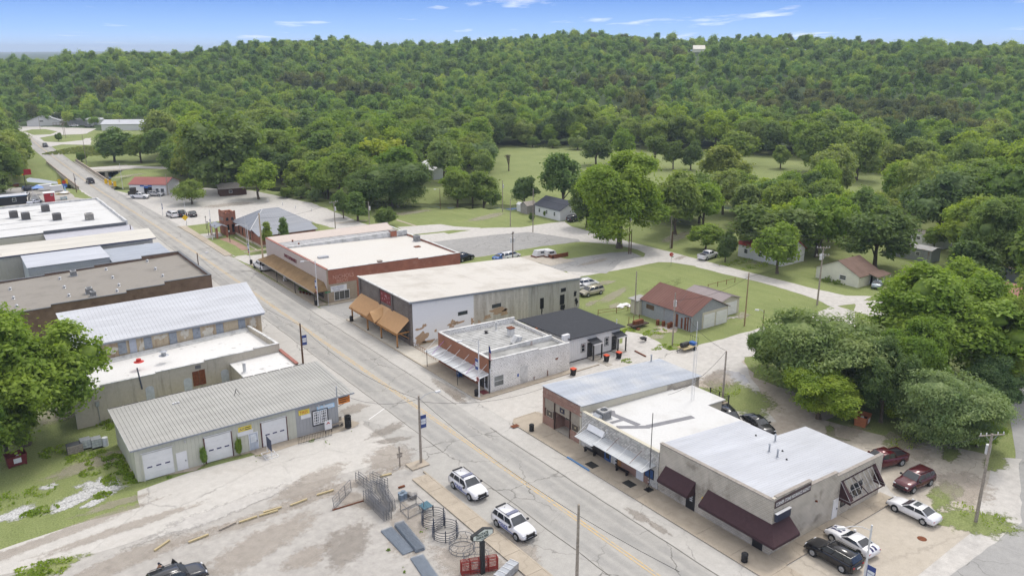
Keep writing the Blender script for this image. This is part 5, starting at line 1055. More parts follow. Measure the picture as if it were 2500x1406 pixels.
for x in(8,16,24.5):MB().slab([(x,YW0,zw(x)+.161),(x+.12,YW0,zw(x)+.155),(x+.12,YW1,zw(x)+.155),(x,YW1,zw(x)+.161)],(0,0,.012)).build('roof_seam',TANR,wb_)
PIER=plain('dark_pier',(.13,.11,.10,1),.95,.25,3,obj=False,bump=.3)
for y in(YW0,71.55,75.9,YW1-.55):MB().box(-.16,0,y,y+.55,0,7.05).build('pier',PIER,wb_)
s=MB().box(-.10,-.0,72.25,75.75,5.0,6.8).build('painted_board',plain('faded_red_board',(.19,.035,.035,1),.7,.2),wb_)
for y,z,ch in((75.3,6.2,'S'),(74.2,6.1,'NO'),(75.2,5.4,'K'),(74.4,5.5,'A'),(73.6,5.8,'E'),(72.9,6.0,'T'),(73.5,5.2,'S'),(72.8,5.3,'C')):text(ch,.42,plain('faded_pink',(.62,.45,.5,1),.7),s,(-.105,y,z),FRONT,.004)
for(x0,z0,w,h)in((8.5,3.35,1.8,.6),(15.1,3.35,1.8,.6)):window_x(wb_,x0,x0+w,z0,z0+h,YW0,-1,FRAME_D,rows=1,pr=.03)
window_x(wb_,25.1,25.9,1.3,3.2,YW0,-1,FRAME_D,DARK,rows=1);window_x(wb_,29.5,30.5,1.2,3.0,YW0,-1,FRAME_D,DARK,rows=1);window_x(wb_,29.7,30.8,3.5,4.15,YW0,-1,FRAME_D,DARK,rows=1)
PEEL=stained('bare_plaster',(0.36,0.24,0.15,1),(0.42,0.30,0.20,1),(0.50,0.42,0.32,1),(.55,.7),1.5)
def patch_x(y,cx,cz,rx,rz,seed,m,name='peeled_patch',root=wb_,pr=.012):
 return MB().slab([(x,y-pr,z)for x,z in blob(cx,cz,rx,rz,0,26,.75,seed)],(0,pr-.001,0)).build(name,m,root)
for i,(cx,cz,rx,rz)in enumerate(((1.9,.9,1.0,1.15),(3.2,0.25,1.6,.22),(1.5,2.6,.7,.18),(2.4,3.0,.35,.25),(7.6,2.35,.9,.4),(8.8,2.2,1.2,.15),(7.2,1.8,.6,.14),(11.2,1.9,.35,.5),(12.6,1.3,.3,.4),(16.6,2.7,1.6,.5),(17.6,2.2,.9,.55),(14.2,2.0,.7,.35),(4.3,1.7,.25,.22))):patch_x(YW0,cx,cz,rx,rz,i+3,PEEL)
for i,(cx,cz,rx,rz)in enumerate(((33.0,2.7,.35,.5),(33.3,1.2,.3,.7),(30.2,.7,.5,.5),(25.5,.8,.12,1.0))):patch_x(YW0,cx,cz,rx,rz,i+33,DARK,'spalled_hole')
# porch roof
ORM=plain('tan_orange_metal',(0.52,0.31,0.145,1),.45,.06,2,obj=False);ORW=plain('orange_timber',(0.34,0.17,0.06,1),.7,.2,4,obj=False)
pr=thing('porch_roof','orange-tan standing-seam porch roof on wooden posts in front of the dark store front','porch',(-1.2,74.5,0))
zt,zb_,xo=4.35,2.45,-2.35
for(ya,yb)in((66.2,73.1),(76.1,83.2)):
 n=int((yb-ya)/.40)
 for i in range(n):
  y0=ya+(yb-ya)*i/n;y1=ya+(yb-ya)*(i+1)/n
  MB().slab([(-.02,y0+.004,zt),(xo,y0+.004,zb_),(xo,y1-.004,zb_),(-.02,y1-.004,zt)],(0,0,.05)).slab([(-.03,y0-.025,zt+.05),(xo,y0-.025,zb_+.05),(xo,y0+.025,zb_+.05),(-.03,y0+.025,zt+.05)],(0,0,.045)).build('roof_panel',ORM,pr)
# central gable over the door
g=MB();yc=74.6
g.slab([(-.02,73.1,zt),(-.02,76.1,zt),(xo,76.1,zb_),(xo-.0,73.1,zb_)],(0,0,.03));g.build('roof_panel',ORM,pr)
for(ya,yb)in((73.0,yc),(76.2,yc)):
 MB().slab([(xo-.35,ya,zb_+.0),(xo-.35,yb,zb_+1.35),(-.35,yb,zb_+1.75),(-1.2,ya,zb_+.95)],(0,0,.06)).build('gable_panel',ORM,pr)
MB().slab([(xo-.3,73.1,zb_),(xo-.3,76.1,zb_),(xo-.3,yc,zb_+1.3)],(-.05,0,0)).build('gable_end',ORW,pr)
MB().box(xo-.1,xo+.05,66.3,83.1,zb_-.28,zb_-.06).build('beam',ORW,pr)
for y in(66.5,71.8,76.6,82.4):MB().box(xo+.05,xo+.25,y-.1,y+.1,.3,zb_-.06).build('post',ORW,pr);MB().box(xo+.03,xo+.27,y-.12,y+.12,.1,.3).build('post_shoe',BLACK,pr)
MB().box(xo,0,66.3,66.45,zb_-.15,zb_+.02).build('beam',ORW,pr);MB().bar((xo+.6,66.4,zb_-.1),(-.1,66.4,1.2),.07,4).build('brace',ORW,pr)
window_y(wb_,67.2,71.0,.8,2.3,0,-1,FRAME_D,cols=3,rows=1);window_y(wb_,78.4,82.2,.8,2.3,0,-1,FRAME_D,cols=3,rows=1);door_y(wb_,74.0,75.1,.14,2.3,0,-1,ORW,FRAME_D,GLASS)
# ------------------------------------------------------------------ supermarket
RBRK=brickmat('red_side_brick',(0.30,0.105,0.065,1),(0.37,0.145,0.09,1),(0.33,0.17,0.12,1),stain=((0.42,0.22,0.16,1),.9,.58,.8));BEIGE=plain('beige_metal_facade',(.50,.43,.385,1),.6,.04,1,obj=False)
SHING=brickmat('brown_shingle',(0.20,0.13,0.065,1),(0.25,0.17,0.09,1),(0.14,0.09,0.05,1),.3,.13,.01,bs=.3)
TRED=plain('brick_red_trim',(.30,.12,.09,1),.7);GRM=stained('silver_tar_roof',(.34,.34,.345,1),(.44,.44,.45,1),(.22,.215,.21,1),(.48,.7),.7)
sm=thing('supermarket','long supermarket with beige front wall, red brick side and pale flat roof','building',(13,109,0));YS0,YS1=94.05,125.0;zs=lambda x:5.9-x*.035
def corr(x,ya,yb,z0,z1,n,m,root,name):
 for i in range(n):
  a_=ya+(yb-ya)*i/n;MB().box(x,x+.08,a_+.01,ya+(yb-ya)*(i+1)/n-.01,z0,z1).build(name,m,root)
corr(-1.58,YS0,YS1,2.4,6.35,34,BEIGE,sm,'facade_panel');wall_y(-1.5,.3,[(YS0,0),(YS1,0),(YS1,6.3),(YS0,6.3)],'wall',plain('tan_infill',(.33,.27,.20,1),.9),sm)
MB().box(-1.62,-1.18,YS0-.05,YS1+.05,6.35,6.45).build('coping',TRED,sm)
wall_x(YS0,.3,[(-1.2,0),(26.8,0),(26.8,5.3),(17.3,5.5),(17.3,5.75),(-1.2,6.25)],'wall',RBRK,sm);wall_x(YS1-.3,.3,[(-1.2,0),(26.8,0),(26.8,6.2),(-1.2,6.5)],'wall',BEIGE,sm);wall_y(26.5,.3,[(YS0+.3,0),(YS1-.3,0),(YS1-.3,5.2),(YS0+.3,5.2)],'wall',RBRK,sm)
MB().slab([(-1.2,YS0+.3,zs(-1.2)),(26.5,YS0+.3,zs(26.5)),(26.5,115.5,zs(26.5)),(-1.2,115.5,zs(-1.2))],(0,0,-.2)).build('roof',TANR if 0 else stained('pale_membrane',(.55,.53,.495,1),(.61,.59,.555,1),(.56,.525,.48,1),(.5,.8),.25,bump=.05),sm)
MB().slab([(-1.2,115.5,5.9),(26.5,115.5,5.2),(26.5,121.2,5.2),(-1.2,121.2,5.9)],(0,0,-.2)).build('lower_roof',GRM,sm);MB().box(-1.2,26.5,115.2,115.7,5.2,6.25).build('roof_curb',SEAM,sm)
MB().slab([(-1.2,121.2,5.85),(26.5,121.2,5.25),(26.5,YS1-.3,6.1),(-1.2,YS1-.3,6.45)],(0,0,.06)).build('sloping_roof',BEIGE,sm)
for x in np.linspace(0,26,22):MB().slab([(x,115.8,5.9-(x+1.2)*.0253+.002),(x+.07,115.8,5.9-(x+1.2)*.0253+.002),(x+.07,121.1,5.9-(x+1.2)*.0253+.002),(x,121.1,5.9-(x+1.2)*.0253+.002)],(0,0,.03)).build('roof_seam',GRM,sm)
coping([(-1.2,YS0+.12,6.25),(17.3,YS0+.12,5.76)],.42,.06,SEAM,sm);coping([(17.3,YS0+.12,5.5),(26.85,YS0+.12,5.3)],.42,.06,SEAM,sm);coping([(26.65,YS0,5.25),(26.65,YS1,5.6)],.4,.06,SEAM,sm)
x,y=G(*z5(997,100),5.3);chimney(x,y,5.2,1.3,1.3,RBRK,CAPG,'square brick chimney at the rear edge of the supermarket roof');x,y=G(*z5(885,280),5.6);chimney(x,YS0+.5,5.6,.7,.6,RBRK,CAPG,'small brick chimney stub on the red side wall of the supermarket')
x,y=G(*z5(525,250),5.8);t_=thing('skylight','long silver louvred vent box on the pale supermarket roof','roof vent',(x,y,zs(x)));MB().box(x-1.0,x+1.0,y-.45,y+.45,zs(x),zs(x)+.3).build('box',GALV,t_);[MB().box(x-.95,x+.95,y-.4+i*.2,y-.3+i*.2,zs(x)+.3,zs(x)+.36).build('louvre',STEEL,t_)for i in range(5)]
x,y=G(*z5(1160,130),5.2);ac_unit(x,y,zs(x),1.1,1.1,1.3,'pale air conditioner at the rear corner of the supermarket roof');x,y=G(*z5(1163,172),5.2);tag(MB().box(x-.6,x+.6,y-.5,y+.5,zs(x),zs(x)+.15).build('roof_hatch',RUST),'flat rusty hatch near the rear of the supermarket roof','roof hatch')
for p,l in((z5(318,140),'left dark cowl on the silver strip of the supermarket roof'),(z5(360,160),'right dark cowl on the silver strip of the supermarket roof')):x,y=G(*p,5.8);vent_pipe(x,y,5.75,.35,.15,RUST,label=l)
text("DAVE'S SUPERMARKET",.95,plain('maroon_letters',(.16,.03,.035,1),.6),sm,(-1.60,114.6,4.55),FRONT,.03,sx=.70,bold=.015)
aw=MB().slab([(-1.6,120.8,3.75),(-4.25,123.0,2.55),(-4.25,93.7,2.55),(-1.6,95.2,3.75)],(0,0,.06));aw.slab([(-1.6,120.8,3.75),(-1.6,124.6,2.55),(-4.25,123.0,2.55)],(0,0,.05));aw.slab([(-1.6,95.2,3.75),(-4.25,93.7,2.55),(-1.6,93.7,2.55)],(0,0,.05));aw.build('shingle_canopy',SHING,sm)
MB().box(-4.25,-1.6,93.75,122.9,2.4,2.5).build('canopy_soffit',plain('brown_soffit',(.10,.075,.055,1),.9),sm);MB().box(-4.28,-4.2,93.7,123,2.38,2.62).build('fascia',CAPG,sm)
for y in(94.3,103.5,113.0,122.3):MB().bar((-4.0,y,0),(-4.0,y,2.4),.06).build('canopy_post',FRAME_D,sm)
for y in(96,99.5,103):window_y(sm,y,y+3,.6,2.3,-1.5,-1,FRAME_D,cols=2,rows=1)
door_y(sm,107.5,108.6,.1,2.3,-1.5,-1,FRAME_W,FRAME_W,GLASS);door_y(sm,108.9,110,.1,2.3,-1.5,-1,FRAME_W,FRAME_W,GLASS)
MB().box(-1.3,4.2,YS0-.06,YS0-.005,0,3.5).build('tan_panel',plain('tan_infill',(0,0,0,1)),sm);window_x(sm,-.3,2.7,.35,2.05,YS0-.06,-1,FRAME_W,glass_mat('shelf_glass',(.05,.05,.045,1),.2),cols=3,rows=1);s=MB().box(-.9,2.2,YS0-.12,YS0-.07,2.1,3.1).build('shop_sign',FRAME_W,sm)
text("DAVE'S SUPERMARKET",.30,plain('navy_letters',(.03,.05,.2,1),.6),s,(-.8,YS0-.125,2.75),SOUTH,.004,sx=.82);text('MEATS  PRODUCE',.26,MATS['navy_letters'],s,(-.6,YS0-.125,2.45),SOUTH,.004);text('GROCERIES',.24,MATS['navy_letters'],s,(-.4,YS0-.125,2.18),SOUTH,.004)
FADE=plain('faded_wall_lettering',(.50,.28,.21,1),.9,.2);text('NICHOLS',1.05,FADE,sm,(-.4,YS0-.006,4.35),SOUTH,.002,sx=.95);text('BROS',.95,FADE,sm,(.3,YS0-.006,3.25+.3),SOUTH,.002)
MB().box(5.4,7.4,YS0-.08,YS0-.01,0,2.8).build('cream_door',CREAM,sm)
# ------------------------------------------------------------------ white house with black roof
WSID=plain('white_siding',(.66,.66,.67,1),.6,.03,1,obj=False);BLR=stained('black_membrane',(.040,.042,.048,1),(.055,.058,.065,1),(.075,.078,.085,1),(.6,.85),.3,bump=.05)
h=thing('white_cottage','white cottage with flat charcoal roof and two little porches behind the post office','house',(21,51.6,0));hx0,hx1,hy0,hy1=15.2,25.2,46.3,57.0
n=26
for i in range(n):a_=hx0+(hx1-hx0)*i/n;b_=hx0+(hx1-hx0)*(i+1)/n;MB().slab([(a_+.006,hy0,0.1),(b_-.006,hy0,.1),(b_-.006,hy0,3.75-(b_-hx0)*.01),(a_+.006,hy0,3.75-(a_-hx0)*.01)],(0,.08,0)).build('siding_board',WSID,h)
MB().box(hx0,hx1,hy0+.08,hy1,0,3.6).build('wall',WSID,h);MB().box(hx0-1.2,hx0-.02,hy0-.1,hy0+.4,0,4.6).build('parapet_wall',WSID,h)
MB().slab([(hx0-.4,hy0-.5,3.85),(hx1+.7,hy0-.5,3.6),(hx1+.7,hy1+.4,3.6),(hx0-1.3,hy1+.4,3.85)],(0,0,.12)).build('roof',BLR,h);MB().box(hx0+.05,hx1,hy0-.02,hy0-.001,.1,.22).build('base_trim',BLACK,h)
for x0 in(17.4,22.1):window_x(h,x0,x0+.85,1.2,2.55,hy0,-1,FRAME_D,rows=1,fw=.05,pr=.04);window_x(h,x0+.08,x0+.77,1.28,2.47,hy0-.02,-1,FRAME_W,cols=1,rows=2,fw=.06,pr=.04)
for x0 in(18.85,23.75):
 MB().slab([(x0-.25,hy0,2.95),(x0+1.65,hy0,2.95),(x0+1.65,hy0-1.5,2.6),(x0-.25,hy0-1.5,2.6)],(0,0,.06)).build('porch_roof',BLR,h);MB().box(x0-.25,x0+1.65,hy0-1.52,hy0-1.44,2.48,2.66).build('fascia',FRAME_W,h)
 for xx in(x0-.12,x0+1.5):MB().box(xx-.08,xx+.08,hy0-1.42,hy0-1.26,0,2.5).build('post',BLACK,h)
 MB().box(x0-.2,x0+1.6,hy0-1.5,hy0-.01,0,.18).build('step',CONC,h);d=door_x(h,x0-.1,x0+.75,.2,2.35,hy0,-1,BLACK,FRAME_D);[MB().box(x0+.0,x0+.65,hy0-.06,hy0-.045,.5+k_*.38,.72+k_*.38).build('pane',GLASS,d)for k_ in range(4)]
MB().box(19.0,20.0,hy0-4.2,hy0-1.5,0.03,.07).build('path_slab',CONC,h)
x,y=G(*wh(828,610),3.7);vent_pipe(x,y,3.75,.55,.06,STEEL,label='thin aerial pipe on the charcoal roof of the cottage')
# ------------------------------------------------------------------ tin shed with rusty roof, white garage behind
TIN=stained('grey_tin',(.27,.285,.30,1),(.35,.365,.38,1),(.22,.12,.07,1),(.62,.72),.8,streak=True,bump=.2);RR=metalroof('oxide_red_roof',(.145,.062,.048,1),(.18,.09,.07,1),.5,.7)
sh=thing('tin_shed','grey corrugated tin shed with dull red roof and two white garage doors','shed',(44,50.5,0));sx0,sx1,sy0,sy1=39.9,48.8,45.0,56.3;eh,rh=2.9,5.0;xm=(sx0+sx1)/2
def gable_roof(root,x0,x1,y0,y1,e,r,m,over=.35,axis='Y',th=.07,n=0,name='roof',ribm=None):
 if axis=='Y':
  xm_=(x0+x1)/2;s_=(r-e)/(xm_-x0)
  for sx in(-1,1):
   xe=x0-over if sx<0 else x1+over
   o_=MB().slab([(xm_,y0-over,r),(xe,y0-over,e-over*s_),(xe,y1+over,e-over*s_),(xm_,y1+over,r)],(0,0,th)).build(name,m,root)
   for i in range(n):y=y0-over+(y1-y0+2*over)*(i+.5)/n;MB().slab([(xm_,y-.02,r+th),(xe,y-.02,e-over*s_+th),(xe,y+.02,e-over*s_+th),(xm_,y+.02,r+th)],(0,0,.035)).build('roof_rib',ribm or m,root)
 else:
  ym_=(y0+y1)/2;s_=(r-e)/(ym_-y0)
  for sy in(-1,1):
   ye=y0-over if sy<0 else y1+over
   MB().slab([(x0-over,ym_,r),(x0-over,ye,e-over*s_),(x1+over,ye,e-over*s_),(x1+over,ym_,r)],(0,0,th)).build(name,m,root)
   for i in range(n):x=x0-over+(x1-x0+2*over)*(i+.5)/n;MB().slab([(x-.02,ym_,r+th),(x-.02,ye,e-over*s_+th),(x+.02,ye,e-over*s_+th),(x+.02,ym_,r+th)],(0,0,.035)).build('roof_rib',ribm or m,root)
MB().box(sx0,sx1,sy0,sy1,0,eh-.02).build('wall',TIN,sh);MB().slab([(sx0,sy0,eh-.02),(sx1,sy0,eh-.02),(xm,sy0,rh-.05)],(0,.1,0)).build('gable',TIN,sh);MB().slab([(sx0,sy1-.1,eh-.02),(sx1,sy1-.1,eh-.02),(xm,sy1-.1,rh-.05)],(0,.1,0)).build('gable',TIN,sh)
gable_roof(sh,sx0,sx1,sy0,sy1,eh,rh,RR,.3,'Y',.06,22)
MB().box(42.4,48.7,sy0-.06,sy0-.005,0,2.85).build('door_surround',CREAM,sh)
for x0 in(42.7,45.8):
 for k_ in range(4):MB().box(x0,x0+2.7,sy0-.12,sy0-.065,.05+k_*.6,.62+k_*.6).build('garage_door_panel',FRAME_W,sh)
window_y(sh,53.4,55.2,1.5,2.3,sx0,-1,plain('rough_wood',(.16,.11,.07,1),.9),plain('brown_board',(.12,.08,.05,1),.9),cols=3,rows=1)
for y,w_,hh in((47.9,.5,2.3),(46.9,.35,1.9),(46.2,.3,2.2),(45.6,.3,2.4)):MB().box(sx0-.05,sx0-.005,y,y+w_,.1,hh).build('rusty_sheet',RUST,sh)
door_y(sh,45.3,46.1,.05,2.2,sx0,-1,TIN,RUST)
an=thing('lean_to','small cream lean-to with grey roof against the tin shed','lean-to',(40.3,57.3,0));MB().box(39.2,41.4,56.32,58.3,0,2.5).build('wall',CREAM,an);MB().slab([(38.8,56.32,2.55),(41.8,56.32,2.65),(41.8,58.7,2.65),(38.8,58.7,2.55)],(0,0,.1)).build('roof',ASPH,an)
wg=thing('white_garage','cream and white two-bay garage with mauve-grey roof behind the tin shed','garage',(52,50.5,0));MB().box(49.3,54.5,47.2,55.0,0,2.75).build('wall',CREAM,wg);gable_roof(wg,49.3,54.5,47.2,55.0,2.8,3.5,metalroof('mauve_roof',(.26,.22,.22,1),None),.3,'Y',.06,16);MB().slab([(49.3,47.25,2.75),(54.5,47.25,2.75),(51.9,47.25,3.48)],(0,.1,0)).build('gable',CREAM,wg)
for k_ in range(4):MB().box(50.4,53.8,47.12,47.18,.05+k_*.58,.60+k_*.58).build('garage_door_panel',FRAME_W,wg)
# ------------------------------------------------------------------ houses
def house(name,label,x0,x1,y0,y1,e,r,wm,rm,axis='Y',wins=(),over=.35,cat='house',ribn=0):
 t=thing(name,label,cat,((x0+x1)/2,(y0+y1)/2,0));MB().box(x0,x1,y0,y1,-.3,e-.02).build('wall',wm,t)
 if axis=='Y':
  for y in(y0+.005,y1-.105):MB().slab([(x0,y,e-.02),(x1,y,e-.02),((x0+x1)/2,y,r-.04)],(0,.1,0)).build('gable',wm,t)
 else:
  for x in(x0+.005,x1-.105):MB().slab([(x,y0,e-.02),(x,y1,e-.02),(x,(y0+y1)/2,r-.04)],(.1,0,0)).build('gable',wm,t)
 gable_roof(t,x0,x1,y0,y1,e,r,rm,over,axis,.08,ribn)
 for w in wins:
  if w[0]=='S':window_x(t,w[1],w[2],w[3],w[4],y0,-1,w[5]if len(w)>5 else FRAME_W)
  else:window_y(t,w[1],w[2],w[3],w[4],x0,-1,w[5]if len(w)>5 else FRAME_W)
 return t
BRR=brickmat('brown_roof_shingle',(.16,.105,.085,1),(.19,.13,.105,1),(.11,.075,.06,1),.3,.14,.01,bs=.3);CREAMW=plain('cream_siding',(.68,.67,.56,1),.7,.05,1,obj=False)
ch=house('cream_house','cream house with a steep brown roof and small front porch beside the junction',85.2,92.0,43.3,52.6,2.3,4.5,CREAMW,BRR,'X',[('W',46.0,47.4,.9,1.8)])
MB().slab([(88.2,43.25,2.35),(93.0,43.25,2.35),(93.0,41.2,1.95),(88.2,41.2,1.95)],(0,0,.1)).build('porch_roof',BRR,ch);[MB().box(x-.06,x+.06,41.3,41.42,0,1.95).build('post',FRAME_W,ch)for x in(88.4,90.6,92.8)];door_x(ch,89.1,89.95,.1,1.95,43.3,-1,FRAME_D)
dh=house('small_white_house','small white house with dark charcoal roof and clipped shrubs along its wall',78.4,86.6,125.6,136.6,2.9,4.9,WSID,stained('charcoal_shingle',(.055,.06,.075,1),(.075,.08,.095,1),(.04,.045,.055,1),(.5,.8),.6),'Y',[('W',127.6,128.4,1.0,2.1),('W',131.0,131.7,1.0,2.1),('W',134.2,135,1,2.1)]);s_=house('garden_shed','small grey-brown shed left of the white house with the charcoal roof',76.8,80.2,138.2,141.2,2.4,3.3,plain('taupe_siding',(.30,.28,.26,1),.8),CAPG,'X',(),.2,'shed');house('garden_shed','tiny white shed at the far left end of the charcoal-roofed house',77.5,79.0,141.8,144,2.0,2.5,WSID,FRAME_W,'Y',(),.15,'shed')
house('red_roofed_house','white house with bright red metal roof, half hidden behind trees',86.6,94.5,61.8,73.2,3.0,5.6,WSID,metalroof('bright_red_roof',(.42,.06,.045,1),None),'Y',[('W',63.0,64.0,1.0,2.0),('W',66.8,67.8,1,2),('W',70.6,71.6,1,2)],ribn=14)
x,y=G(1045,436);house('white_villa','white house glimpsed between trees beyond the creek',x,x+9,y-4,y+8,3.4,5.5,WSID,FRAME_W,'Y',[('W',y-2.6,y-.6,.6,2.6,FRAME_D),('W',y+3,y+4.2,1.0,2.2)])
for px_,py_,L_,W_2,lab,wm in((2255,600,9,4,'grey and white mobile home half hidden behind trees on the right',WSID),(2215,632,10,4,'mobile home with a rusty grey flat roof among the trees',TIN),(2470,690,7,3.2,'white trailer home with a blue stripe at the right edge',WSID)):
 x,y=G(px_,py_);t_=house('mobile_home',lab,x,x+W_2,y-L_/2,y+L_/2,2.7,3.1,wm,CAPG if wm is WSID else stained('rusty_tin_roof',(.33,.33,.33,1),(.42,.42,.42,1),(.25,.2,.16,1),(.5,.7),.8),'Y',[('W',y-2.6,y-1.6,1.2,2.0),('W',y+1,y+2,1.2,2.0)],.15,'mobile home')
 if 'stripe' in lab:MB().box(x-.02,x-.005,y-L_/2,y+L_/2,2.2,2.6).build('stripe',BLUEW,t_)
x,y=G(2450,750);house('red_shed','low building with an orange-red roof at the right edge behind the trees',x,x+6,y-5,y+3,2.4,3.8,WSID,metalroof('orange_red_roof',(.36,.10,.06,1),None),'Y',(),.3,'shed')
hp=hit(1705,135)
if hp:t_=house('hilltop_barn','pale-roofed barn standing in a clearing high on the wooded hill',-8,8,-6,6,4.0,9.0,CREAMW,metalroof('pale_barn_roof',(.62,.58,.50,1),None),'X',(),.4,'barn');t_.scale=(.68,.68,.68);t_.location=(hp[0],hp[1],hp[2]+2.5);t_.rotation_euler=(0,0,-.72)
# ------------------------------------------------------------------ tyre garage
GSID=metalroof('pale_green_siding',(.53,.53,.44,1),(.44,.43,.36,1),.4,.6);GSID2=metalroof('grey_siding',(.36,.365,.37,1),None,.4,.6)
GROOF=metalroof('old_grey_roof',(.34,.335,.315,1),(.42,.415,.39,1),.5,.6);OVERD=plain('overhead_door_white',(.70,.70,.69,1),.5,.04)
ga=thing('tyre_garage','long low pale green metal garage with ribbed grey roof and three roller doors','garage',(-32,53,0));gx0,gx1,gy0,gy1=-43.4,-20.5,47.3,58.0
zb2=atY(58.4,265,999)[1];zb3=atY(58.4,767,883)[1];zbk=(zb2+zb3)/2
fx=lambda x,y:atY(gy0,*z2(x,y));GX=lambda x,y:fx(x,y)[0]
xs_=GX(2008,450)
n=56
for i in range(n):
 a_=gx0+(gx1-gx0)*i/n;b_=gx0+(gx1-gx0)*(i+1)/n;m=GSID2 if a_>xs_ else GSID
 MB().box(a_+.006,b_-.006,gy0,gy0+.06,.05,3.8).build('siding_sheet',m,ga)
MB().box(gx0,gx1,gy0+.062,gy1,0,3.75).build('wall',GSID,ga);MB().slab([(gx0,gy0,3.75),(gx0,gy1,3.75),(gx0,gy1,zbk-.06)],(.1,0,0)).build('gable',GSID,ga);MB().slab([(gx1-.1,gy0,3.75),(gx1-.1,gy1,3.75),(gx1-.1,gy1,zbk-.06)],(.1,0,0)).build('gable',GSID2,ga)
rx0,rx1,ry0,ry1=gx0-.35,-18.4,gy0-.25,58.4;N_=62;hz=lambda y:3.93+(zbk-3.93)*(y-ry0)/(ry1-ry0)
for i in range(N_):
 a_=rx0+(rx1-rx0)*i/N_;b_=rx0+(rx1-rx0)*(i+1)/N_;sagz=-.12 if i<9 else 0
 MB().slab([(a_,ry0,hz(ry0)),(b_,ry0,hz(ry0)),(b_,ry1,hz(ry1)),(a_,ry1,hz(ry1))],(0,0,.03)).slab([(a_-.035,ry0,hz(ry0)+.03),(a_+.035,ry0,hz(ry0)+.03),(a_+.02,ry1,hz(ry1)+.03),(a_-.02,ry1,hz(ry1)+.03)],(0,0,.05)).build('roof_sheet',GROOF,ga)
MB().box(rx0,rx1,ry0-.09,ry0-.005,3.82,3.98).build('gutter',plain('grey_gutter',(.25,.27,.30,1),.5),ga);MB().slab([(rx0-.02,ry0,3.80),(rx0-.02,ry1,zbk-.12),(rx0-.02,ry1,zbk+.06),(rx0-.02,ry0,4.0)],(-.05,0,0)).build('verge_trim',SEAM,ga)
mb=MB();[mb.box(rx0+k_*1.7,rx0+k_*1.7+1.5,ry1-.02,ry1+.05,zbk+.03,zbk+.08)for k_ in range(14)];mb.build('ridge_trim',BLACK,ga)
for q in(((960,580),(1162,520),(1185,700)),((1382,458),(1560,408),(1580,590)),((1768,350),(1935,312),(1950,478))):
 xa,z_a=fx(*q[0]);xb,z_b=fx(*q[1]);zt_=3.05
 for k_ in range(5):MB().box(xa,xb,gy0-.07,gy0-.02,.12+k_*.59,.12+(k_+1)*.59-.012).build('door_panel',OVERD,ga)
 for k_ in range(3):MB().box(xa+.35+k_*(xb-xa-.3)/3,xa+.85+k_*(xb-xa-.3)/3,gy0-.085,gy0-.071,1.42,1.56).build('pane',plain('navy_glass',(.02,.02,.09,1),.3),ga)
 MB().box(xb+.01,xb+.10,gy0-.1,gy0-.01,0,zt_+.1).box(xa-.12,xa-.01,gy0-.1,gy0-.01,0,zt_+.1).build('door_jamb',plain('maroon_trim',(.10,.03,.03,1),.6)if q[0][0]>1000 else GSID,ga);MB().box(xa-.12,xb+.1,gy0-.1,gy0-.01,zt_+.1,zt_+.2).build('door_head',STEEL,ga)
xa=GX(1212,690);door_x(ga,xa,xa+.95,.1,2.15,gy0,-1,OVERD);xa=GX(1698,550);door_x(ga,xa,xa+.95,.1,2.15,gy0,-1,plain('pale_blue_door',(.45,.49,.55,1),.5),FRAME_W,plain('pale_pane',(.65,.68,.7,1),.2))
xa=GX(2130,430);xb=GX(2225,405);xm_=(xa+xb)/2
for u0,u1 in((xa,xm_-.05),(xm_+.05,xb)):w=window_x(ga,u0,u1,1.0,2.75,gy0,-1,FRAME_W,cols=3,rows=5,fw=.14,pr=.05)
MB().box(xa-.1,xb+.1,gy0-.09,gy0-.005,2.78,2.88).box(xa-.1,xb+.1,gy0-.09,gy0-.005,.88,.98).box(xa-.1,xa-.02,gy0-.09,gy0-.005,.98,2.78).box(xb+.02,xb+.1,gy0-.09,gy0-.005,.98,2.78).build('window_surround',FRAME_D,ga)
def signbox(p0,p1,zc,hh,m,txt,tm,sz,root=ga,sx=1.0):
 a_=GX(*p0);b_=GX(*p1);s_=MB().box(a_,b_,gy0-.06,gy0-.012,zc-hh/2,zc+hh/2).build('sign_board',m,root)
 if txt:text(txt,sz,tm,s_,(a_+.12,gy0-.065,zc-sz*.36),SOUTH,.004,sx=sx)
 return s_
YEL=plain('sign_yellow',(.75,.60,.10,1),.6,.06);REDL=plain('sign_red',(.45,.04,.02,1),.6);SKY_=plain('sign_sky',(.42,.62,.80,1),.6)
signbox((2025,310),(2098,290),3.05,.62,YEL,'TIRES',REDL,.52,sx=.8);signbox((2042,350),(2108,330),2.45,.5,FRAME_W,'',None,0);signbox((2150,305),(2270,280),2.98,.55,SKY_,'NO',FRAME_W,.42)
s_=ga.children[-1];[MB().box(GX(2195,300),GX(2262,285),gy0-.066,gy0-.06,2.85+k_*.2,2.96+k_*.2).build('print',FRAME_W,s_)for k_ in range(2)]
signbox((1612,385),(1702,365),2.98,.55,YEL,'A/C',plain('navy_letters',(0,0,0,1)),.42);s_=ga.children[-1];[MB().box(GX(1658,375),GX(1696,367),gy0-.066,gy0-.06,2.8+k_*.22,2.9+k_*.22).build('print',BLACK,s_)for k_ in range(2)]
signbox((1610,450),(1716,420),2.42,.5,FRAME_W,'',None,0)
for p in((1252,487),(2160,255),(2195,250)):x,z=fx(*p);MB().bar((x,gy0,3.35),(x,gy0-.2,3.25),.09,8).build('wall_lamp',STEEL,ga)
sheet('garage_apron',[z2(870,690),z2(1000,745),z2(1330,690),z2(1400,640),z2(1700,570),z2(1760,600),z2(2020,510),z2(2400,400),z2(2440,370),z2(2330,330),z2(1900,430)],0.05,WALK,0.05)
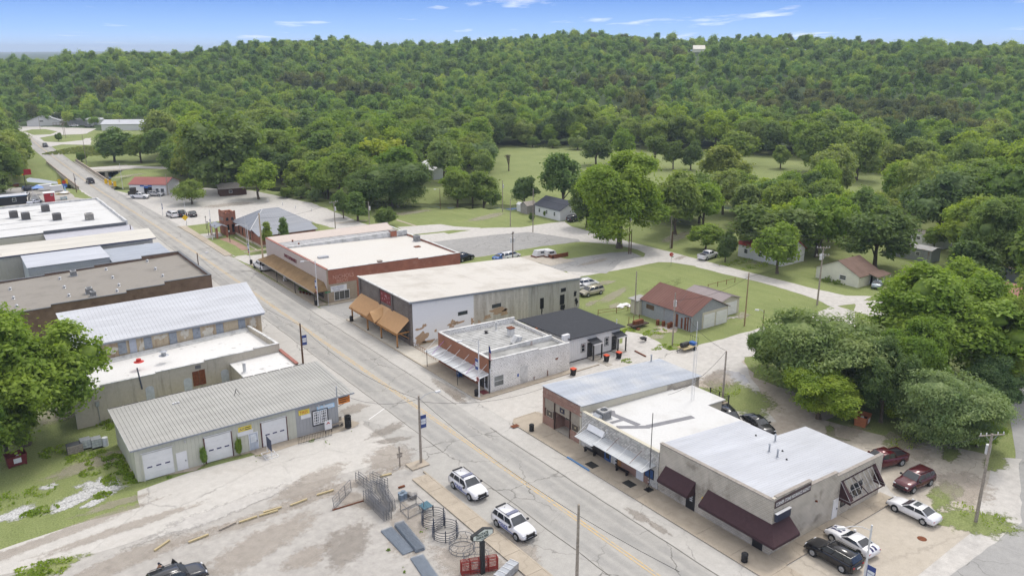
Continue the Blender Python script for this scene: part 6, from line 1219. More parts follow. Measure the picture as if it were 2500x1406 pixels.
x,y=G(*z1(1605,905),4.1);t_=thing('roof_tripod','small dark tripod frame standing on the ribbed garage roof','tripod',(x,y,hz(y)));[MB().bar((x,y,hz(y)+.8),(x+dx,y+dy,hz(y)+.05),.025,5).build('leg',BLACK,t_)for dx,dy in((-.35,-.2),(.35,-.2),(0,.4))]
x,y=G(*z1(1170,975),4.1);[tag(MB().box(x+k_*.3,x+k_*.3+.18,y-.12,y+.12,hz(y)+.02,hz(y)+.2).build('roof_bracket',STEEL),'small white bracket in a row of three on the garage roof','bracket','brackets on the garage roof')for k_ in range(3)]
# things in front of the garage
x=GX(2030,510);fn=thing('low_fence','low black picket fence below the garage window','fence',(x,46.2,0));p0=G(*z2(2025,515));p1=G(*z2(2250,455));nn=22
for i in range(nn):a_=i/(nn-1);u=p0[0]+(p1[0]-p0[0])*a_;v=p0[1]+(p1[1]-p0[1])*a_;MB().bar((u,v,.05),(u,v,.95),.018,4).build('picket',BLACK,fn)
for z in(.15,.92):MB().bar((*p0,z),(*p1,z),.025,4).build('rail',BLACK,fn)
x,y=G(*z2(2230,435));s_=thing('yard_sign','small white sign with a red chevron in front of the garage window','sign',(x,y,0));MB().box(x-.45,x+.45,y-.02,y+.02,.5,1.65).build('board',FRAME_W,s_);MB().slab([(x-.25,y-.03,1.2),(x,y-.03,1.5),(x+.25,y-.03,1.2),(x+.12,y-.03,1.2),(x,y-.03,1.33),(x-.12,y-.03,1.2)],(0,-.004,0)).build('chevron',REDL,s_);MB().bar((x-.4,y,0),(x-.4,y,.5),.03).bar((x+.4,y,0),(x+.4,y,.5),.03).build('stake',BLACK,s_)
x,y=G(*z2(2275,405));b=thing('wooden_bench','weathered grey slatted bench against the garage wall beside the tyres','bench',(x,y+.2,0));y+=.25
for k_ in range(4):MB().box(x-1.0,x+1.1,y-.3+k_*.14,y-.19+k_*.14,.45,.5).build('seat_slat',WOODP,b)
for k_ in range(4):MB().box(x-1.0,x+1.1,y+.28,y+.32,.6+k_*.14,.71+k_*.14).build('back_slat',WOODP,b)
for xx in(x-.9,x+1.0):MB().box(xx-.04,xx+.04,y-.28,y+.3,.1,.45).build('leg',WOODP,b)
x,y=G(*z2(2362,400))
def torus_mb(cx,cy,z,Rr,r,n=16,m=7):
 mb=MB();vs=[(cx+(Rr+r*math.cos(b_))*math.cos(a_),cy+(Rr+r*math.cos(b_))*math.sin(a_),z+r*1.15*math.sin(b_))for a_ in[2*PI*i/n for i in range(n)]for b_ in[2*PI*j/m for j in range(m)]]
 return mb.add(vs,[(i*m+j,((i+1)%n)*m+j,((i+1)%n)*m+(j+1)%m,i*m+(j+1)%m)for i in range(n)for j in range(m)])
for k_ in range(6):tag(torus_mb(x,y,.22+k_*.26,.30,.125).build('tyre',RUBBER,smooth=True),['lowest','second from bottom','third from bottom','fourth from bottom','second from top','topmost'][k_]+' tyre of the stack at the garage corner','tyre','stacked tyres at the garage corner')
x=-19.4;y=47.9;s_=thing('orange_sign','hand-lettered orange sign hung out from the garage corner','sign',(x,y,2.0));MB().box(x-.75,x+.75,y-.03,y+.03,2.5,3.6).build('board',plain('sign_orange',(.70,.22,.03,1),.6),s_);[MB().box(x-.62,x+.3+.1*k_,y-.037,y-.031,2.7+k_*.28,2.8+k_*.28).build('print',BLACK,s_)for k_ in range(3)];text('?',.6,BLACK,s_,(x+.4,y-.035,2.75),SOUTH,.004);MB().bar((gx1,y,3.55),(x+.7,y,3.65),.03).bar((gx1,y,2.2),(x,y,2.5),.03).build('bracket',RUST,s_)
x,y=G(*z1(2320,900),3.9);vent_pipe(gx1-.1,gy0-.12,3.9,1.3,.07,GALV,label='slim grey conduit pipe above the right end of the garage eave')
x,y=G(*z2(1830,585));s_=thing('portable_sign','dark portable sign board on a white angled stand in front of the garage','sign',(x,y,0));MB().slab([(x,y-.75,.75),(x,y+.75,.75),(x,y+.75,2.1),(x,y-.75,2.1)],(.06,0,0)).build('board',plain('slate_board',(.06,.07,.11,1),.6),s_);mb=MB();[mb.bar((x-.03,y+v,0.05),(x-.03,y+v,.8),.05,4)for v in(-.7,.7)];mb.path([(x-.7,y-.9,.05),(x+.7,y-.9,.05),(x+.7,y-.2,.05),(x-.7,y-.2,.05)],.05,4,closed=True);mb.path([(x-.7,y+.2,.05),(x+.7,y+.2,.05),(x+.7,y+.9,.05),(x-.7,y+.9,.05)],.05,4,closed=True);mb.build('stand',FRAME_W,s_)
for k_,(p,tp)in enumerate(((z2(1385,660),560),(z2(1628,590),500))):ptree(*p,z2(0,tp-30)[1],9,'bush','lime',['narrow green sapling growing at the wall between the first two roller doors','leafy sapling growing at the garage wall beside the blue-grey door'][k_],name='sapling',cat='sapling')
# tanks and skip
CAGE=plain('cage_tank_white',(.55,.58,.55,1),.6,.2,3)
for k_,p in enumerate((z2(585,535),z2(658,528))):
 x,y=G(*p);t_=thing('cage_tank',['green-stained caged plastic tank beside the dark crate','caged plastic tank next to the white barrel'][k_],'tank',(x,y,0));MB().box(x-.5,x+.5,y-.45,y+.55,.15,1.1).build('tank',CAGE,t_);mb=MB();[mb.box(x-.54,x+.54,y-.49,y+.59,z,z+.03)for z in(.15,.45,.75,1.08)];[mb.bar((x+dx,y+dy,.1),(x+dx,y+dy,1.12),.015,4)for dx in(-.54,-.18,.18,.54)for dy in(-.49,.59)];mb.build('cage',GALV,t_);MB().box(x-.55,x+.55,y-.5,y+.6,0,.13).build('pallet',BLACK,t_)
x,y=G(*z2(718,520));tag(MB().cyl(x,y,0,1.05,.33,.31,16).build('barrel',plain('white_barrel',(.62,.64,.66,1),.5)),'white plastic barrel at the end of the tank row','barrel')
x,y=G(*z2(510,560));t_=thing('crate','dark weathered slatted crate left of the caged tanks','crate',(x,y,0));[MB().box(x-.8,x+.8,y-.6,y-.56,.05+k_*.24,.25+k_*.24).build('slat',WOODP,t_)for k_ in range(4)];MB().box(x-.8,x+.8,y-.55,y+.6,0,.95).build('box',plain('dark_crate',(.08,.085,.09,1),.8),t_)
def skip(px_,py_,rz,col,lab,L_=2.0,W_=1.5,H_=1.25):
 x,y=G(px_,py_);t_=thing('skip',lab,'skip',(x,y,0),rz);m=plain('skip_'+lab.split()[0],col,.6,.25,2)
 def B(n,mt,f):mb=MB();f(mb);return mb.build(n,mt,t_,world=False)
 o=[(-L_/2+.12,-W_/2+.08),(L_/2-.12,-W_/2+.08),(L_/2-.12,W_/2-.08),(-L_/2+.12,W_/2-.08)];u=[(-L_/2,-W_/2),(L_/2,-W_/2),(L_/2,W_/2),(-L_/2,W_/2)]
 def shell(b):
  for i in range(4):
   j=(i+1)%4;lo=[(*o[i],.15),(*o[j],.15),(*u[j],H_),(*u[i],H_)];c=Vector((-(o[i][0]+o[j][0])/2,-(o[i][1]+o[j][1])/2,0)).normalized()*.05;b.slab(lo,c)
  b.box(-L_/2+.12,L_/2-.12,-W_/2+.08,W_/2-.08,.12,.18)
 B('body',m,shell);B('rim',m,lambda b:b.path([(*p,H_)for p in u],.05,4,closed=True));B('contents',DARK,lambda b:b.box(-L_/2+.15,L_/2-.15,-W_/2+.12,W_/2-.12,.6,.7));B('label_plate',FRAME_W,lambda b:b.box(-.35,.4,-W_/2-.035,-W_/2+.01,.45,1.0));B('bag',FRAME_W,lambda b:b.cyl(.2,.1,.68,1.0,.3,.12,8));[B('foot',m,lambda b,s_=s_:b.box(s_*L_/2*.8-.1,s_*L_/2*.8+.1,-W_/2+.1,W_/2-.1,0,.14))for s_ in(-1,1)]
 return t_
skip(*z4(1400,375),0.25,(.42,.15,.07,1),'orange rubbish skip standing under the lime-green trees');skip(*z2(115,645),0.1,(.16,.03,.03,1),'dark red rubbish skip under the tree at the left edge')
# ------------------------------------------------------------------ concrete hall, annex, white-roofed hall
CWALL=stained('streaked_concrete_wall',(.44,.395,.315,1),(.52,.475,.395,1),(.24,.215,.175,1),(.54,.74),.5,streak=True);WRF=stained('flaking_white_roof',(.60,.59,.58,1),(.67,.67,.66,1),(.34,.33,.32,1),(.62,.70),.9,bump=.1)
cb_=thing('concrete_hall','bare concrete building with stepped parapet and flaking white flat roof','building',(-32,71,0));cx0,cx1,cy0,cy1=-46.5,-21.0,65.0,77.8
steps=[(-46.5,4.7),(-43.4,4.7),(-43.4,4.95),(-37,4.95),(-37,5.1),(-31,5.1),(-31,5.3),(-24.5,5.3),(-24.5,5.45),(-21.0,5.45)]
wall_x(cy0,.3,[(cx0,0),(cx1,0)]+steps[::-1],'wall',CWALL,cb_);wall_y(cx1-.3,.3,[(cy0+.3,0),(cy1,0),(cy1,4.4),(cy0+6,5.0),(cy0+.3,5.4)],'wall',CWALL,cb_)
MB().slab([(cx0,cy0+.3,3.6),(cx1-.3,cy0+.3,4.5),(cx1-.3,cy1,3.8),(cx0,cy1,3.0)],(0,0,-.2)).build('roof',WRF,cb_);MB().slab([(cx0,cy1-.8,3.05),(cx1-.3,cy1-.8,3.85),(cx1-.3,cy1,4.15),(cx0,cy1,3.4)],(0,0,.05)).build('roof_curb',SEAM,cb_);coping([(x,cy0+.12,z)for x,z in steps],.42,.07,SEAM,cb_);MB().slab([(cx1-.33,cy0,5.42),(cx1+.03,cy0,5.42),(cx1+.03,cy0+6,5.02),(cx1-.33,cy0+6,5.02)],(0,0,.07)).slab([(cx1-.33,cy0+6,5.02),(cx1+.03,cy0+6,5.02),(cx1+.03,cy1,4.42),(cx1-.33,cy1,4.42)],(0,0,.07)).build('coping',SEAM,cb_)
FY=lambda x,y:atY(cy0,*z1(x,y))
for x_,y_ in((1012,840),(1270,785),(1522,727)):
 X,Z=FY(x_,y_);MB().slab([(X-.5,cy0-.04,Z-2.6),(X+.5,cy0-.04,Z-2.6),(X+.5,cy0-.04,Z-.25),(X+.3,cy0-.04,Z-.05),(X,cy0-.04,Z),(X-.3,cy0-.04,Z-.05),(X-.5,cy0-.04,Z-.25)],(0,.035,0)).build('blocked_window',plain('pale_grey_board',(.46,.49,.52,1),.7),cb_)
X,Z=FY(1345,735);MB().box(X-.8,X-.02,cy0-.06,cy0-.01,Z-2.0,Z-.0).box(X+.02,X+.8,cy0-.06,cy0-.01,Z-2.0,Z+.05).build('steel_shutter',RUST,cb_);MB().box(X-.35,X+.35,cy0-.05,cy0-.01,Z+.3,Z+.75).build('louvre',plain('grey_louvre',(.15,.15,.15,1),.7),cb_)
X,Z=FY(930,730);MB().bar((X,cy0-.1,Z+.3),(X+.25,cy0-.1,Z-2.6),.09).build('flue_pipe',plain('slate_pipe',(.09,.10,.13,1),.5),cb_);X,Z=FY(660,960);MB().box(X-.2,X+.2,cy0-.15,cy0-.01,Z-.3,Z+.3).bar((X,cy0-.08,Z-.3),(X,cy0-.08,.2),.04).build('meter_box',GALV,cb_)
x,y=G(*z1(940,665),4.9);vent_pipe(x,y,4.75,.35,.3,plain('red_cowl',(.45,.03,.02,1),.6),cap=False,label='red mushroom vent on the white roof of the concrete hall');x,y=G(*z1(1110,625),4.9);vent_pipe(x,y,4.8,.5,.3,GALV,label='silver turbine vent on the white roof of the concrete hall')
ax_=thing('annex','small annex with white coated roof and brick front between the hall and the garage','building',(-24.4,62,0));MB().box(-27.8,-21.2,59.0,64.98,0,3.95).build('wall',CWALL,ax_);MB().slab([(-27.9,58.9,4.0),(-21.1,58.9,4.15),(-21.1,64.98,4.15),(-27.9,64.98,4.0)],(0,0,.12)).build('roof',WRF,ax_);MB().box(-21.1,-20.8,58.9,65.3,0,4.45).build('front_wall',BRK,ax_);MB().box(-21.15,-20.7,58.9,65.3,4.45,4.55).build('coping',plain('brick_red_trim',(0,0,0,1)),ax_)
x,y=G(*z1(1660,745),4.2);vent_pipe(x,y,4.2,1.3,.2,SEAM,label='thick white pipe with a black tip on the annex roof');sheet('annex_slab',[(-20.7,58),(-19.6,58),(-19.0,77),(-20.8,77)],.06,WALK,0,px=False)
PEELW=stained('peeling_ochre_render',(.42,.34,.23,1),(.52,.45,.34,1),(.25,.16,.10,1),(.5,.68),1.2,streak=True)
wr=thing('white_roofed_hall','tall old hall with peeling ochre walls, shuttered windows and big white metal roof','building',(-31,88.5,0));wx0,wx1,wy0,wy1=-43.6,-19.0,78.0,99.2
wy1=88.6;MB().box(wx0,wx1,wy0,wy1,0,5.85).build('wall',PEELW,wr);[MB().slab([(x,wy0,5.85),(x,wy1,5.85),(x,wy1,7.85)],(.1,0,0)).build('gable',PEELW,wr)for x in(wx0,wx1-.1)];MB().box(wx0,wx1,wy1-.1,wy1,5.85,7.85).build('wall',PEELW,wr)
MB().slab([(-44.3,wy0-.45,5.98),(-18.4,wy0-.45,5.98),(-17.4,wy1+.1,8.0),(-44.7,wy1+.1,8.0)],(0,0,.07)).build('roof',WROOF,wr)
for i in range(52):x=-44+i*.5;MB().slab([(x,wy0-.44,6.051),(x+.03,wy0-.44,6.051),(x+.03,wy1,8.05),(x,wy1,8.05)],(0,0,.03)).build('roof_rib',WROOF,wr)
MB().box(wx0-.4,wx1+.4,wy0-.5,wy0-.44,5.78,5.98).build('eave_trim',MATS['grey_gutter'],wr)
SHUT=stained('grey_blue_shutter',(.26,.29,.33,1),(.33,.36,.40,1),(.18,.19,.21,1),(.5,.7),2)
for X in(-38.4,-35.1,-31.75,-28.5,-25.2,-21.95,-41.6):s_=MB().box(X-.52,X+.52,wy0-.05,wy0-.005,3.85,5.55).build('shutter',SHUT,wr);[MB().box(X-.5,X+.5,wy0-.07,wy0-.051,3.9+k_*.4,4.26+k_*.4).build('board',SHUT,s_)for k_ in range(4)]
MB().box(-37.5,-36.6,wy0-.06,wy0-.005,2.8,5.8).build('blue_panel',plain('pale_blue_sheet',(.40,.43,.50,1),.6),wr)
for i,(cx,cz,rx,rz)in enumerate(((-40,4.6,.8,.6),(-33.4,5.2,.8,.3),(-26.9,4.4,.7,.8),(-30.1,5.0,.6,.6),(-20.2,4.6,.6,.9),(-36.0,4.2,.4,.9))):patch_x(wy0,cx,cz,rx,rz,71+i,stained('pale_limewash',(.55,.52,.45,1),(.6,.57,.5,1),(.4,.33,.24,1),(.5,.7),2),'render_patch',wr)
# ------------------------------------------------------------------ brown roofed brick building
BRB=brickmat('dark_brown_brick',(.15,.095,.065,1),(.21,.14,.10,1),(.17,.13,.10,1),stain=((.11,.07,.05,1),.8,.5,.75));TARR=stained('grey_brown_felt',(.245,.225,.20,1),(.285,.265,.235,1),(.19,.175,.155,1),(.5,.75),.3,bump=.1);CPB=plain('slate_coping',(.13,.135,.145,1),.7)
br_=thing('brown_brick_store','dark brick building with stepped parapets and flat grey-brown felt roof','building',(-36,115,0));bx0,bx1,by0,by1=-58.0,-18.7,104.2,125.5
st=[(-58,4.7),(-43.8,4.7),(-43.8,5.1),(-32.6,5.1),(-32.6,5.5),(-26.5,5.5),(-26.5,5.95),(-18.7,5.95)];st2=[(-58,4.9),(-42.2,4.9),(-42.2,5.2),(-34,5.2),(-34,5.5),(-25.7,5.5),(-25.7,5.95),(-18.7,5.95)]
wall_x(by0,.3,[(bx0,0),(bx1,0)]+st[::-1],'wall',BRB,br_);wall_x(by1-.3,.3,[(bx0,0),(bx1,0)]+st2[::-1],'wall',BRB,br_);wall_y(bx1-.3,.3,[(by0+.3,0),(by1-.3,0),(by1-.3,5.9),(by0+.3,5.9)],'wall',BRB,br_);MB().slab([(bx0,by0+.3,4.35),(bx1-.3,by0+.3,5.4),(bx1-.3,by1-.3,5.4),(bx0,by1-.3,4.35)],(0,0,-.2)).build('roof',TARR,br_)
coping([(x,by0+.12,z)for x,z in st],.42,.08,CPB,br_);coping([(x,by1-.15,z)for x,z in st2],.42,.08,CPB,br_);coping([(bx1-.15,by0,5.92),(bx1-.15,by1,5.92)],.42,.08,CPB,br_)
zbr=lambda x:4.35+(x+58)/39*1.05
for i,p in enumerate([(75,940),(100,1008),(125,1070),(455,870),(490,935),(525,998),(810,808),(860,870),(908,928),(893,970),(1125,752),(1187,812),(1243,865)]):x,y=G(*z7(*p),5.1);vent_pipe(x,y,zbr(x),.35,.16,GALV,label='small galvanised vent in the grid on the grey-brown felt roof',group='grid of vents on the felt roof')
for p,l,s_ in((z7(562,850),'grey condenser with white base near the far parapet of the felt roof',.95),(z7(683,985),'larger condenser of the pair on the felt roof',1.0),(z7(712,1003),'smaller silver condenser of the pair on the felt roof',.8)):x,y=G(*p,5.0);ac_unit(x,y,zbr(x),s_,s_,s_*1.05,l)
# ------------------------------------------------------------------ low metal buildings beyond
GRB=metalroof('blue_grey_sheet',(.40,.43,.48,1),(.48,.51,.55,1),.4,.5)
t_=thing('ribbed_metal_shed','blue-grey ribbed metal shed behind the brown brick building','shed',(-37,138,0));MB().box(-44.1,-30,133.6,143.5,0,4.7).build('wall',GRB,t_);[MB().box(-44.1+i*.4,-43.95+i*.4,133.5,133.59,0,4.7).build('rib',GRB,t_)for i in range(35)];MB().slab([(-44.2,133.4,4.75),(-29.9,133.4,4.75),(-29.9,143.8,4.95),(-44.2,143.8,4.95)],(0,0,.08)).build('roof',WROOF,t_)
t_=thing('low_shop','low shop with pale blue-grey metal roof next to the ribbed shed','building',(-24,135,0));MB().box(-29.9,-19,127.3,142.8,0,3.9).build('wall',GRB,t_);MB().slab([(-29.95,127.1,4.1),(-18.7,127.1,4.1),(-18.7,143,4.3),(-29.95,143,4.3)],(0,0,.1)).build('roof',GRB,t_);[MB().slab([(-29.9,127.3+i*.6,4.2+i*.0077),(-18.75,127.3+i*.6,4.2+i*.0077),(-18.75,127.36+i*.6,4.2+i*.0077),(-29.9,127.36+i*.6,4.2+i*.0077)],(0,0,.04)).build('roof_rib',GRB,t_)for i in range(26)]
BGR=metalroof('beige_metal_roof',(.56,.53,.46,1),None,.3,.5);BGW=metalroof('beige_grey_siding',(.42,.41,.39,1),(.36,.35,.33,1),.4,.6)
t_=thing('beige_long_shed','long shed with beige metal roof and pale grey siding','shed',(-33,150,0));MB().box(-58,-19.4,145.2,155.3,0,4.85).build('wall',BGW,t_);[MB().box(-58+i*.6,-57.94+i*.6,145.14,145.19,.05,4.8).build('siding_rib',BGW,t_)for i in range(64)];MB().slab([(-58,145,4.95),(-18.6,145,4.95),(-17.9,155.5,5.1),(-58,155.5,5.1)],(0,0,.09)).build('roof',BGR,t_);MB().box(-58,-18.7,144.9,144.99,4.85,5.05).build('fascia',MATS['navy_letters']if 0 else plain('navy_fascia',(.06,.07,.14,1),.6),t_)
x,y=G(*z7(1140,640));t_=thing('satellite_dish','big white satellite dish behind the beige-roofed shed','satellite dish',(-20.6,143.9,0));mb=MB();c=Vector((-20.9,144.0,2.9));ax3=Vector((-.25,-.75,.6)).normalized();u=ax3.orthogonal().normalized();v=ax3.cross(u);ring=[[c+(u*math.cos(a_)+v*math.sin(a_))*r_+ax3*(r_*r_*.22)for a_ in[2*PI*i/20 for i in range(20)]]for r_ in(.02,.5,.95,1.35)]
mb.add([p for rr_ in ring for p in rr_],[(k_*20+i,k_*20+(i+1)%20,(k_+1)*20+(i+1)%20,(k_+1)*20+i)for k_ in range(3)for i in range(20)]);mb.build('dish',FRAME_W,t_,smooth=True);MB().bar((-20.9,144.2,0),(-20.9,144.2,2.8),.09).build('post',GALV,t_)
t_=thing('grey_roof_shop','shop with lilac-grey sloping roof and faded pink band before the big white roof','building',(-30,159,0));MB().box(-38,-20.7,156.4,161.8,0,4.3).build('wall',BGW,t_);MB().slab([(-38.1,155.9,4.35),(-20.4,155.9,4.35),(-20.4,162,5.1),(-38.1,162,5.1)],(0,0,.1)).build('roof',plain('lilac_grey_roof',(.42,.42,.46,1),.6,.08,1,obj=False),t_);MB().slab([(-37.2,155.7,4.05),(-20.2,155.7,4.05),(-20.2,156.9,4.6),(-37.2,156.9,4.6)],(0,0,.1)).build('pink_band',plain('faded_pink_roof',(.42,.32,.34,1),.6,.08,1,obj=False),t_);MB().box(-20.7,-19.6,156.2,161.8,3.0,3.3).build('red_awning',plain('red_awning',(.40,.03,.04,1),.6),t_)
t_=thing('big_white_store','large building with bright white flat roof and parapets','building',(-40,180,0));MB().box(-62,-21.0,162.1,199.5,0,5.3).build('wall',CREAM,t_);MB().slab([(-62,162.1,5.35),(-21.2,162.1,5.6),(-21.2,199.5,5.6),(-62,199.5,5.35)],(0,0,.1)).build('roof',TPO,t_);MB().box(-62,-20.9,199.2,199.6,5.3,6.1).build('parapet',SEAM,t_);mb=MB();[mb.box(-21.3,-20.9,162.1+k_*6.2,162.1+(k_+1)*6.2,5.3,6.3-.1*(k_%2))for k_ in range(6)];mb.build('parapet',SEAM,t_);MB().box(-38,-21.3,161.9,162.3,5.3,5.9).build('parapet',MATS['slate_coping'],t_);[MB().box(-62,-21.5,y_,y_+.12,5.62,5.68).build('roof_seam',SEAM,t_)for y_ in(170,177,184,192)]
for p,l in((z7(350,365),'rooftop unit nearest the far parapet of the white store'),(z7(200,425),'brown-grilled rooftop unit left of centre on the white store'),(z7(108,412),'small dark rooftop unit at the left of the white store'),(z7(438,430),'dark grey rooftop unit in the middle of the white store'),(z7(685,430),'pale beige rooftop unit nearest the street on the white store')):
 x,y=G(*p,5.6);ac_unit(x,y,5.65,1.7,1.7,1.6,l,m=plain('beige_housing' if 'beige' in l else 'dark_housing',(.42,.40,.36,1)if 'beige' in l else(.16,.15,.14,1),.6))
# ------------------------------------------------------------------ library
LB=brickmat('library_brick',(.27,.10,.06,1),(.33,.135,.085,1),(.30,.19,.14,1));SSM=metalroof('slate_blue_seam',(.235,.25,.28,1),None,.3,.45);LSTONE=plain('limestone_base',(.52,.47,.38,1),.8,.1,2,obj=False)
lb=thing('library','red brick library with small crenellated tower and slate-blue standing seam hip roof','library',(8,153,0))
MB().box(3.2,17.5,148.6,161,0,3.15).build('wall',LB,lb);MB().box(3.05,17.6,148.5,161.1,0,.5).build('plinth',LSTONE,lb);MB().box(3.4,17,143.6,148.58,0,2.6).build('wing_wall',LB,lb);MB().box(3.3,17.1,143.5,148.4,0,.45).build('plinth',LSTONE,lb)
def hip(root,x0,x1,y0,y1,e,r,rx0,rx1,ym,m,n=20):
 A,B,C_,D=(x0,y0,e),(x1,y0,e),(x1,y1,e),(x0,y1,e);E_,F_=(rx0,ym,r),(rx1,ym,r)
 for poly in([A,B,F_,E_],[C_,D,E_,F_],[B,C_,F_],[D,A,E_]):MB().slab(poly,(0,0,.08)).build('roof_slope',m,root)
 mb=MB()
 for i in range(1,n):
  y=y0+(y1-y0)*i/n;k_=(y-y0)/(ym-y0)if y<ym else(y1-y)/(y1-ym);mb.bar((x0,y,e+.1),(x0+(rx0-x0)*k_,y,e+(r-e)*k_+.1),.025,4)
 for i in range(1,n+6):
  x=x0+(x1-x0)*i/(n+6);k_=min(1,(x-x0)/(rx0-x0),(x1-x)/(x1-rx1));mb.bar((x,y0,e+.1),(x,y0+(ym-y0)*k_,e+(r-e)*k_+.1),.025,4)
 o=mb.build('standing_seams',m,root);o['kind']='stuff';mb=MB();[mb.bar(Vector(p)+Vector((0,0,.1)),Vector(q)+Vector((0,0,.1)),.07,5)for p,q in((A,E_),(B,F_),(C_,F_),(D,E_),(E_,F_))];mb.build('hip_cap',STEEL,root)
hip(lb,2.6,18.2,148.0,161.6,3.2,6.6,8.2,12.2,154.8,SSM);MB().slab([(2.9,143.0,2.65),(17.4,143.0,2.65),(17.4,148.2,3.5),(2.9,148.2,3.5)],(0,0,.08)).build('wing_roof',SSM,lb)
tx0,tx1,ty0,ty1,th_=.6,3.5,161.0,165.2,5.5;MB().box(tx0,tx1,ty0,ty1,0,th_-.5).build('tower',LB,lb)
for a_,b_,c_,d_ in((tx0,tx1,ty0,ty0+.3),(tx0,tx1,ty1-.3,ty1),(tx0,tx0+.3,ty0+.3,ty1-.3),(tx1-.3,tx1,ty0+.3,ty1-.3)):MB().box(a_,b_,c_,d_,th_-.5,th_).build('parapet',LB,lb)
for i in range(4):MB().box(tx0+i*.82,tx0+i*.82+.44,ty0,ty0+.3,th_,th_+.4).build('merlon',LB,lb);MB().box(tx0,tx0+.3,ty0+.35+i*1.05,ty0+.85+i*1.05,th_,th_+.4).build('merlon',LB,lb)
for x in(1.1,2.35):MB().slab([(x,ty0-.03,3.6),(x+.6,ty0-.03,3.6),(x+.6,ty0-.03,4.2),(x+.3,ty0-.03,4.45),(x,ty0-.03,4.2)],(0,.025,0)).build('arched_window',GLASS,lb);MB().box(x,x+.6,ty0-.03,ty0-.005,.6,2.6).build('window',GLASS,lb)
for y in(161.7,162.9,164.1):MB().box(tx0-.03,tx0-.005,y,y+.5,3.5,4.4).build('window',GLASS,lb)
for i in range(4):MB().box(3.17,3.195,149.6+i*2.8,150.3+i*2.8,.7,2.6).build('window',GLASS,lb)
MB().slab([(-2.4,158.2,2.6),(-2.4,163.6,2.6),(-.9,163.6,3.2),(-.9,158.2,3.2)],(0,0,.08)).build('porch_roof',SSM,lb);MB().slab([(.58,158.2,2.6),(.58,163.6,2.6),(-.9,163.6,3.2),(-.9,158.2,3.2)],(0,0,.08)).build('porch_roof',SSM,lb);[MB().box(x-.2,x+.2,y-.2,y+.2,0,2.6).build('porch_pier',LB,lb)for x,y in((-2.1,158.5),(-2.1,163.2),(.3,158.5))]
sheet('library_lawn',[(-4.2,138.5),(2.8,138.5),(17,141),(17,143.4),(3.2,143.4),(3.0,160),(.5,160.5),(-4.2,160)],.05,GRASS,.05,px=False);sheet('library_lawn',[(-5.0,166),(.5,166),(3,178),(-6.1,178)],.05,GRASS,.05,px=False)
sheet('brick_path',[(-1.9,158),(.2,158),(.8,148),(.6,143),(-1.2,143),(-.9,149)],.065,brickmat('path_brick',(.30,.19,.15,1),(.36,.24,.19,1),(.28,.22,.18,1),.2,.1),.02,px=False);kerb([(1.6,157),(1.6,141),(-1.5,140.6)],.25,.2,LSTONE);sheet('footpath',[(-1.2,140.2),(17,140.6),(17,141.6),(-1.2,141.2)],.07,WALK,0,px=False)
f_=thing('iron_fence','black iron fence with gate posts behind the library','fence',(20,146,0));pts=[G(*lib(1850,580)),G(*lib(2160,560)),G(*lib(2340,590))];
for(a_,b_)in zip(pts,pts[1:]):
 k_=max(2,int(math.dist(a_,b_)/.5));[MB().bar((a_[0]+(b_[0]-a_[0])*i/k_,a_[1]+(b_[1]-a_[1])*i/k_,0),(a_[0]+(b_[0]-a_[0])*i/k_,a_[1]+(b_[1]-a_[1])*i/k_,1.8),.025,4).build('picket',BLACK,f_)for i in range(k_+1)];[MB().bar((*a_,z),(*b_,z),.03,4).build('rail',BLACK,f_)for z in(.2,1.75)]
# ------------------------------------------------------------------ bridge
bd=thing('road_bridge','old concrete road bridge with post-and-rail parapets over the creek','bridge',(-12.5,295,0));BC=stained('old_bridge_concrete',(.36,.33,.28,1),(.43,.40,.35,1),(.17,.15,.12,1),(.5,.7),.6,streak=True)
MB().box(-17.7,-6.8,257,335,-.7,-.01).build('deck',BC,bd);MB().box(-8.0,-6.8,257,335,0,.16).build('side_walk',BC,bd)
for y in(257,276,296,316,335):MB().box(-17.3,-7.2,y-.6,y+.6,-4.5,-.7).build('pier',BC,bd)
RRX=plain('rail_pinkish',(.40,.33,.28,1),.8)
for x in(-17.5,-6.95):
 for i in range(40):y=257.5+i*1.98;MB().box(x-.12,x+.12,y-.12,y+.12,0,.95).build('rail_post',BC,bd)
 MB().box(x-.15,x+.15,257,335,.95,1.12).build('rail',RRX,bd);MB().box(x-.06,x+.06,257,335,.45,.58).build('rail',RRX,bd)
t_=thing('culvert_bridge','small low bridge of the side path with dark openings','bridge',(0,310,0));
for p in((-9.6,300,1.6),(-2.6,300.5,1.2),(2.2,301,.5),(6.4,302,1.4)):MB().box(p[0],p[0]+p[2],299+0,312,-3.6,-.25).build('pier',BC,t_)
MB().box(-9.6,8.5,298.8,312.5,-.45,-.02).build('deck',BC,t_);sheet('gravel_path',[(-8,313),(-8.2,306),(9,299),(22,286),(24,290),(9,309)],.03,GRAV,.1,px=False)
for i,p in enumerate(((fy(1140,410)),(fy(1275,400)),(fy(2028,400)),(fy(2110,425)),(fy(2198,450)))):x,y=G(*p);t_=thing('marker_post',['yellow marker plate furthest left by the creek','yellow marker plate at the left corner of the bridge','yellow marker plate at the right corner of the bridge','middle yellow marker plate right of the bridge','rightmost yellow marker plate by the creek'][i],'marker',(x,y,0));MB().bar((x,y,-.3),(x,y,.4),.05).build('post',GALV,t_);MB().box(x-.45,x+.45,y-.03,y+.03,.3,2.0).build('plate',plain('marker_yellow',(.80,.50,.02,1),.6),t_)
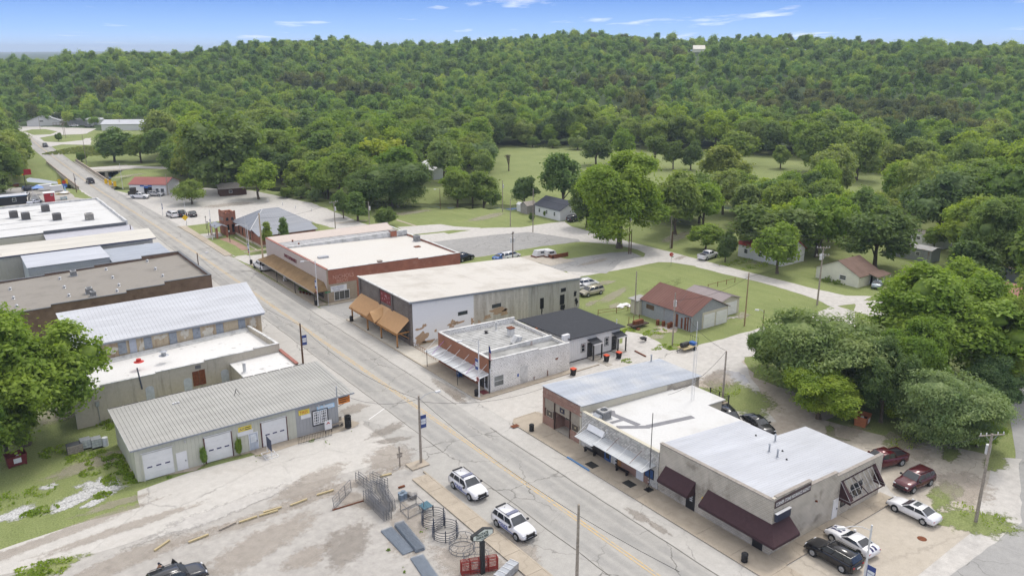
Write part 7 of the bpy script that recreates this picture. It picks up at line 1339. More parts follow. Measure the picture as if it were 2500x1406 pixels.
# ------------------------------------------------------------------ white garage with red roof, cabin
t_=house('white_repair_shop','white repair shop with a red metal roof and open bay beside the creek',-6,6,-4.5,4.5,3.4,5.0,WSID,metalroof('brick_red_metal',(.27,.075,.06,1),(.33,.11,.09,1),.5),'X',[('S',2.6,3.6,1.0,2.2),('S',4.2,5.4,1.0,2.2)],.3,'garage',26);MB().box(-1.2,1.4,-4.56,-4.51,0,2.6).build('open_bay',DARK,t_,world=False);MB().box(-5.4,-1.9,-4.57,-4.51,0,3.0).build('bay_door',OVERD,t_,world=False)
for k_ in range(3):MB().box(-2.1+k_*1.3-.3,-1.2+k_*1.3+.1,-4.6,-4.52,2.75-.5*(k_==1),3.15-.3*(k_==1)).build('sign_panel',plain('blue_sign',(.06,.15,.45,1),.6),t_,world=False)
t_.location=(1.5,236.4,0);t_.rotation_euler=(0,0,-.71)
t_=house('brown_cabin','little dark brown cabin with shingle roof at the edge of the gravel lot',-4,4,-2.6,2.6,2.5,3.7,plain('dark_brown_log',(.085,.045,.032,1),.8),CAPG,'X',[('S',-1.3,-.3,.9,1.8)],.5,'cabin');t_.location=(20.5,219.0,0);t_.rotation_euler=(0,0,-.15)
# ------------------------------------------------------------------ far buildings
t_=house('white_metal_warehouse','big white gabled metal building at the far end of the road',-9,9,-14,14,3.0,6.6,WSID,WROOF,'Y',[('W',-10,-7,1,2,FRAME_D),('W',-3,0,1,2,FRAME_D),('S',-2,0,2.6,3.2,FRAME_D)],.6,'warehouse');t_.location=(8.5,537,0);t_.rotation_euler=(0,0,-.35)
t_=house('grey_warehouse','grey metal warehouse with white roof and two white doors in the distance',-11,11,-5,5,3.8,4.6,GSID2,WROOF,'X',(),.4,'warehouse');MB().box(.8,5,-5.08,-5.02,0,3.2).box(7,10.5,-5.08,-5.02,0,3.3).build('door',FRAME_W,t_,world=False);t_.location=(27,512,0);t_.rotation_euler=(0,0,-.62)
t_=house('long_white_shed','very long low shed with white roof behind the distant trees',-18,18,-6,6,3.6,5.6,WSID,WROOF,'X',(),.4,'shed');t_.location=(45,468,0);t_.rotation_euler=(0,0,-.55)
x,y=G(*fg(600,300));t_=thing('lumber_rack','metal storage racks standing before the distant white building','rack',(10,517,0));[MB().bar((8+i*1.6,519-i*1.0,0),(8+i*1.6,519-i*1.0,2.2),.08,4).build('upright',RUST,t_)for i in range(7)];[MB().bar((8,519,z),(17.6,513,z),.08,4).build('shelf_bar',RUST,t_)for z in(.9,2.1)]
# ------------------------------------------------------------------ market yard on the left
t_=house('black_food_trailer','long black trailer cabin with a white roof and blue trim',-4.6,4.6,-1.5,1.5,2.6,2.95,plain('black_siding',(.03,.03,.035,1),.6),WROOF,'X',[('S',0.8,1.8,.9,2.0)],.15,'trailer');MB().box(-4.7,4.7,-1.68,-1.62,2.45,2.6).build('blue_trim',BLUEP,t_,world=False);x,y=G(*fy(190,790));t_.location=(x,y+1.5,0)
t_=house('red_food_trailer','small bright red food trailer with a pale roof',-1.3,1.3,-1.2,1.2,2.4,2.5,plain('red_trailer',(.40,.03,.04,1),.5),FRAME_W,'X',[('S',.3,1.0,1.5,2.0)],.3,'trailer');x,y=G(*fy(960,725));t_.location=(x,y+1,.3)
t_=thing('arched_carport','arched grey metal carport between the trailers','carport',(0,0,0));mb=MB();ar_=[(1.5*math.cos(a_),2.6*math.sin(a_)**.8 if math.sin(a_)>0 else 0)for a_ in[PI*i/12 for i in range(13)]]
for(a_,z_a),(b_,z_b)in zip(ar_,ar_[1:]):mb.slab([(a_,-2,z_a),(a_,2,z_a),(b_,2,z_b),(b_,-2,z_b)],(0,0,.05))
mb.build('arch',plain('taupe_sheet',(.25,.24,.23,1),.6),t_,world=False);MB().slab([(x_*.9,-1.9,z_*.93)for x_,z_ in ar_],(0,.05,0)).build('end_panel',plain('pale_panel',(.48,.47,.45,1),.7),t_,world=False);x,y=G(*fy(680,755));t_.location=(x,y+1.6,0);t_.scale=(1,1,1)
t_=thing('canopy_tent','blue peaked canopy tent among the trailers','tent',(0,0,0));mb=MB();q=[(-1.6,-1.6),(1.6,-1.6),(1.6,1.6),(-1.6,1.6)];mb.add([(*p,2.2)for p in q]+[(0,0,3.2)],[(0,1,4),(1,2,4),(2,3,4),(3,0,4)]);mb.build('canopy',plain('tent_blue',(.20,.32,.62,1),.6),t_,world=False);[MB().bar((*p,0),(*p,2.2),.04,5).build('leg',STEEL,t_,world=False)for p in q];x,y=G(*fy(740,590));t_.location=(x,y,0)
t_=thing('parasol','white open parasol over a blue picnic table','parasol',(0,0,0));mb=MB();mb.add([(1.3*math.cos(a_),1.3*math.sin(a_),2.1)for a_ in[PI*i/4 for i in range(8)]]+[(0,0,2.6)],[(i,(i+1)%8,8)for i in range(8)]);mb.build('canopy',FRAME_W,t_,world=False);MB().bar((0,0,0),(0,0,2.6),.03).build('pole',STEEL,t_,world=False);x,y=G(*fy(1240,680));t_.location=(x,y,0)
tb=thing('picnic_table','blue picnic table under the white parasol','table',(x-.3,y-.2,0));[MB().box(x-1.2,x+.6,y-.6+k_*.3,y-.35+k_*.3,.7,.76).build('top_board',plain('picnic_blue',(.12,.30,.38,1),.6),tb)for k_ in range(3)];[MB().box(x-1.2,x+.6,y+dy,y+dy+.28,.42,.47).build('seat',plain('picnic_blue',(0,0,0,1)),tb)for dy in(-1.1,.6)];[MB().box(xx,xx+.08,y-.9,y+.6,0.02,.42).build('leg',plain('picnic_blue',(0,0,0,1)),tb)for xx in(x-1.1,x+.4)]
x,y=G(*fy(495,450));t_=thing('billboard_sign','yellow and red sign on a dark pole beside the creek','sign',(x,y,0));MB().bar((x,y,0),(x,y,5.2),.12).build('pole',BLACK,t_);MB().box(x-2.6,x-.2,y-.1,y+.1,4.0,5.7).build('panel',plain('marker_yellow',(0,0,0,1)),t_);MB().box(x-.2,x+2.2,y-.12,y+.12,4.1,5.9).build('panel',plain('panel_red',(.42,.02,.03,1),.5),t_)
x,y=G(*fy(1245,520));t_=thing('mascot_sign_post','round blue and red sign on a short post by the bridge end','sign',(x,y,0));MB().bar((x,y,0),(x,y,1.6),.2).build('post',SKY_,t_);MB().bar((x,y-.05,1.8),(x,y+.05,1.8),.8,16).build('disc',plain('blue_sign',(0,0,0,1)),t_);MB().bar((x,y-.07,2.9),(x,y+.03,2.9),.6,16).build('disc',REDL,t_)
for p,l,c in((fy(1090,530),'white display trailer frame by the creek',FRAME_W),(fy(870,510),'small white trailer behind the red food trailer',FRAME_W),(fy(310,450),'brick fire pit with a dark opening on the grass',RUST)):x,y=G(*p);t_=thing('garden_shed' if 'pit' not in l else 'fire_pit',l,'trailer' if 'pit' not in l else 'fire pit',(x,y,0));w_=1.8 if 'pit' not in l else .8;MB().box(x-w_,x+w_,y-.8,y+.8,.3,1.9 if w_>1 else 1.2).build('body',c,t_);MB().box(x-w_-.1,x+w_+.1,y-.9,y+.9,1.9 if w_>1 else 1.2,2.0 if w_>1 else 1.3).build('top',FRAME_W if w_>1 else BLACK,t_)
x,y=G(*fy(1170,590));[tag(MB().obox(x+R.uniform(-1,1),y+R.uniform(-.8,.8),.1+k_*.16,3.2,.9,.14,R.uniform(-.2,.2)).build('lumber',plain('fresh_lumber',(.50,.40,.22,1),.8)),'flat bundle of pale lumber in the pile by the trailers','lumber','lumber pile by the trailers')for k_ in range(4)]
t_=thing('rail_fence','low dark pipe rail fence on the grass beyond the garages','fence',(60,52,0));pts=[G(*z6(*p))for p in((1190,405),(1255,388),(1315,374),(1372,360))];[MB().bar((*p,0),(*p,1.0),.06).build('post',RUST,t_)for p in pts];[MB().bar((*a_,.85),(*b_,.85),.04).build('rail',RUST,t_)for a_,b_ in zip(pts,pts[1:])]
t_=thing('rail_fence','rusty pipe rail fence between the old store yard and the tin shed','fence',(30,60,0));pts=[G(*wh(*p))for p in((550,495),(825,455),(995,415),(1035,400))];[MB().bar((*p,0),(*p,1.1),.06).build('post',RUST,t_)for p in pts];[MB().bar((*a_,z),(*b_,z),.035).build('rail',RUST,t_)for a_,b_ in zip(pts,pts[1:])for z in(.5,1.0)]
# ------------------------------------------------------------------ vehicles
CGLASS=glass_mat('car_glass',(.02,.024,.03,1),.06);CPLAS=plain('car_trim',(.02,.02,.022,1),.6,.1);CHROME=plain('chrome',(.6,.6,.62,1),.15,.05,metal=.9);LAMPW=plain('lamp_clear',(.62,.64,.68,1),.15,.05);LAMPR=plain('lamp_red',(.35,.01,.012,1),.2,.05)
SPEC=dict( # L, W, H, belt, hood, cowl, roof front, roof rear, tail base, wheelbase/2, wheel r, bed
 suv=(4.95,1.96,1.76,1.13,1.05,1.0,.25,-2.0,-2.35,1.47,.385,0),sedan=(4.92,1.86,1.43,.96,.92,1.0,.15,-.95,-1.85,1.43,.34,0),coupe=(4.84,1.92,1.36,.98,.96,.75,-.05,-.85,-1.75,1.42,.36,0),
 pickup=(5.8,2.0,1.88,1.22,1.16,1.25,.65,-.75,-.95,1.83,.40,1),van=(5.1,1.98,1.74,1.10,1.0,1.55,.75,-2.15,-2.42,1.54,.35,0))
def car(kind_,name,label,col,X,Y,rz,z=.04,full=True,group=None,roofcol=None,cat='car',metal=.2):
 L_,W_,H_,belt,hood,cowl,rf,rr_,tb,wb,wr_,bed=SPEC[kind_];t=thing(name,label,cat,(X,Y,z),rz,group);P_=paint('paint_'+'_'.join('%03d'%int(c*999)for c in col[:3]),(*col[:3],1),.25,metal)
 deck=belt+.02 if not bed else 1.15
 prof=[(-L_/2,.42,.72,.80),(-L_/2+.06,.34,deck-.16,.93),(-L_/2+.28,.30,deck,.98),(tb if not bed else-1.05,.28,deck+(.02 if not bed else 0),1.0),(tb+.5,.26,belt+.02,1.0),(0,.25,belt+.02,1.0),(cowl-.1,.26,belt+.01,1.0),(cowl+.25,.26,hood+.04,.99),(L_/2-.75,.28,hood,.97),(L_/2-.30,.30,hood-.10,.92),(L_/2-.08,.36,hood-.30,.84),(L_/2,.46,hood-.45,.76)]
 def ztop(x):
  for a_,b_ in zip(prof,prof[1:]):
   if x<=b_[0]:u=(x-a_[0])/(b_[0]-a_[0]);return a_[2]+(b_[2]-a_[2])*u
  return prof[-1][2]
 mb=MB();rings=[]
 for x,zb_,zt_,k_ in prof:
  h=W_/2*k_;half=[(h*.80,zb_),(h*.97,zb_+.10),(h,zb_+(zt_-zb_)*.45),(h*.985,zb_+(zt_-zb_)*.72),(h*.93,zt_-.05),(h*.84,zt_+.0),(h*.4,zt_+.025)]
  rings.append([(x,y,z_)for y,z_ in half]+[(x,-y,z_)for y,z_ in reversed(half)])
 m_=len(rings[0]);mb.add([p for r_ in rings for p in r_],[((i)*m_+j,(i+1)*m_+j,(i+1)*m_+(j+1)%m_,i*m_+(j+1)%m_)for i in range(len(rings)-1)for j in range(m_)]+[tuple(range(m_-1,-1,-1))[::-1],tuple((len(rings)-1)*m_+j for j in range(m_))[::-1]])
 mb.build('body',P_,t,smooth=True,world=False)
 wbh,wth=W_/2*.93,W_/2*.74;z0=belt-.02
 bot=[(tb,-wbh,z0),(cowl,-wbh,z0),(cowl,wbh,z0),(tb,wbh,z0)];top=[(rr_,-wth,H_-.05),(rf,-wth,H_-.05),(rf,wth,H_-.05),(rr_,wth,H_-.05)]
 bm=bmesh.new();vs=[bm.verts.new(p)for p in bot+top];[bm.faces.new([vs[i]for i in f])for f in((3,2,1,0),(4,5,6,7),(0,1,5,4),(1,2,6,5),(2,3,7,6),(3,0,4,7))];bmesh.ops.bevel(bm,geom=[e_ for e_ in bm.edges if min(v.co.z for v in e_.verts)>belt],offset=.09,segments=3,affect='EDGES');me=bpy.data.meshes.new('cabin');bm.to_mesh(me);bm.free();me.materials.append(P_);me.polygons.foreach_set('use_smooth',[True]*len(me.polygons));o=bpy.data.objects.new('cabin',me);COL.objects.link(o);o.parent=t
 def lerp(a_,b_,u):return Vector(a_)+(Vector(b_)-Vector(a_))*u
 def quad(a_,b_,c_,d_,u0,u1,v0,v1,off):return[lerp(lerp(a_,b_,u),lerp(d_,c_,u),v)+Vector(off)for u,v in((u0,v0),(u1,v0),(u1,v1),(u0,v1))]
 g=lambda n,q:MB().add(q,[(0,1,2,3)]).build(n,CGLASS,t,world=False)
 g('windscreen',quad(bot[1],bot[2],top[2],top[1],.06,.94,.08,.93,(.012,0,.012)));g('rear_window',quad(bot[3],bot[0],top[0],top[3],.08,.92,.15,.9,(-.012,0,.012)))
 ns={'suv':((.03,.25),(.28,.60),(.63,.97)),'van':((.03,.33),(.36,.66),(.69,.97)),'pickup':((.06,.44),(.5,.95)),'sedan':((.05,.48),(.51,.93)),'coupe':((.10,.92),)}[kind_]
 for u0,u1 in ns:g('side_window',quad(bot[0],bot[1],top[1],top[0],u0,u1,.12,.86,(0,-.012,.004)));g('side_window',quad(bot[3],bot[2],top[2],top[3],u0,u1,.12,.86,(0,.012,.004)))
 for x in(wb,-wb):
  for s in(-1,1):
   y=s*(W_/2-.02);MB().bar((x,y-s*.10,wr_+.02),(x,y+s*.015,wr_+.02),wr_+.07,16).build('wheel_arch',CPLAS,t,world=False)
   w=MB().bar((x,y-s*.18,wr_),(x,y+s*.035,wr_),wr_,18).build('wheel',RUBBER,t,world=False);MB().bar((x,y,wr_),(x,y+s*.045,wr_),wr_*.66,10).build('rim',GALV if full else CPLAS,w,world=False)
   if full:sp_=MB();[sp_.bar((x,y+s*.05,wr_),(x+math.cos(a_)*wr_*.6,y+s*.05,wr_+math.sin(a_)*wr_*.6),.02,4)for a_ in[2*PI*i/5 for i in range(5)]];sp_.build('spokes',CHROME,w,world=False)
 for s in(-1,1):
  MB().box(L_/2-.40,L_/2-.075,s*W_*.345-.15,s*W_*.345+.13,hood-.36,hood-.23).build('headlight',LAMPW,t,world=False);MB().box(-L_/2+.02,-L_/2+.2,s*W_*.36-.12,s*W_*.36+.135,deck-.36,deck-.2).build('tail_light',LAMPR,t,world=False);MB().box(cowl-.35,cowl-.17,s*W_*.56-.1,s*W_*.56+.1,belt-.02,belt+.14).build('mirror',P_ if kind_!='suv' else CPLAS,t,world=False)
 MB().box(L_/2-.10,L_/2+.015,-W_*.24,W_*.24,hood-.50,hood-.26).build('grille',CPLAS,t,world=False);MB().box(L_/2-.12,L_/2+.03,-W_*.40,W_*.40,.34,.47).build('bumper',CPLAS,t,world=False);MB().box(-L_/2-.02,-L_/2+.08,-.26,.26,.62,.76).build('licence_plate',FRAME_W,t,world=False)
 if bed:MB().box(-L_/2+.1,-1.02,-W_/2+.14,W_/2-.14,deck+.0,deck+.035).build('bed_liner',DARK,t,world=False);[MB().box(-L_/2+.05,-1.0,s*(W_/2-.10)-.05,s*(W_/2-.10)+.05,deck-.02,deck+.14).build('bed_rail',P_,t,world=False)for s in(-1,1)];MB().box(-L_/2+.02,-L_/2+.12,-W_/2+.1,W_/2-.1,deck-.3,deck+.14).build('tailgate',P_,t,world=False)
 if kind_ in('suv','van'):[MB().bar((rr_+.15,s*(wth-.06),H_+.02),(rf-.1,s*(wth-.06),H_+.02),.025,5).build('roof_rail',CPLAS,t,world=False)for s in(-1,1)]
 return t,ztop
def wheels(r_,f_,side,W_=1.9):
 a_,b_=Vector(G(*r_)),Vector(G(*f_));d=(b_-a_).normalized();n=Vector((-d.y,d.x))*(-side);c=(a_+b_)/2+n*(W_/2-.05);return c.x,c.y,math.atan2(d.y,d.x)
WH=(.72,.72,.74);BK=(.012,.012,.014)
for k_,(r_,f_)in enumerate(((yd(1535,305),yd(1718,462)),(yd(2068,775),yd(2285,950)))):
 X,Y,a_=wheels(r_,f_,-1,1.98);a_=-PI/2+.03+.02*k_
 t_,zt_=car('suv','police_suv',['white police patrol suv parked at the kerb nearer the lamp post','white police patrol suv parked in front of the other, nearer the farm sign'][k_],WH,X,Y,a_,cat='police car',group='police cars at the kerb',metal=0)
 NAV=plain('police_blue',(.02,.06,.32,1),.4);MB().box(-.45,-.1,-.66,.66,1.74,1.84).build('light_bar',plain('light_bar_grey',(.16,.17,.24,1),.3),t_,world=False);MB().box(-2.12,-1.9,-.6,.6,1.70,1.76).build('rear_spoiler',CPLAS,t_,world=False)
 for s in(-1,1):
  o=text('POLICE',.42,NAV,None,(0,0,0),(0,0,0),.003,'police_lettering',bold=.012);o.parent=t_;o.location=(-1.12,-.99,.62)if s<0 else(1.05,.99,.62);o.rotation_euler=(PI/2,0,0 if s<0 else PI);MB().slab([(-1.0,s*.985,.5),(-.2,s*.985,.58),(1.4,s*.985,.56),(1.4,s*.985,.50),(-.2,s*.985,.50)],(0,s*.006,0)).build('swoosh',NAV,t_,world=False)
 pb=MB();[pb.box(2.42,2.56,y-.05,y+.05,.35,.95)for y in(-.42,.42)];pb.bar((2.52,-.42,.9),(2.52,.42,.9),.04).bar((2.52,-.6,.6),(2.52,.6,.6),.04);pb.build('push_bar',BLACK,t_,world=False);MB().bar((-1.4,0,1.74),(-1.4,0,1.9),.02).build('antenna',BLACK,t_,world=False)
X,Y,a_=wheels(z4(1812,1062),z4(1617,968),1,1.86);t_,zt_=car('sedan','white_sedan','pearl white sedan with a dark sunroof parked furthest from the street',WH,X,Y,a_,metal=0);MB().box(-.55,-.05,-.45,.45,1.425,1.435).build('sunroof',CGLASS,t_,world=False)
X,Y,a_=wheels(z4(1385,1285),z4(1185,1168),1,1.92);t_,zt_=car('coupe','striped_coupe','white coupe with twin dark stripes on bonnet and boot',WH,X,Y,a_,metal=0)
STR=plain('stripe_navy',(.03,.03,.09,1),.3)
for s in(-1,1):
 for x0,x1 in((.95,2.28),(-2.36,-1.85)):n_=6;mb=MB();[mb.slab([(x0+(x1-x0)*i/n_,s*.23-.13,zt_(x0+(x1-x0)*i/n_)+.032),(x0+(x1-x0)*(i+1)/n_,s*.23-.13,zt_(x0+(x1-x0)*(i+1)/n_)+.032),(x0+(x1-x0)*(i+1)/n_,s*.23+.13,zt_(x0+(x1-x0)*(i+1)/n_)+.032),(x0+(x1-x0)*i/n_,s*.23+.13,zt_(x0+(x1-x0)*i/n_)+.032)],(0,0,.006))for i in range(n_)];mb.build('stripe',STR,t_,world=False)
X,Y,a_=wheels(z4(1268,1388),z4(1055,1268),1,1.96);t_,_=car('suv','black_suv','long glossy black suv with bright rims parked beside the striped coupe',BK,X,Y,a_);MB().slab([(rx,s*.73,z_)for s in(1,)for rx,z_ in((-2.0,1.55),(.3,1.63),(.3,1.66),(-2.0,1.58))],(0,.02,0)).build('chrome_strip',CHROME,t_,world=False)
X,Y,a_=wheels(z4(1850,800),z4(1757,842),1,1.9);car('suv','maroon_crossover','maroon crossover parked at the edge of the broken concrete',(.085,.012,.02),X,Y,a_)
p,q=G(*z4(1585,590),1.1),G(*z4(1450,622),1.1);X,Y=G(*z4(1545,600),1.0);car('pickup','red_pickup','dark red pickup with an empty black bed behind the insurance building',(.10,.006,.012),X,Y,math.atan2(q[1]-p[1],q[0]-p[0]),cat='pickup truck')
X,Y=G(*z6(1335,1275),.8);car('suv','black_suv','black suv parked nose-in behind the white flat roof',BK,X,Y,-PI/2-.45);X,Y=G(*z6(1535,1310),.8);car('sedan','dark_sedan','dark car of which only the roof shows behind the insurance building',(.02,.02,.024),X,Y,-PI/2-.3)
X,Y,a_=wheels(z6(455,442),z6(385,458),1);t_,_=car('van','gold_minivan','beige-gold minivan on the grass at the corner of the old store',(.42,.39,.30),X,Y,a_,cat='minivan');X,Y=G(*z6(365,365),.7);car('van','white_minivan','white minivan parked behind the gold one',WH,X,Y,-.2,cat='minivan',metal=0);X,Y=G(*z6(322,395),.5);car('sedan','white_car','white car almost hidden between the two minivans and the old store',WH,X,Y,-.3,metal=0)
X,Y=G(1138,640);car('suv','dark_suv','black suv seen just behind the red brick side of the supermarket',BK,X+.5,Y+1.5,.2);X,Y=G(1245,632);car('van','white_van','white van behind the tan roof by the transformer pole',WH,X,Y,.1,cat='van',metal=0);X,Y=G(1226,634);car('sedan','blue_car','small blue car peeking over the tan roof',(.05,.14,.40),X,Y,.2)
X,Y=G(*z6(1190,180),.6);car('pickup','white_pickup','white pickup with an empty bed under the small spreading tree',WH,X,Y,.15,cat='pickup truck',metal=0);X,Y=G(1403,540);car('suv','dark_suv','dark suv parked beside the small white house',BK,X,Y,.1);X,Y=G(2142,700);car('sedan','pale_blue_car','pale silver-blue car beside the cream house porch',(.30,.36,.40),X,Y,.4)
X,Y=G(221,447);car('pickup','dark_pickup','dark pickup driving away over the road bridge end',(.05,.05,.06),X,Y,PI/2,cat='pickup truck');X,Y=G(111,359);car('suv','dark_car','small dark car far up the main street',BK,X,Y,-PI/2,full=False)
X,Y=G(*z8(1225,945));t_,_=car('pickup','tow_truck','white truck cab with a dark machine loaded on its back',WH,X,Y,-.75,cat='truck',metal=0);MB().box(-3.4,-1.0,-.9,.9,1.1,2.2).box(-2.8,-1.5,-.7,.7,2.2,3.3).build('loaded_machine',plain('dark_machine',(.05,.045,.04,1),.8,.3),t_,world=False);X,Y=G(*z8(1360,925));car('suv','silver_suv','silver suv parked at the open bay of the repair shop',(.42,.42,.43),X,Y,-.7)
X,Y=G(*z7(1315,405));t_,_=car('van','white_work_van','white work van with a roof rack parked left of two dark cars',WH,X,Y,PI/2+.1,cat='van',metal=0);[MB().bar((x,-.6,1.85),(x,.6,1.85),.03).build('rack_bar',STEEL,t_,world=False)for x in(-1.5,-.6,.3)];X,Y=G(*z7(1385,400));car('suv','black_suv','black suv between the white work van and the small black car',BK,X,Y,PI/2);X,Y=G(*z7(1470,398));car('sedan','black_car','small black car at the right of the row of three on the gravel',BK,X,Y,PI/2-.1)
X,Y=G(*z7(975,440));car('pickup','black_pickup','black pickup parked at the kerb beside the big white roof',BK,-19.0,Y-2,PI/2,cat='pickup truck');car('sedan','dark_sedan','dark blue car parked beside the satellite dish',(.02,.025,.05),-17.0-1.6,146.5,PI/2)
X,Y=G(*z7(2020,780),.6);car('pickup','white_pickup','white pickup standing on the pavement under the supermarket canopy end',WH,-3.1,126.5-2.2,PI/2+.03,z=.14,cat='pickup truck',metal=0)
for p,a_,l,c_,k2 in((fy(480,620),1.2,'white car between the black trailer and the arched carport',WH,'sedan'),(fy(665,765),.8,'white and blue car in front of the arched carport',(.5,.52,.6),'sedan'),(fy(590,510),.3,'dark blue suv behind the blue canopy tent',(.02,.03,.06),'suv'),(fg(1035,285),-.6,'white box truck before the distant grey warehouse',WH,'van'),(fg(1240,292),-.6,'grey-green car before the distant grey warehouse',(.2,.22,.2),'suv'),(fg(262,238),.9,'dark vehicle at the left end of the distant white building',(.08,.05,.05),'suv')):X,Y=G(*p);car(k2,'parked_car',l,c_,X,Y,a_,full=False)
# black suv with open doors at the lower left, and its passenger
p,q=G(*z2(1000,1440)),G(*z2(1385,1380));a_=.02;X,Y=G(*z2(1190,1392),1.1);SX,SY=X,Y
t_,_=car('suv','black_suv','charcoal black suv with both left doors open on the gravel yard',(.035,.036,.042),X,Y,a_);
for x0,w_ in((.62,1.05),(-.45,.95)):d=MB();b=Vector((x0,.95,0));e_=b+Vector((-w_*.45,w_*.85,0));d.slab([(b.x,b.y,.4),(e_.x,e_.y,.4),(e_.x,e_.y,1.12),(e_.x+.1,e_.y-.15,1.55),(b.x,b.y,1.2)],(.05,.03,0));d.build('open_door',MATS['car_trim'],t_,world=False)
pe=thing('person','person in a white shirt and dark cap standing behind the black suv','person',(X-.95,Y+1.35,.03),1.6)
def skin_body(name,verts,edges,rad,m,parent,lv=2):
 me=bpy.data.meshes.new(name);me.from_pydata(verts,edges,[]);o=bpy.data.objects.new(name,me);COL.objects.link(o);s=o.modifiers.new('s','SKIN');o.modifiers.new('u','SUBSURF').levels=lv
 for i,r_ in enumerate(rad):me.skin_vertices[0].data[i].radius=(r_,r_)
 me.skin_vertices[0].data[0].use_root=True;dg=bpy.context.evaluated_depsgraph_get();dg.update();m2=bpy.data.meshes.new_from_object(o.evaluated_get(dg));bpy.data.objects.remove(o);m2.materials.clear();m2.materials.append(m);m2.polygons.foreach_set('use_smooth',[True]*len(m2.polygons));o=bpy.data.objects.new(name,m2);COL.objects.link(o);o.parent=parent;return o
SKN=plain('skin',(.42,.25,.17,1),.6,.05)
skin_body('body',[(0,0,.98),(0,0,1.2),(0,0,1.42),(0,0,1.54),(.02,0,1.66),(.03,0,1.74),(0,.17,1.42),(.06,.24,1.16),(.22,.22,.98),(0,-.17,1.42),(.06,-.24,1.16),(.22,-.2,.98),(0,.1,.92),(.03,.11,.5),(0,.12,.08),(.14,.13,.04),(0,-.1,.92),(-.03,-.11,.5),(-.06,-.12,.08),(.08,-.13,.04)],[(0,1),(1,2),(2,3),(3,4),(4,5),(2,6),(6,7),(7,8),(2,9),(9,10),(10,11),(0,12),(12,13),(13,14),(14,15),(0,16),(16,17),(17,18),(18,19)],[.15,.15,.14,.06,.10,.08,.07,.05,.035,.07,.05,.035,.09,.065,.045,.04,.09,.065,.045,.04],SKN,pe)
skin_body('shirt',[(0,0,.95),(0,0,1.2),(0,0,1.44),(0,.19,1.42),(.04,.25,1.24),(0,-.19,1.42),(.04,-.25,1.24)],[(0,1),(1,2),(2,3),(3,4),(2,5),(5,6)],[.165,.165,.15,.085,.07,.085,.07],FRAME_W,pe);skin_body('trousers',[(0,0,.95),(0,.1,.9),(.03,.11,.5),(0,.12,.12),(0,-.1,.9),(-.03,-.11,.5),(-.06,-.12,.12)],[(0,1),(1,2),(2,3),(0,4),(4,5),(5,6)],[.17,.105,.08,.07,.105,.08,.07],plain('denim',(.04,.05,.09,1),.8),pe)
MB().bar((.03,0,1.72),(.03,0,1.82),.11,12,r2=.085).slab([(.08,-.07,1.725),(.22,-.05,1.715),(.22,.05,1.715),(.08,.07,1.725)],(0,0,.015)).build('cap',plain('cap_navy',(.02,.022,.04,1),.8),pe,world=False);MB().box(.10,.145,-.015,.015,1.655,1.69).build('nose',SKN,pe,world=False)
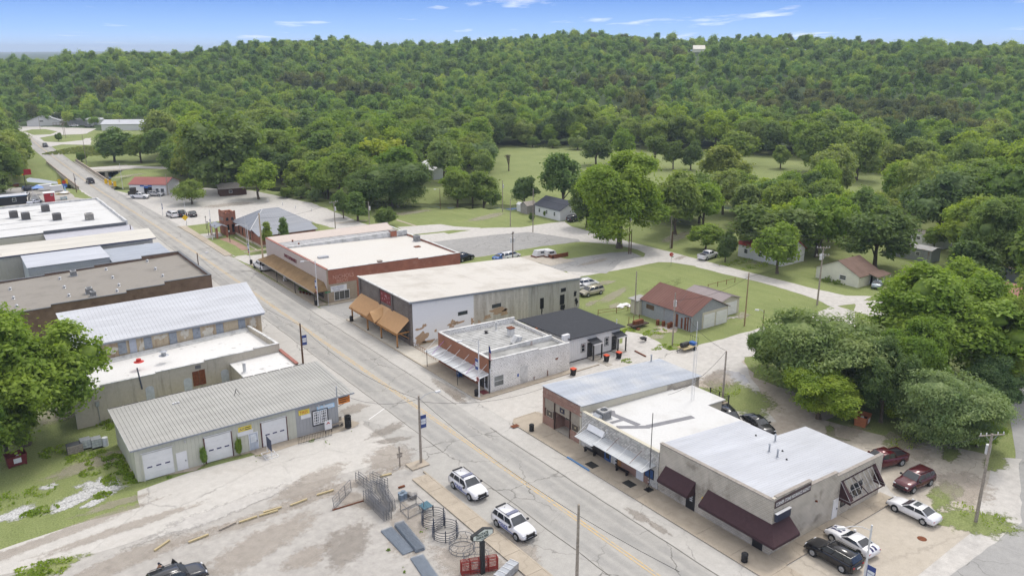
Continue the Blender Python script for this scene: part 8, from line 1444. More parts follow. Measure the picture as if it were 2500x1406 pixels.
# ------------------------------------------------------------------ poles
BANW=plain('banner_white',(.66,.68,.70,1),.7,.05);BANB=plain('banner_blue',(.045,.07,.22,1),.7,.08)
def pole(lab,bx,by,top=None,m=WOODP,r=.13,H_=None,xy=None,lamp=None,banner=None,cross=None,drum=0,noright=False,name='utility_pole',cat='utility pole',group=None,r2=None,trash=None):
 X,Y=xy if xy else G(bx,by);H_=H_ or rise(bx,by,top);t=thing(name,lab,cat,(X,Y,0),0,group);MB().bar((X,Y,-.1),(X,Y,H_),r,10,0,r2 or r*.65).build('pole',m,t)
 if m is STEEL:MB().cyl(X,Y,.12,.45,r*1.7,r*1.1,10).build('base',m,t)
 if lamp:a_,ln=lamp;c,s=math.cos(a_),math.sin(a_);pts=[Vector((X,Y,H_-.5)),Vector((X+c*ln*.35,Y+s*ln*.35,H_-.12)),Vector((X+c*ln*.7,Y+s*ln*.7,H_)),Vector((X+c*ln,Y+s*ln,H_-.1))];MB().path(pts,.035,6).build('arm',m if m is STEEL else GALV,t);q=pts[-1];MB().hexa([q+Vector((-c*.25-s*-.13*k_,-s*.25-c*.13*k_,-.1))if 0 else q+Vector((dx*c-dy*s,dx*s+dy*c,-.12))for dx,dy in((-.1,-.12),(.55,-.09),(.55,.09),(-.1,.12))],[q+Vector((dx*c-dy*s,dx*s+dy*c,.07))for dx,dy in((-.1,-.12),(.5,-.08),(.5,.08),(-.1,.12))]).build('lamp_head',FRAME_W,t)
 if banner:zc,s=banner;b=MB();y0,y1=sorted((Y+s*.12,Y+s*.82));o=MB().box(X-.02,X+.02,y0,y1,zc-.75,zc+.75).build('banner',BANB,t)if abs(s)==1 else MB().box(min(X+.12*(s/2),X+.82*(s/2)),max(X+.12*(s/2),X+.82*(s/2)),Y-.02,Y+.02,zc-.75,zc+.75).build('banner',BANB,t)
 if banner and abs(banner[1])==1:MB().bar((X-.03,Y+s*.47,zc),(X+.03,Y+s*.47,zc),.28,14).build('emblem',BANW,o);MB().box(X-.028,X+.028,y0+.06,y1-.06,zc-.32,zc+.32).build('band',BANW,o);text('Welcome',.17,BANB,o,(X-.032,y1-.04,zc+.02),FRONT,.003);MB().bar((X,Y,zc+.76),(X,Y+s*.85,zc+.76),.02).bar((X,Y,zc-.76),(X,Y+s*.85,zc-.76),.02).build('banner_rod',GALV,t)
 elif banner:s2=s/2;MB().box(min(X+.18*s2,X+.76*s2),max(X+.18*s2,X+.76*s2),Y-.028,Y+.028,zc-.32,zc+.32).build('band',BANW,o);text('Welcome',.17,BANB,o,(min(X+.14*s2,X+.8*s2),Y-.032,zc-.06),SOUTH,.003);MB().bar((X,Y,zc+.76),(X+.85*s2,Y,zc+.76),.02).bar((X,Y,zc-.76),(X+.85*s2,Y,zc-.76),.02).build('banner_rod',GALV,t)
 for z_,ang,ln in(cross or()):c,s=math.cos(ang)*ln/2,math.sin(ang)*ln/2;MB().bar((X-c,Y-s,H_-z_),(X+c,Y+s,H_-z_),.07,4).build('crossarm',m,t);ib=MB();[ib.cyl(X+c*k_,Y+s*k_,H_-z_+.05,H_-z_+.28,.05,n=6)for k_ in(-.9,-.45,.45,.9)];ib.build('insulators',STEEL,t);MB().bar((X-c*.5,Y-s*.5,H_-z_),(X,Y,H_-z_-.7),.025,4).bar((X+c*.5,Y+s*.5,H_-z_),(X,Y,H_-z_-.7),.025,4).build('brace',GALV,t)
 for k_ in range(drum):a_=.6+k_*2.4;MB().cyl(X+math.cos(a_)*.42,Y+math.sin(a_)*.42,H_-2.3,H_-1.35,.24,n=12).build('transformer',STEEL,t)
 if noright:MB().bar((X-.16,Y,2.7),(X-.19,Y,2.7),.33,18).build('sign_disc',FRAME_W,t);MB().bar((X-.191,Y,2.7),(X-.196,Y,2.7),.2,12).build('sign_symbol',BLACK,t);rg=MB();rg.path([(X-.2,Y+.29*math.cos(a_),2.7+.29*math.sin(a_))for a_ in[2*PI*i/16 for i in range(16)]],.03,4,closed=True);rg.bar((X-.2,Y+.2,2.9),(X-.2,Y-.2,2.5),.03,4);rg.build('sign_ring',REDL,t)
 return t
pole('weathered grey pole with banner and street lamp arm beside the police cars',1028,1131,966,lamp=(0,2.2),banner=(5.0,2),r=.16);pole('brown pole with banner near the white annex roof',740,888,790,m=WOODB,banner=(3.6,2),r=.15);Yp,Zp=atX(-17.6,1420,1228);pole('brown wooden pole at the bottom edge in front of the yellow line',0,0,H_=Zp,xy=(-17.9,Yp),r=.16)
Xq,Yq=G(2012,1405);pole('silver street lamp with a long curved arm beside the black suv',0,0,m=STEEL,xy=(-1.9+.6,-9.6),H_=8.8,lamp=(PI*.83,2.3),banner=(4.6,-1),r=.11);pole('leaning grey pole with one crossarm at the right edge of the lot',*z4(2172,1038),z4(0,440)[1],cross=((.15,-.5,2.6),),drum=1,r=.17)
pole('grey pole with thin guy wires in the dirt lot behind the cafe',*z6(1283,1222),z6(0,825)[1],r=.15);pole('grey pole with a white transformer beside the tin shed',*z6(948,790),z6(0,430)[1],drum=1);pole('plain light pole left of the tin shed',*z6(693,580),z6(0,285)[1]);pole('tall bare pole on the lawn right of the tin shed',*z6(1437,655),z6(0,295)[1],m=plain('honey_pole',(.28,.20,.11,1),.9,.2))
pole('tall pole with two crossarms and two transformers at the junction',*z6(1930,512),z6(0,118)[1],cross=((.2,-.6,2.4),(1.6,-.6,2.4)),drum=2,r=.17);pole('short yard light pole on the grass by the gravel road',*z6(1558,695),z6(0,545)[1],m=WOODB,lamp=(2.2,.9),r=.08,name='yard_light',cat='street light')
for k_,(bx,s)in enumerate(((1535,1),(1540,0))):pole(['taller pole of the close pair, with crossarms, at the grass corner','shorter bare pole of the close pair at the grass corner'][k_],bx,620,515 if s else 560,m=WOODB,cross=((.1,.5,2.2),(1.6,.5,1.6))if s else None,drum=s)
pole('pale pole beside an ivy-covered stub on the right lawn',1636,606,527,lamp=(2.4,.8));pole('ivy-clad dark stub pole on the right lawn',1640,606,565,m=WOODB,r=.22);pole('pole on the small grass island by the old asphalt lot',1301,567,461);pole('slim pole beside the lane railing',1246,553,485);pole('tall pole with a small transformer on the mown lawn',1227,517,440,drum=1);pole('lamp pole with a small white head on the mown lawn',1075,510,461,m=WOODB,lamp=(2.6,1.2),r=.1)
pole('pole with dark transformers behind the tan flat roof',1252,648,566,m=WOODB,cross=((.3,.6,1.6),),drum=2);pole('grey crossarm pole behind the supermarket',820,576,493,cross=((.1,.3,2.6),),drum=1);pole('leaning pale pole between the lawn trees behind the supermarket',903,568,492,drum=1);pole('stout tan wooden pole at the supermarket corner',*z7(2006,722),z7(0,378)[1],m=plain('tan_pole',(.42,.33,.22,1),.9,.15),r=.2,drum=0)
pole('white flagless pole in front of the library',*z7(1888,640),z7(0,400)[1],m=STEEL,r=.05,name='flagpole',cat='flagpole');pole('silver street lamp with banner at the corner before the supermarket',*z7(1912,765),z7(0,460)[1],m=STEEL,r=.09,lamp=(PI*.9,1.8),banner=(3.6,1),noright=True);pole('silver street lamp with banner beside the library porch',*z7(1622,580),z7(0,350)[1],m=STEEL,r=.09,banner=(4.2,1),noright=True);pole('silver street lamp with banner at the near supermarket corner',*z5(492,577),z5(0,265)[1],m=STEEL,r=.1,lamp=(PI*.85,2.0),banner=(4.0,1),noright=True)
pole('silver street lamp with banner at the post office corner',*z5(1583,1196),z5(0,800)[1],m=STEEL,r=.1,lamp=(PI*.85,2.2),banner=(4.6,1),noright=True);pole('silver lamp with a white banner in the gravel lot',*z7(1243,395),z7(0,180)[1],m=STEEL,r=.08,banner=(2.6,-1));pole('silver pole with a yellow warning sign beside the lot',*z7(1425,470),z7(0,290)[1],m=STEEL,r=.08)
x,y=G(*z7(1425,470));t_=thing('warning_sign','yellow diamond warning sign at the kerb before the library','road sign',(x-.2,y,0));MB().slab([(x-.25,y-.1,1.3),(x+.55,y-.1,2.1),(x-.25,y-.1,2.9),(x-1.05,y-.1,2.1)],(0,.04,0)).build('plate',plain('marker_yellow',(0,0,0,1)),t_)
pole('thin silver pole behind the creek bank',*z8(1072,862),z8(0,640)[1],m=STEEL,r=.09);pole('wooden pole in front of the white repair shop',*z8(1466,920),z8(0,730)[1],drum=0);pole('dark wooden pole at the left end of the bridge',187,470,424,m=WOODB,drum=1);pole('dark pole rising behind the beige long shed',*z7(1018,655),z7(0,465)[1],m=WOODB);pole('dark pole at the left edge by the metal sheds',*z7(42,880),z7(0,690)[1],m=WOODB)
Yp,Zp=atX(-17.3,481,618);pole('street lamp seen over the brown brick store',0,0,H_=Zp,xy=(-17.3,Yp),m=WOODB,lamp=(0,1.6))
for p,tp,l in((fg(888,410),145,'nearer tall pole by the distant grass island'),(fg(912,440),190,'second tall pole by the distant grass island'),(fg(1200,800),400,'tall thin pole standing by the side path'),(fg(1315,290),150,'pole before the distant grey warehouse'),(fg(1670,330),160,'pole in front of the long distant shed'),(fg(2385,270),140,'pole with crossarm at the right of the long distant shed'),(fg(497,270),110,'left pole at the distant white building'),(fg(560,330),150,'pole on the distant oval grass island')):pole(l,*p,fg(0,tp)[1],r=.13)
for p,tp,l in((z7(1577,500),400,'furthest black lantern post on the library lawn'),(z7(1592,545),440,'second black lantern post beside the silver lamp'),(z7(1647,565),470,'black lantern post before the library porch'),(z7(1756,600),505,'nearest black lantern post on the brick path')):x,y=G(*p);H_=rise(*p,z7(0,tp)[1]);t_=thing('lantern_post',l,'lamp post',(x,y,0));MB().cyl(x,y,0,H_-.5,.07,.05,8).build('post',BLACK,t_);MB().cyl(x,y,H_-.5,H_-.12,.1,.2,8).build('lantern',FRAME_W,t_);MB().cyl(x,y,H_-.12,H_+.05,.22,.03,8).build('cap',BLACK,t_)
# flagpole, masts and signs
x,y=-.35,44.25;t_=thing('flagpole','dark flagpole with a furled american flag at the post office corner','flagpole',(x,y,0));MB().cyl(x,y,0,6.9,.07,.04,8).build('pole',BLACK,t_)
for i,(z0,m_)in enumerate(((5.4,plain('flag_blue',(.03,.05,.2,1),.8)),(4.8,None))):
 if m_:MB().hexa([(x+.05,y-.02,5.9),(x+.3,y-.1,5.7),(x+.3,y+.05,5.7),(x+.05,y+.08,5.9)],[(x+.05,y-.02,6.8),(x+.12,y-.05,6.75),(x+.12,y+.05,6.75),(x+.05,y+.05,6.8)]).build('flag_canton',m_,t_)
for k_ in range(7):MB().hexa([(x+.05+k_*.04,y-.04,4.9-k_*.03),(x+.085+k_*.04,y-.04,4.9-k_*.03),(x+.085+k_*.04,y+.06,4.9),(x+.05+k_*.04,y+.06,4.9)],[(x+.05+k_*.03,y-.04,5.9),(x+.08+k_*.03,y-.04,5.85),(x+.08+k_*.03,y+.06,5.85),(x+.05+k_*.03,y+.06,5.9)]).build('flag_stripe',REDL if k_%2==0 else FRAME_W,t_)
MB().hexa([(x+.04,y-.04,3.6),(x+.16,y-.04,3.6),(x+.16,y+.05,3.6),(x+.04,y+.05,3.6)],[(x+.04,y-.05,4.85),(x+.26,y-.05,4.8),(x+.26,y+.06,4.8),(x+.04,y+.06,4.85)]).build('lower_flag',BLACK,t_)
x,y=G(*z3(2177,828));H_=rise(*z3(2177,828),z3(0,300)[1]);t_=thing('antenna_mast','thin dark antenna mast on a square foot in front of the stone shop','mast',(x,y,.14));MB().bar((x,y,.14),(x,y,H_),.045,6).build('mast',BLACK,t_);MB().box(x-.4,x+.4,y-.35,y+.35,.14,.2).build('foot',BLACK,t_);[MB().bar((x+a_,y+b_,.2),(x,y,1.0),.02,4).build('stay',BLACK,t_)for a_,b_ in((-.35,-.3),(.35,-.3),(0,.35))]
x,y=14.2,22.2;H_=atY(22.2,*z6(1090,632))[1];x=atY(22.2,*z6(1080,1200))[0];t_=thing('lattice_mast','tall thin lattice radio mast behind the white flat roof','mast',(x,y,0));[MB().bar((x+a_,y+b_,0),(x+a_,y+b_,H_*.72),.022,4).build('leg',STEEL,t_)for a_,b_ in((-.18,-.1),(.18,-.1),(0,.2))];mb=MB();q=[(-.18,-.1),(.18,-.1),(0,.2)];[mb.bar((x+q[i%3][0],y+q[i%3][1],i*.3),(x+q[(i+1)%3][0],y+q[(i+1)%3][1],i*.3+.3),.013,3)for i in range(int(H_*.72/.3))];mb.build('lacing',STEEL,t_);MB().bar((x,y,H_*.72),(x,y,H_),.03,5).build('whip',FRAME_W,t_)
def signpost(p,tp,lab,f,name='road_sign'):x,y=G(*p);H_=rise(*p,tp);t=thing(name,lab,'road sign',(x,y,0));MB().bar((x,y,0),(x,y,H_),.04,6).build('post',GALV,t);f(t,x,y,H_)
def stop_(t,x,y,H_):MB().bar((x-.02,y,H_-.4),(x-.05,y-.03,H_-.4),.45,8).build('plate',REDL,t);text('STOP',.26,FRAME_W,t,(x-.34,y-.10,H_-.5),(PI/2,0,-.3),.004);MB().box(x+.05,x+.7,y-.02,y+.02,H_-1.1,H_-.95).build('name_plate',plain('sign_green',(.02,.2,.08,1),.5),t)
signpost((1638,648),617,'red octagonal stop sign at the grass corner of the lane',stop_);signpost(z5(563,577),z5(0,478)[1],'green street name sign on a thin post at the alley corner',lambda t,x,y,H_:MB().box(x-.5,x+.5,y-.02,y+.02,H_-.2,H_).build('name_plate',plain('sign_green',(0,0,0,1)),t))
x,y=G(*z3(490,665));t_=thing('cross_sign','small wooden post with faded boards at the yard corner','sign post',(x,y,0));MB().box(x-.06,x+.06,y-.06,y+.06,0,2.5).build('post',WOODP,t_);MB().box(x-.35,x+.35,y-.09,y-.06,1.5,1.75).box(x-.3,x+.3,y-.09,y-.06,1.2,1.42).build('board',WOODP,t_)
# power lines
def wire(lab,a_,b_,sag,grp='overhead wires'):a_=Vector(a_);b_=Vector(b_);pts=[a_+(b_-a_)*(i/10)-Vector((0,0,sag*4*(i/10)*(1-i/10)))for i in range(11)];tag(MB().path(pts,.022,3).build('overhead_wire',BLACK),lab,'wire',grp)
J=G(*z6(1930,512));K=G(1535,620);S_=G(*z6(948,790));A1=G(*z6(1283,1222));M1=G(*z6(1437,655));W='thin wire strung between the poles behind the buildings'
for dz in(0,.6,-1.3):wire(W,(*J,12+dz),(*K,10.5+dz),1.6)
for a_,b_ in(((*J,12),(*M1,8.5)),((*M1,8.5),(*S_,7.5)),((*S_,7.5),(*A1,8)),((*K,10),(80,134,4)),((*S_,7.5),(44,50,5)),((*G(1028,1131),7.8),(-20,48,4)),((*A1,8),(12,24,4))):wire(W,a_,b_,1.0)
wire('thin wire crossing above the main street from the grey banner pole',(*G(1028,1131),7.9),(-17.9,Yp if 0 else-5,9),1.2,'street wires')
for a_,b_,sg in(((*G(740,888),6.0),(*G(1028,1131),7.8),1.4),((*G(740,888),6.0),(-17.3,118,6.5),1.5),((*G(1028,1131),7.5),(0.0,33,4.8),.9),((*G(2172/2.778+1600,1038/2.778+900),9.5),(18,2,4.4),.8),((*G(2006/3.125,722/3.125+400),9),(*G(820,576),8.5),1.0),((*G(820,576),8.3),(*G(903,568),8),.6),((*G(1246,553),7),(*G(1301,567),9),.6),((*G(1301,567),9.2),(*G(1535,620),10),1.2)):wire('thin cable slung between street poles or to a building',a_,b_,sg,'street cables')
# ------------------------------------------------------------------ farm yard goods
TUBE=plain('gate_tube_grey',(.15,.155,.17,1),.5,.15,metal=.3);REDT=plain('gate_tube_red',(.28,.035,.025,1),.5,.12)
def gate(lab,p,q,z0,z1,bars=6,ups=3,m=TUBE,grp=None,lean=0,name='farm_gate'):
 p=Vector((*p,0));q=Vector((*q,0));d=(q-p);n=Vector((-d.y,d.x,0)).normalized()*lean;t=thing(name,lab,'gate',tuple((p+q)/2),0,grp)
 for i in range(bars):z=z0+(z1-z0)*(i/(bars-1))**1.15;k_=(z-z0)/(z1-z0);MB().bar(p+n*k_+Vector((0,0,z)),q+n*k_+Vector((0,0,z)),.030,5).build('bar',m,t)
 for i in range(ups):a_=p+d*i/(ups-1);MB().bar(a_+Vector((0,0,z0-.04)),a_+n+Vector((0,0,z1+.02)),.03,5).build('upright',m,t)
 return t
a0,a1=Vector(G(*yd(440,460))),Vector(G(*yd(690,715)));n_=Vector((-(a1-a0).y,(a1-a0).x)).normalized()
for k_ in range(4):o=n_*(k_*.27);gate('grey tube farm gate stacked upright in the nearer row',a0+o,a1+o,.12,1.2,5,3,grp='farm gates standing in the nearer row')
a0,a1=Vector(G(*yd(600,330))),Vector(G(*yd(760,600)))
for k_ in range(3):o=n_*(k_*.3);gate('grey tube farm gate in the right-hand row of the yard',a0+o,a1+o,.12,1.2,5,3,grp='farm gates in the right-hand row')
a0,a1=Vector(G(*yd(345,235))),Vector(G(*yd(545,380)))
for k_ in range(2):o=n_*(k_*.35);gate('grey mesh farm gate at the back left of the yard',a0+o,a1+o,.12,1.2,5,3,grp='gates at the back left')
a0,a1=Vector(G(*yd(520,235))),Vector(G(*yd(700,320)))
for k_ in range(2):o=n_*(k_*.35);gate('grey mesh farm gate at the back right of the yard',a0+o,a1+o,.12,1.2,5,3,grp='gates at the back right')
gate('single wire fence panel leaning by itself at the left of the gates',G(*yd(80,570)),G(*yd(290,340)),.1,1.3,5,4,lean=.1,m=RUST if 0 else TUBE,name='fence_panel');p,q=G(*yd(60,580)),G(*yd(440,465));t_=thing('spike_harrow','rusty toothed bar lying on the gravel left of the gates','harrow',(*p,0));MB().bar((*p,.08),(*q,.08),.07,6).build('beam',RUST,t_);mb=MB();[mb.bar((p[0]+(q[0]-p[0])*i/40,p[1]+(q[1]-p[1])*i/40,.1),(p[0]+(q[0]-p[0])*i/40,p[1]+(q[1]-p[1])*i/40,.35),.012,3)for i in range(41)];mb.build('teeth',RUST,t_)
# hay rings
def ring(lab,c,r_,H_,m,hoops,ups,wavy=False):
 x,y=G(*c);t=thing('hay_ring',lab,'hay feeder',(x,y,.02));n=28;P_=lambda a_,z,rr_=None:(x+(rr_ or r_)*math.cos(a_),y+(rr_ or r_)*math.sin(a_),z)
 for z in hoops:MB().path([P_(2*PI*i/n,z)for i in range(n)],.028,5,closed=True).build('hoop',m,t)
 for i in range(ups):
  a_=2*PI*i/ups
  if wavy:MB().path([P_(a_,.05),P_(a_+.12,.35),P_(a_-.02,.6),P_(a_+.2,.9),P_(a_+.16,H_)],.02,4).build('upright',m,t)
  else:MB().bar(P_(a_,.03),P_(a_,H_+.12),.05,6).build('upright',m,t)
NVT=plain('navy_tube',(.02,.03,.055,1),.4,.2);ring('dark navy round hay ring, the one furthest from the sign',yd(1292,730),1.15,1.15,NVT,(.1,.3,.5,.75,1.05),6);ring('dark navy round hay ring, overlapping the other navy one',yd(1437,885),1.22,1.15,NVT,(.1,.3,.5,.75,1.05),6);ring('light grey wavy-bar hay ring left of the farm sign',yd(1640,1050),1.18,1.1,TUBE,(.06,.4,1.1),12,True);ring('light grey wavy-bar hay ring behind the farm sign post',yd(1815,1250),1.15,1.1,TUBE,(.06,.4,1.1),12,True)
# wire panel stacks
def panels(lab,c0,c1,w,nst,rz=0):
 p,q=Vector(G(*c0)),Vector(G(*c1));d=(q-p);L_=d.length;d.normalize();n=Vector((-d.y,d.x));t=thing('wire_panel_stack',lab,'panel stack',(*((p+q)/2),0));WP=plain('zinc_wire',(.24,.28,.34,1),.45,.1,metal=.4)
 for k_ in range(nst):
  z=.05+k_*.07;mb=MB();off=n*(.02*(k_%3))
  for i in range(13):a_=p+off+n*(w*(i/12-.5));mb.bar((*a_,z),(*(a_+d*L_),z),.013,3)
  for i in range(25):a_=p+off+d*(L_*i/24);mb.bar((*(a_-n*w/2),z+.02),(*(a_+n*w/2),z+.02),.013,3)
  mb.build('wire_panel',WP,t)
 q4=[p-n*w/2,p+n*w/2,q+n*w/2,q-n*w/2]
 MB().prism([tuple(v)for v in q4],.02,.03+.02*nst).build('lower_panels',WP,t)
panels('flat stack of zinc wire panels, the left one of the pair',yd(715,815),yd(985,1100),1.15,3);panels('taller stack of zinc wire panels right of its neighbour',yd(870,760),yd(1130,1080),.95,6);panels('stack of zinc wire panels at the bottom edge of the yard',yd(1085,1150),yd(1290,1450),1.2,3)
# rack with buckets
pts=[G(*yd(*p))for p in((890,590),(985,685),(1175,590),(1080,500))];t_=thing('cattle_rack','grey tube frame rack standing between the gates and the hay rings','rack',(*pts[0],0));[MB().bar((*p,0),(*p,1.1),.035,5).build('post',TUBE,t_)for p in pts];[MB().bar((*pts[i],z),(*pts[(i+1)%4],z),.03,5).build('rail',TUBE,t_)for i in range(4)for z in(.12,1.08)];[MB().bar((pts[0][0]+(pts[3][0]-pts[0][0])*i/6,pts[0][1]+(pts[3][1]-pts[0][1])*i/6,.12),(pts[1][0]+(pts[2][0]-pts[1][0])*i/6,pts[1][1]+(pts[2][1]-pts[1][1])*i/6,1.08),.022,4).build('slat',TUBE,t_)for i in range(1,6)]
for k_,(c,l)in enumerate((((890,440),'leftmost blue-grey bucket of the group behind the rack'),((925,420),'blue-grey bucket at the back of the group'),((945,440),'blue-grey bucket on the right of the group'),((905,460),'nearest blue-grey bucket of the group'))):x,y=G(*yd(*c));tag(MB().cyl(x,y,.02,.75,.24,.26,12).build('bucket',plain('bucket_blue',(.17,.22,.28,1),.5)),l,'bucket')
for k_,(c,l)in enumerate((((990,420),'leftmost round steel tub of the row of three'),((1030,440),'middle round steel tub of the row of three'),((1065,430),'rightmost round steel tub of the row of three'))):x,y=G(*yd(*c));tag(MB().cyl(x,y,.02,.55,.2,.28,12).cyl(x,y,.55,.62,.28,.15,12).build('tub',plain('dull_tub',(.22,.21,.20,1),.5)),l,'tub')
x,y=G(*yd(1200,570));t_=thing('blue_table','low blue ribbed platform beside the navy hay ring','platform',(x,y,0));[MB().obox(x,y-.5+k_*.2,.5,1.1,.15,.05,.25).build('slat',plain('teal_blue',(.08,.17,.22,1),.5),t_)for k_ in range(6)];[MB().bar((x+a_,y+b_,0),(x+a_,y+b_,.48),.03,4).build('leg',TUBE,t_)for a_,b_ in((-.4,-.5),(.5,-.4),(.4,.55),(-.5,.45))]
# red gates, tank and farm sign
p,q=G(*yd(1640,1385)),G(*yd(2080,1310))
for k_ in range(4):o=Vector((.05,.16))*k_;gate('red tube farm gate standing behind the foot of the farm sign',(p[0]+o.x,p[1]+o.y),(q[0]+o.x,q[1]+o.y),.1,1.35,6,5,REDT,grp='red farm gates by the farm sign')
x,y=G(*yd(2180,1385));t_=thing('galvanised_trough','galvanised box trough at the bottom edge beside the red gates','trough',(x,y,0));MB().obox(x,y,.5,2.6,.9,.7,.35).build('tank',GALV,t_);[MB().obox(x+k_*.6,y+k_*.22,.87,.06,.9,.05,.35).build('rib',STEEL,t_)for k_ in(-2,-1,0,1,2)]
x,y=G(*yd(1890,1345));t_=thing('farm_store_sign','hexagonal pole sign reading tri-state farm and feed at the yard edge','sign',(x,y,0));zc=3.95;MB().box(x-.19,x+.19,y-.15,y+.15,0,zc-.7).build('pole',plain('charcoal_pole',(.03,.032,.033,1),.5),t_)
hx=[(-1.45,-.55),(1.0-.0,-.7),(1.5,-.1),(1.45,.4),(.75,.75),(-.9,.75),(-1.5,.15)];hx=[(-1.15,-.2),(-.19,-.58),(1.15,-.18),(1.15,.21),(.18,.58),(-1.15,.18)]
ang=.0;c_,s_=math.cos(ang),math.sin(ang);HP=lambda u,w,v:(x+u*c_-w*s_,y+u*s_+w*c_,zc+v)
bx_=MB().slab([HP(u*.95,-.16,v)for u,v in hx],(-s_*.34,c_*.34,0)).build('sign_box',plain('charcoal_pole',(0,0,0,1)),t_);MB().slab([HP(u*.87,-.175,v*.87)for u,v in hx],(-s_*.012,c_*.012,0)).build('sign_face',plain('sign_mint',(.66,.70,.63,1),.6,.04),bx_)
GRT=plain('dark_green_print',(.03,.055,.045,1),.6);text('TRI-STATE',.34,GRT,bx_,HP(-.80,-.19,.04),(PI/2,0,ang),.006,sx=.84,bold=.01);text('FARM & FEED',.30,GRT,bx_,HP(-.72,-.19,-.23),(PI/2,0,ang),.006,sx=.72,bold=.008);MB().slab([HP(-.25,-.188,-.38),HP(.3,-.188,-.38),HP(.3,-.188,-.33),HP(-.25,-.188,-.33)],(0,-.004,0)).build('print',GRT,bx_)
# timbers
TIM=plain('yellow_timber',(.46,.38,.22,1),.85,.15,4,obj=False)
for k_,(p,q,l)in enumerate((((1048,1240),(1150,1170),'isolated timber nearest the black suv'),((1280,1183),(1415,1130),'timber right of the isolated one'),((1488,1100),(1600,1048),'weathered greyish timber in the row'),((1622,1048),(1745,1007),'left one of three touching timbers'),((1760,1003),(1885,966),'lower right one of three touching timbers'),((1788,980),(1910,945),'upper one of three touching timbers'),((1970,933),(2083,890),'timber between the triple and the right one'),((2150,862),(2262,828),'timber left of the fence panel'))):
 a_,b_=Vector(G(*z2(*p))),Vector(G(*z2(*q)));d=b_-a_;m_=(a_+b_)/2;tag(MB().obox(m_.x,m_.y,.13,d.length,.17,.16,math.atan2(d.y,d.x)).build('parking_timber',WOODP if k_==2 else TIM),l,'timber')
for p,q,l in((yd(640,175),yd(780,140),'timber lying behind the farm gates'),(yd(865,313),yd(940,288),'short reddish plank on the gravel behind the gates'),(wh(1100,1028),wh(1262,1110),'dark rusty beam lying on the gravel by the cottage')):a_,b_=Vector(G(*p)),Vector(G(*q));d=b_-a_;m_=(a_+b_)/2;tag(MB().obox(m_.x,m_.y,.13,d.length,.2,.15,math.atan2(d.y,d.x)).build('timber',RUST if 'reddish' in l or 'rusty' in l else TIM),l,'timber')
# ------------------------------------------------------------------ street furniture
def bin_(p,lab,z=.14):
 x,y=G(*p);t=thing('litter_bin',lab,'litter bin',(x,y,z));MB().cyl(x,y,z+.04,z+.82,.27,.30,16).build('barrel',BLACK,t);[MB().cyl(x,y,z+.1+k_*.3,z+.14+k_*.3,.315,n=16).build('hoop',CPLAS,t)for k_ in range(3)];MB().cyl(x,y,z+.82,z+.92,.31,.20,16).build('lid',CPLAS,t)
for p,l in((z3(1383,428),'black litter bin outside the old brick bank'),(z4(602,1315),'black litter bin in front of the insurance building corner'),(z3(1010,190),'black litter bin at the foot of the post office street lamp'),(z5(717,683),'black litter bin at the orange porch corner'),(z5(481,575),'black litter bin at the near supermarket corner'),(z7(1918,768),'black litter bin at the far supermarket corner')):bin_(p,l)
def bench(p,q,lab):
 a_,b_=Vector(G(*p)),Vector(G(*q));d=b_-a_;t=thing('bench',lab,'bench',(*((a_+b_)/2),.14));an=math.atan2(d.y,d.x);c=(a_+b_)/2+Vector((.25,0));n=Vector((-math.sin(an),math.cos(an)))
 for k_ in(-1,0,1):MB().obox(c.x+n.x*.14*k_,c.y+n.y*.14*k_,.58,d.length,.12,.05,an).build('seat_slat',BLACK,t)
 for s in(-.4,.4):o=c+d*s;MB().obox(o.x,o.y,.35,.1,.38,.42,an).build('leg',BLACK,t)
ze2=zz(1300,960,5.624);bench(ze2(690,805),ze2(845,885),'black bench left of the blue doors under the metal canopy');bench(ze2(1120,1070),ze2(1290,1160),'black bench below the shop window under the metal canopy')
for p,l,m_ in((ze2(815,982),'black door mat lying before the blue doors',plain('rubber_mat',(.035,.035,.035,1),.9)),(ze2(1330,1240),'black door mat lying before the white door',plain('rubber_mat',(0,0,0,1))),(zz(1020,780,7.03)(1130,1245),'dark red door mat at the post office entrance',plain('red_mat',(.16,.04,.045,1),.9))):x,y=G(*p,.14);tag(MB().box(x-.5,x+.5,y-.65,y+.65,.148,.165).build('door_mat',m_),l,'door mat')
x,y=G(*zz(1020,780,7.03)(715,1000));t_=thing('mailbox','blue post collection box under the post office canopy','mailbox',(x,y,.14));MB().box(x-.3,x+.3,y-.3,y+.3,.35,1.15).build('body',BLUEW,t_);MB().bar((x-.3,y,1.15),(x+.3,y,1.15),.3,12).build('rounded_top',BLUEW,t_);[MB().box(x+a_-.04,x+a_+.04,y+b_-.04,y+b_+.04,.14,.35).build('leg',BLUEW,t_)for a_ in(-.25,.25)for b_ in(-.25,.25)];MB().bar((x-.302,y,.8),(x-.31,y,.8),.16,12).build('emblem',FRAME_W,t_)
for p,l in((wh(180,1385),'black wheelie bin with a red lid at the corner of the white block wall'),(wh(675,1180),'black wheelie bin with a red lid between the cottage porches'),(wh(860,1135),'black wheelie bin with a red lid by the second cottage porch')):x,y=G(*p);t_=thing('wheelie_bin',l,'wheelie bin',(x,y,0));MB().hexa([(x-.22,y-.25,.08),(x+.22,y-.25,.08),(x+.22,y+.25,.08),(x-.22,y+.25,.08)],[(x-.31,y-.34,1.0),(x+.31,y-.34,1.0),(x+.31,y+.34,1.0),(x-.31,y+.34,1.0)]).build('bin',CPLAS,t_);MB().box(x-.35,x+.35,y-.38,y+.38,1.0,1.1).build('lid',plain('bin_lid_red',(.60,.08,.03,1),.5),t_);[MB().bar((x+s*.2,y+.3,.1),(x+s*.28,y+.3,.1),.1,8).build('wheel',RUBBER,t_)for s in(-1,1)]
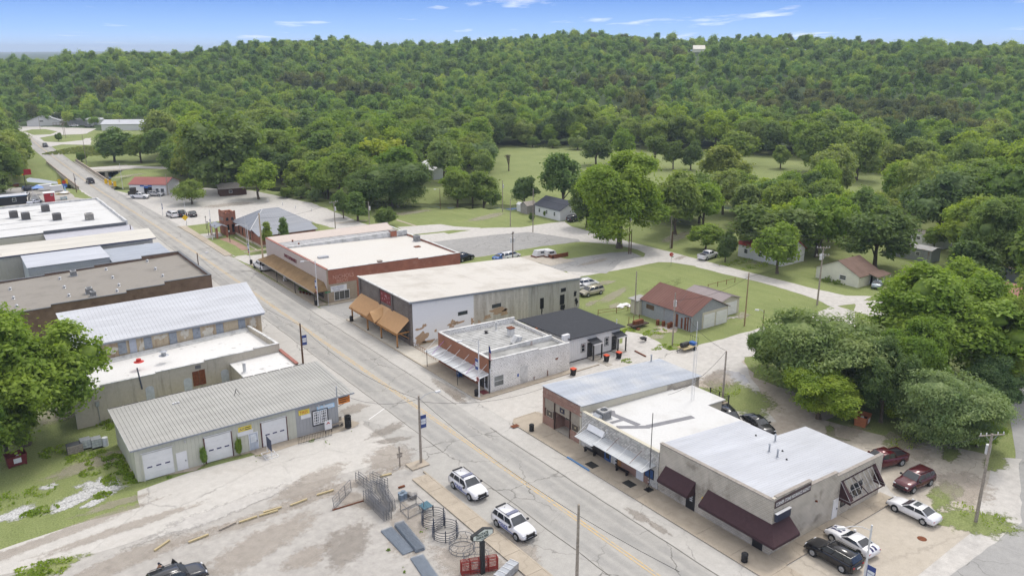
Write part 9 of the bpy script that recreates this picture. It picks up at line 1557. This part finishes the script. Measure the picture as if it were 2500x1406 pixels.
x,y=G(*wh(1225,880));t_=thing('wheelbarrow','black wheelbarrow on the gravel near the tin shed','wheelbarrow',(x,y,0));MB().hexa([(x-.3,y-.25,.4),(x+.3,y-.25,.4),(x+.3,y+.25,.4),(x-.3,y+.25,.4)],[(x-.55,y-.4,.75),(x+.45,y-.4,.7),(x+.45,y+.4,.7),(x-.55,y+.4,.75)]).build('tray',CPLAS,t_);MB().bar((x+.5,y-.05,.2),(x+.5,y+.05,.2),.2,12).build('wheel',RUBBER,t_);MB().bar((x-1,y-.3,.6),(x+.5,y-.05,.25),.025).bar((x-1,y+.3,.6),(x+.5,y+.05,.25),.025).build('handle',WOODP,t_)
x,y=G(*wh(1890,1000));t_=thing('utility_trailer','small flat trailer with a black grill and blue box by the gravel road','trailer',(x,y,0));MB().box(x-1.6,x+1.3,y-.8,y+.8,.5,.62).build('deck',TIM,t_);MB().bar((x-1.5,y,1.05),(x-.1,y,1.05),.38,12).build('grill_drum',BLACK,t_);MB().box(x+.7,x+1.5,y-.5,y+.5,.6,1.05).build('blue_box',plain('tarp_blue',(.03,.12,.40,1),.6),t_);[MB().bar((x+.6,y+s*.85-.08,.33),(x+.6,y+s*.85+.08,.33),.33,14).build('wheel',RUBBER,t_)for s in(-1,1)];mb=MB();[mb.bar((x+1.3,y-.8+k_*.4,.6),(x+1.3,y-.8+k_*.4,1.9),.025,4)for k_ in range(5)];mb.bar((x+1.3,y-.8,1.9),(x+1.3,y+.8,1.9),.03).build('ramp_gate',BLACK,t_);MB().bar((x-1.6,y,.5),(x-2.6,y,.4),.05).bar((x-2.3,y,.4),(x-2.3,y,0),.04).build('tongue',BLACK,t_)
for k_,(p,l)in enumerate(((wh(1440,630),'black-rimmed rusty barrel leftmost by the tin wall'),(wh(1525,650),'rusty barrel in the middle by the tin wall'),(wh(1605,680),'rusty barrel lying open on the slab'),(wh(1640,665),'rusty barrel rightmost by the tin wall'))):x,y=G(*p);tag(MB().cyl(x,y,0,.88,.29,n=14).cyl(x,y,.42,.46,.31,n=14).build('rusty_barrel',RUST),l,'barrel')
x,y=G(*wh(1145,660));t_=thing('old_trailer_wreck','rusty flatbed wreck with weeds beside the slab','trailer',(x,y,0));MB().box(x-1.8,x+1.8,y-.8,y+.8,.45,.6).build('bed',plain('dark_rotten_wood',(.07,.05,.04,1),.95,.4),t_);MB().cyl(x-.9,y-.95,.0,.2,.35,n=12).box(x-1,x+1,y-.3,y+.3,.6,1.2).build('load',RUST,t_);[MB().bar((x+a_,y+.75,.6),(x+a_,y+.75,1.8),.05,4).build('stake',RUST,t_)for a_ in(-1.4,-.3,1.0)]
x,y=G(*wh(1520,700));sheet('slab_patch',blob(x+.8,y-.3,2.2,1.5,.3,30,.3,8),.045,WALK,0,px=False);x,y=G(*wh(900,350));[tag(MB().obox(x+k_*1.2,y-k_*.5,.1+k_*.03,2.4,1.2,.03,.5+k_).build('scrap_sheet',FRAME_W),['larger white sheet lying on the grass left of the tin shed','smaller white sheet lying on the grass left of the tin shed'][k_],'sheet')for k_ in range(2)]
for c,l in((zd(1020,950),'long white camper shell of the scrap heap on the slab'),(zd(1070,955),'short grey-white truck part on the slab')):x,y=G(*c);t_=thing('scrap_vehicle',l,'scrap vehicle',(x,y,.06));L_=2.6 if 'long' in l else 1.4;MB().hexa([(x-L_,y-.8,.3),(x+L_,y-.8,.3),(x+L_,y+.8,.3),(x-L_,y+.8,.3)],[(x-L_*.8,y-.7,1.5),(x+L_*.7,y-.7,1.3),(x+L_*.7,y+.7,1.3),(x-L_*.8,y+.7,1.5)]).build('shell',STEEL,t_);MB().box(x-L_*.5,x+L_*.4,y-.83,y-.72,.85,1.2).build('window',GLASS,t_);MB().box(x-L_*1.1,x+L_*1.1,y-.9,y+.9,.12,.3).build('chassis',RUST,t_)
x,y=G(*zd(1150,965));tag(MB().box(x-2.2,x+2.2,y-.1,y+.1,.05,.9).box(x-2.2,x-2.0,y-.1,y+1.5,.05,.7).build('iron_sheet',RUST),'long rusty iron sheet standing on the scrap slab','sheet')
x,y=G(*zz(600,570,7.03)(645,830));s_=thing('sandwich_board','white sandwich board on the pavement under the shingle canopy','sign',(x,y,.14));MB().slab([(x,y-.35,.15),(x,y+.35,.15),(x+.25,y+.35,1.15),(x+.25,y-.35,1.15)],(.03,0,0)).slab([(x+.6,y-.35,.15),(x+.6,y+.35,.15),(x+.3,y+.35,1.15),(x+.3,y-.35,1.15)],(.03,0,0)).build('panel',FRAME_W,s_);MB().bar((x+.1,y,.7),(x+.08,y,.7),.18,10).build('emblem',plain('grey_print',(.2,.2,.2,1),.7),s_)
for k_ in range(4):x,y=G(*zz(600,570,7.03)(940+k_*55,1030+k_*12));t_=thing('potted_plant',['leftmost','second','third','rightmost'][k_]+' potted plant displayed under the shingle canopy','potted plant',(x,y,.14));MB().cyl(x,y,.14,.5,.18,.24,10).build('pot',RUST,t_);o=bpy.data.objects.new('foliage',KINDS['bush'][0]);COL.objects.link(o);o.parent=t_;o.scale=(.16,.16,.16);o.location=(0,0,.3);o.color=GRN['mid']
for k_,c in enumerate(((1365,20),(1642,88),(1887,155),(2192,205))):x,y=G(*lib(*c));tag(MB().cyl(x,y,0,1.0,.12,n=8).build('bollard',FRAME_W),['furthest','second','third','nearest'][k_]+' white bollard along the lawn edge behind the library','bollard')
# air between the camera and the hill
hm=bpy.data.materials.new('haze_air');hm.use_nodes=True;hn=hm.node_tree;hn.nodes.remove(hn.nodes['Principled BSDF']);pv=hn.nodes.new('ShaderNodeVolumePrincipled');pv.inputs['Color'].default_value=(0.72,0.84,1.0,1);pv.inputs['Density'].default_value=0.00016;hn.links.new(pv.outputs[0],hn.nodes['Material Output'].inputs['Volume'])
hz_=MB().box(-9700,9700,-9700,9990,-9,86).build('haze',hm);hz_['kind']='stuff'
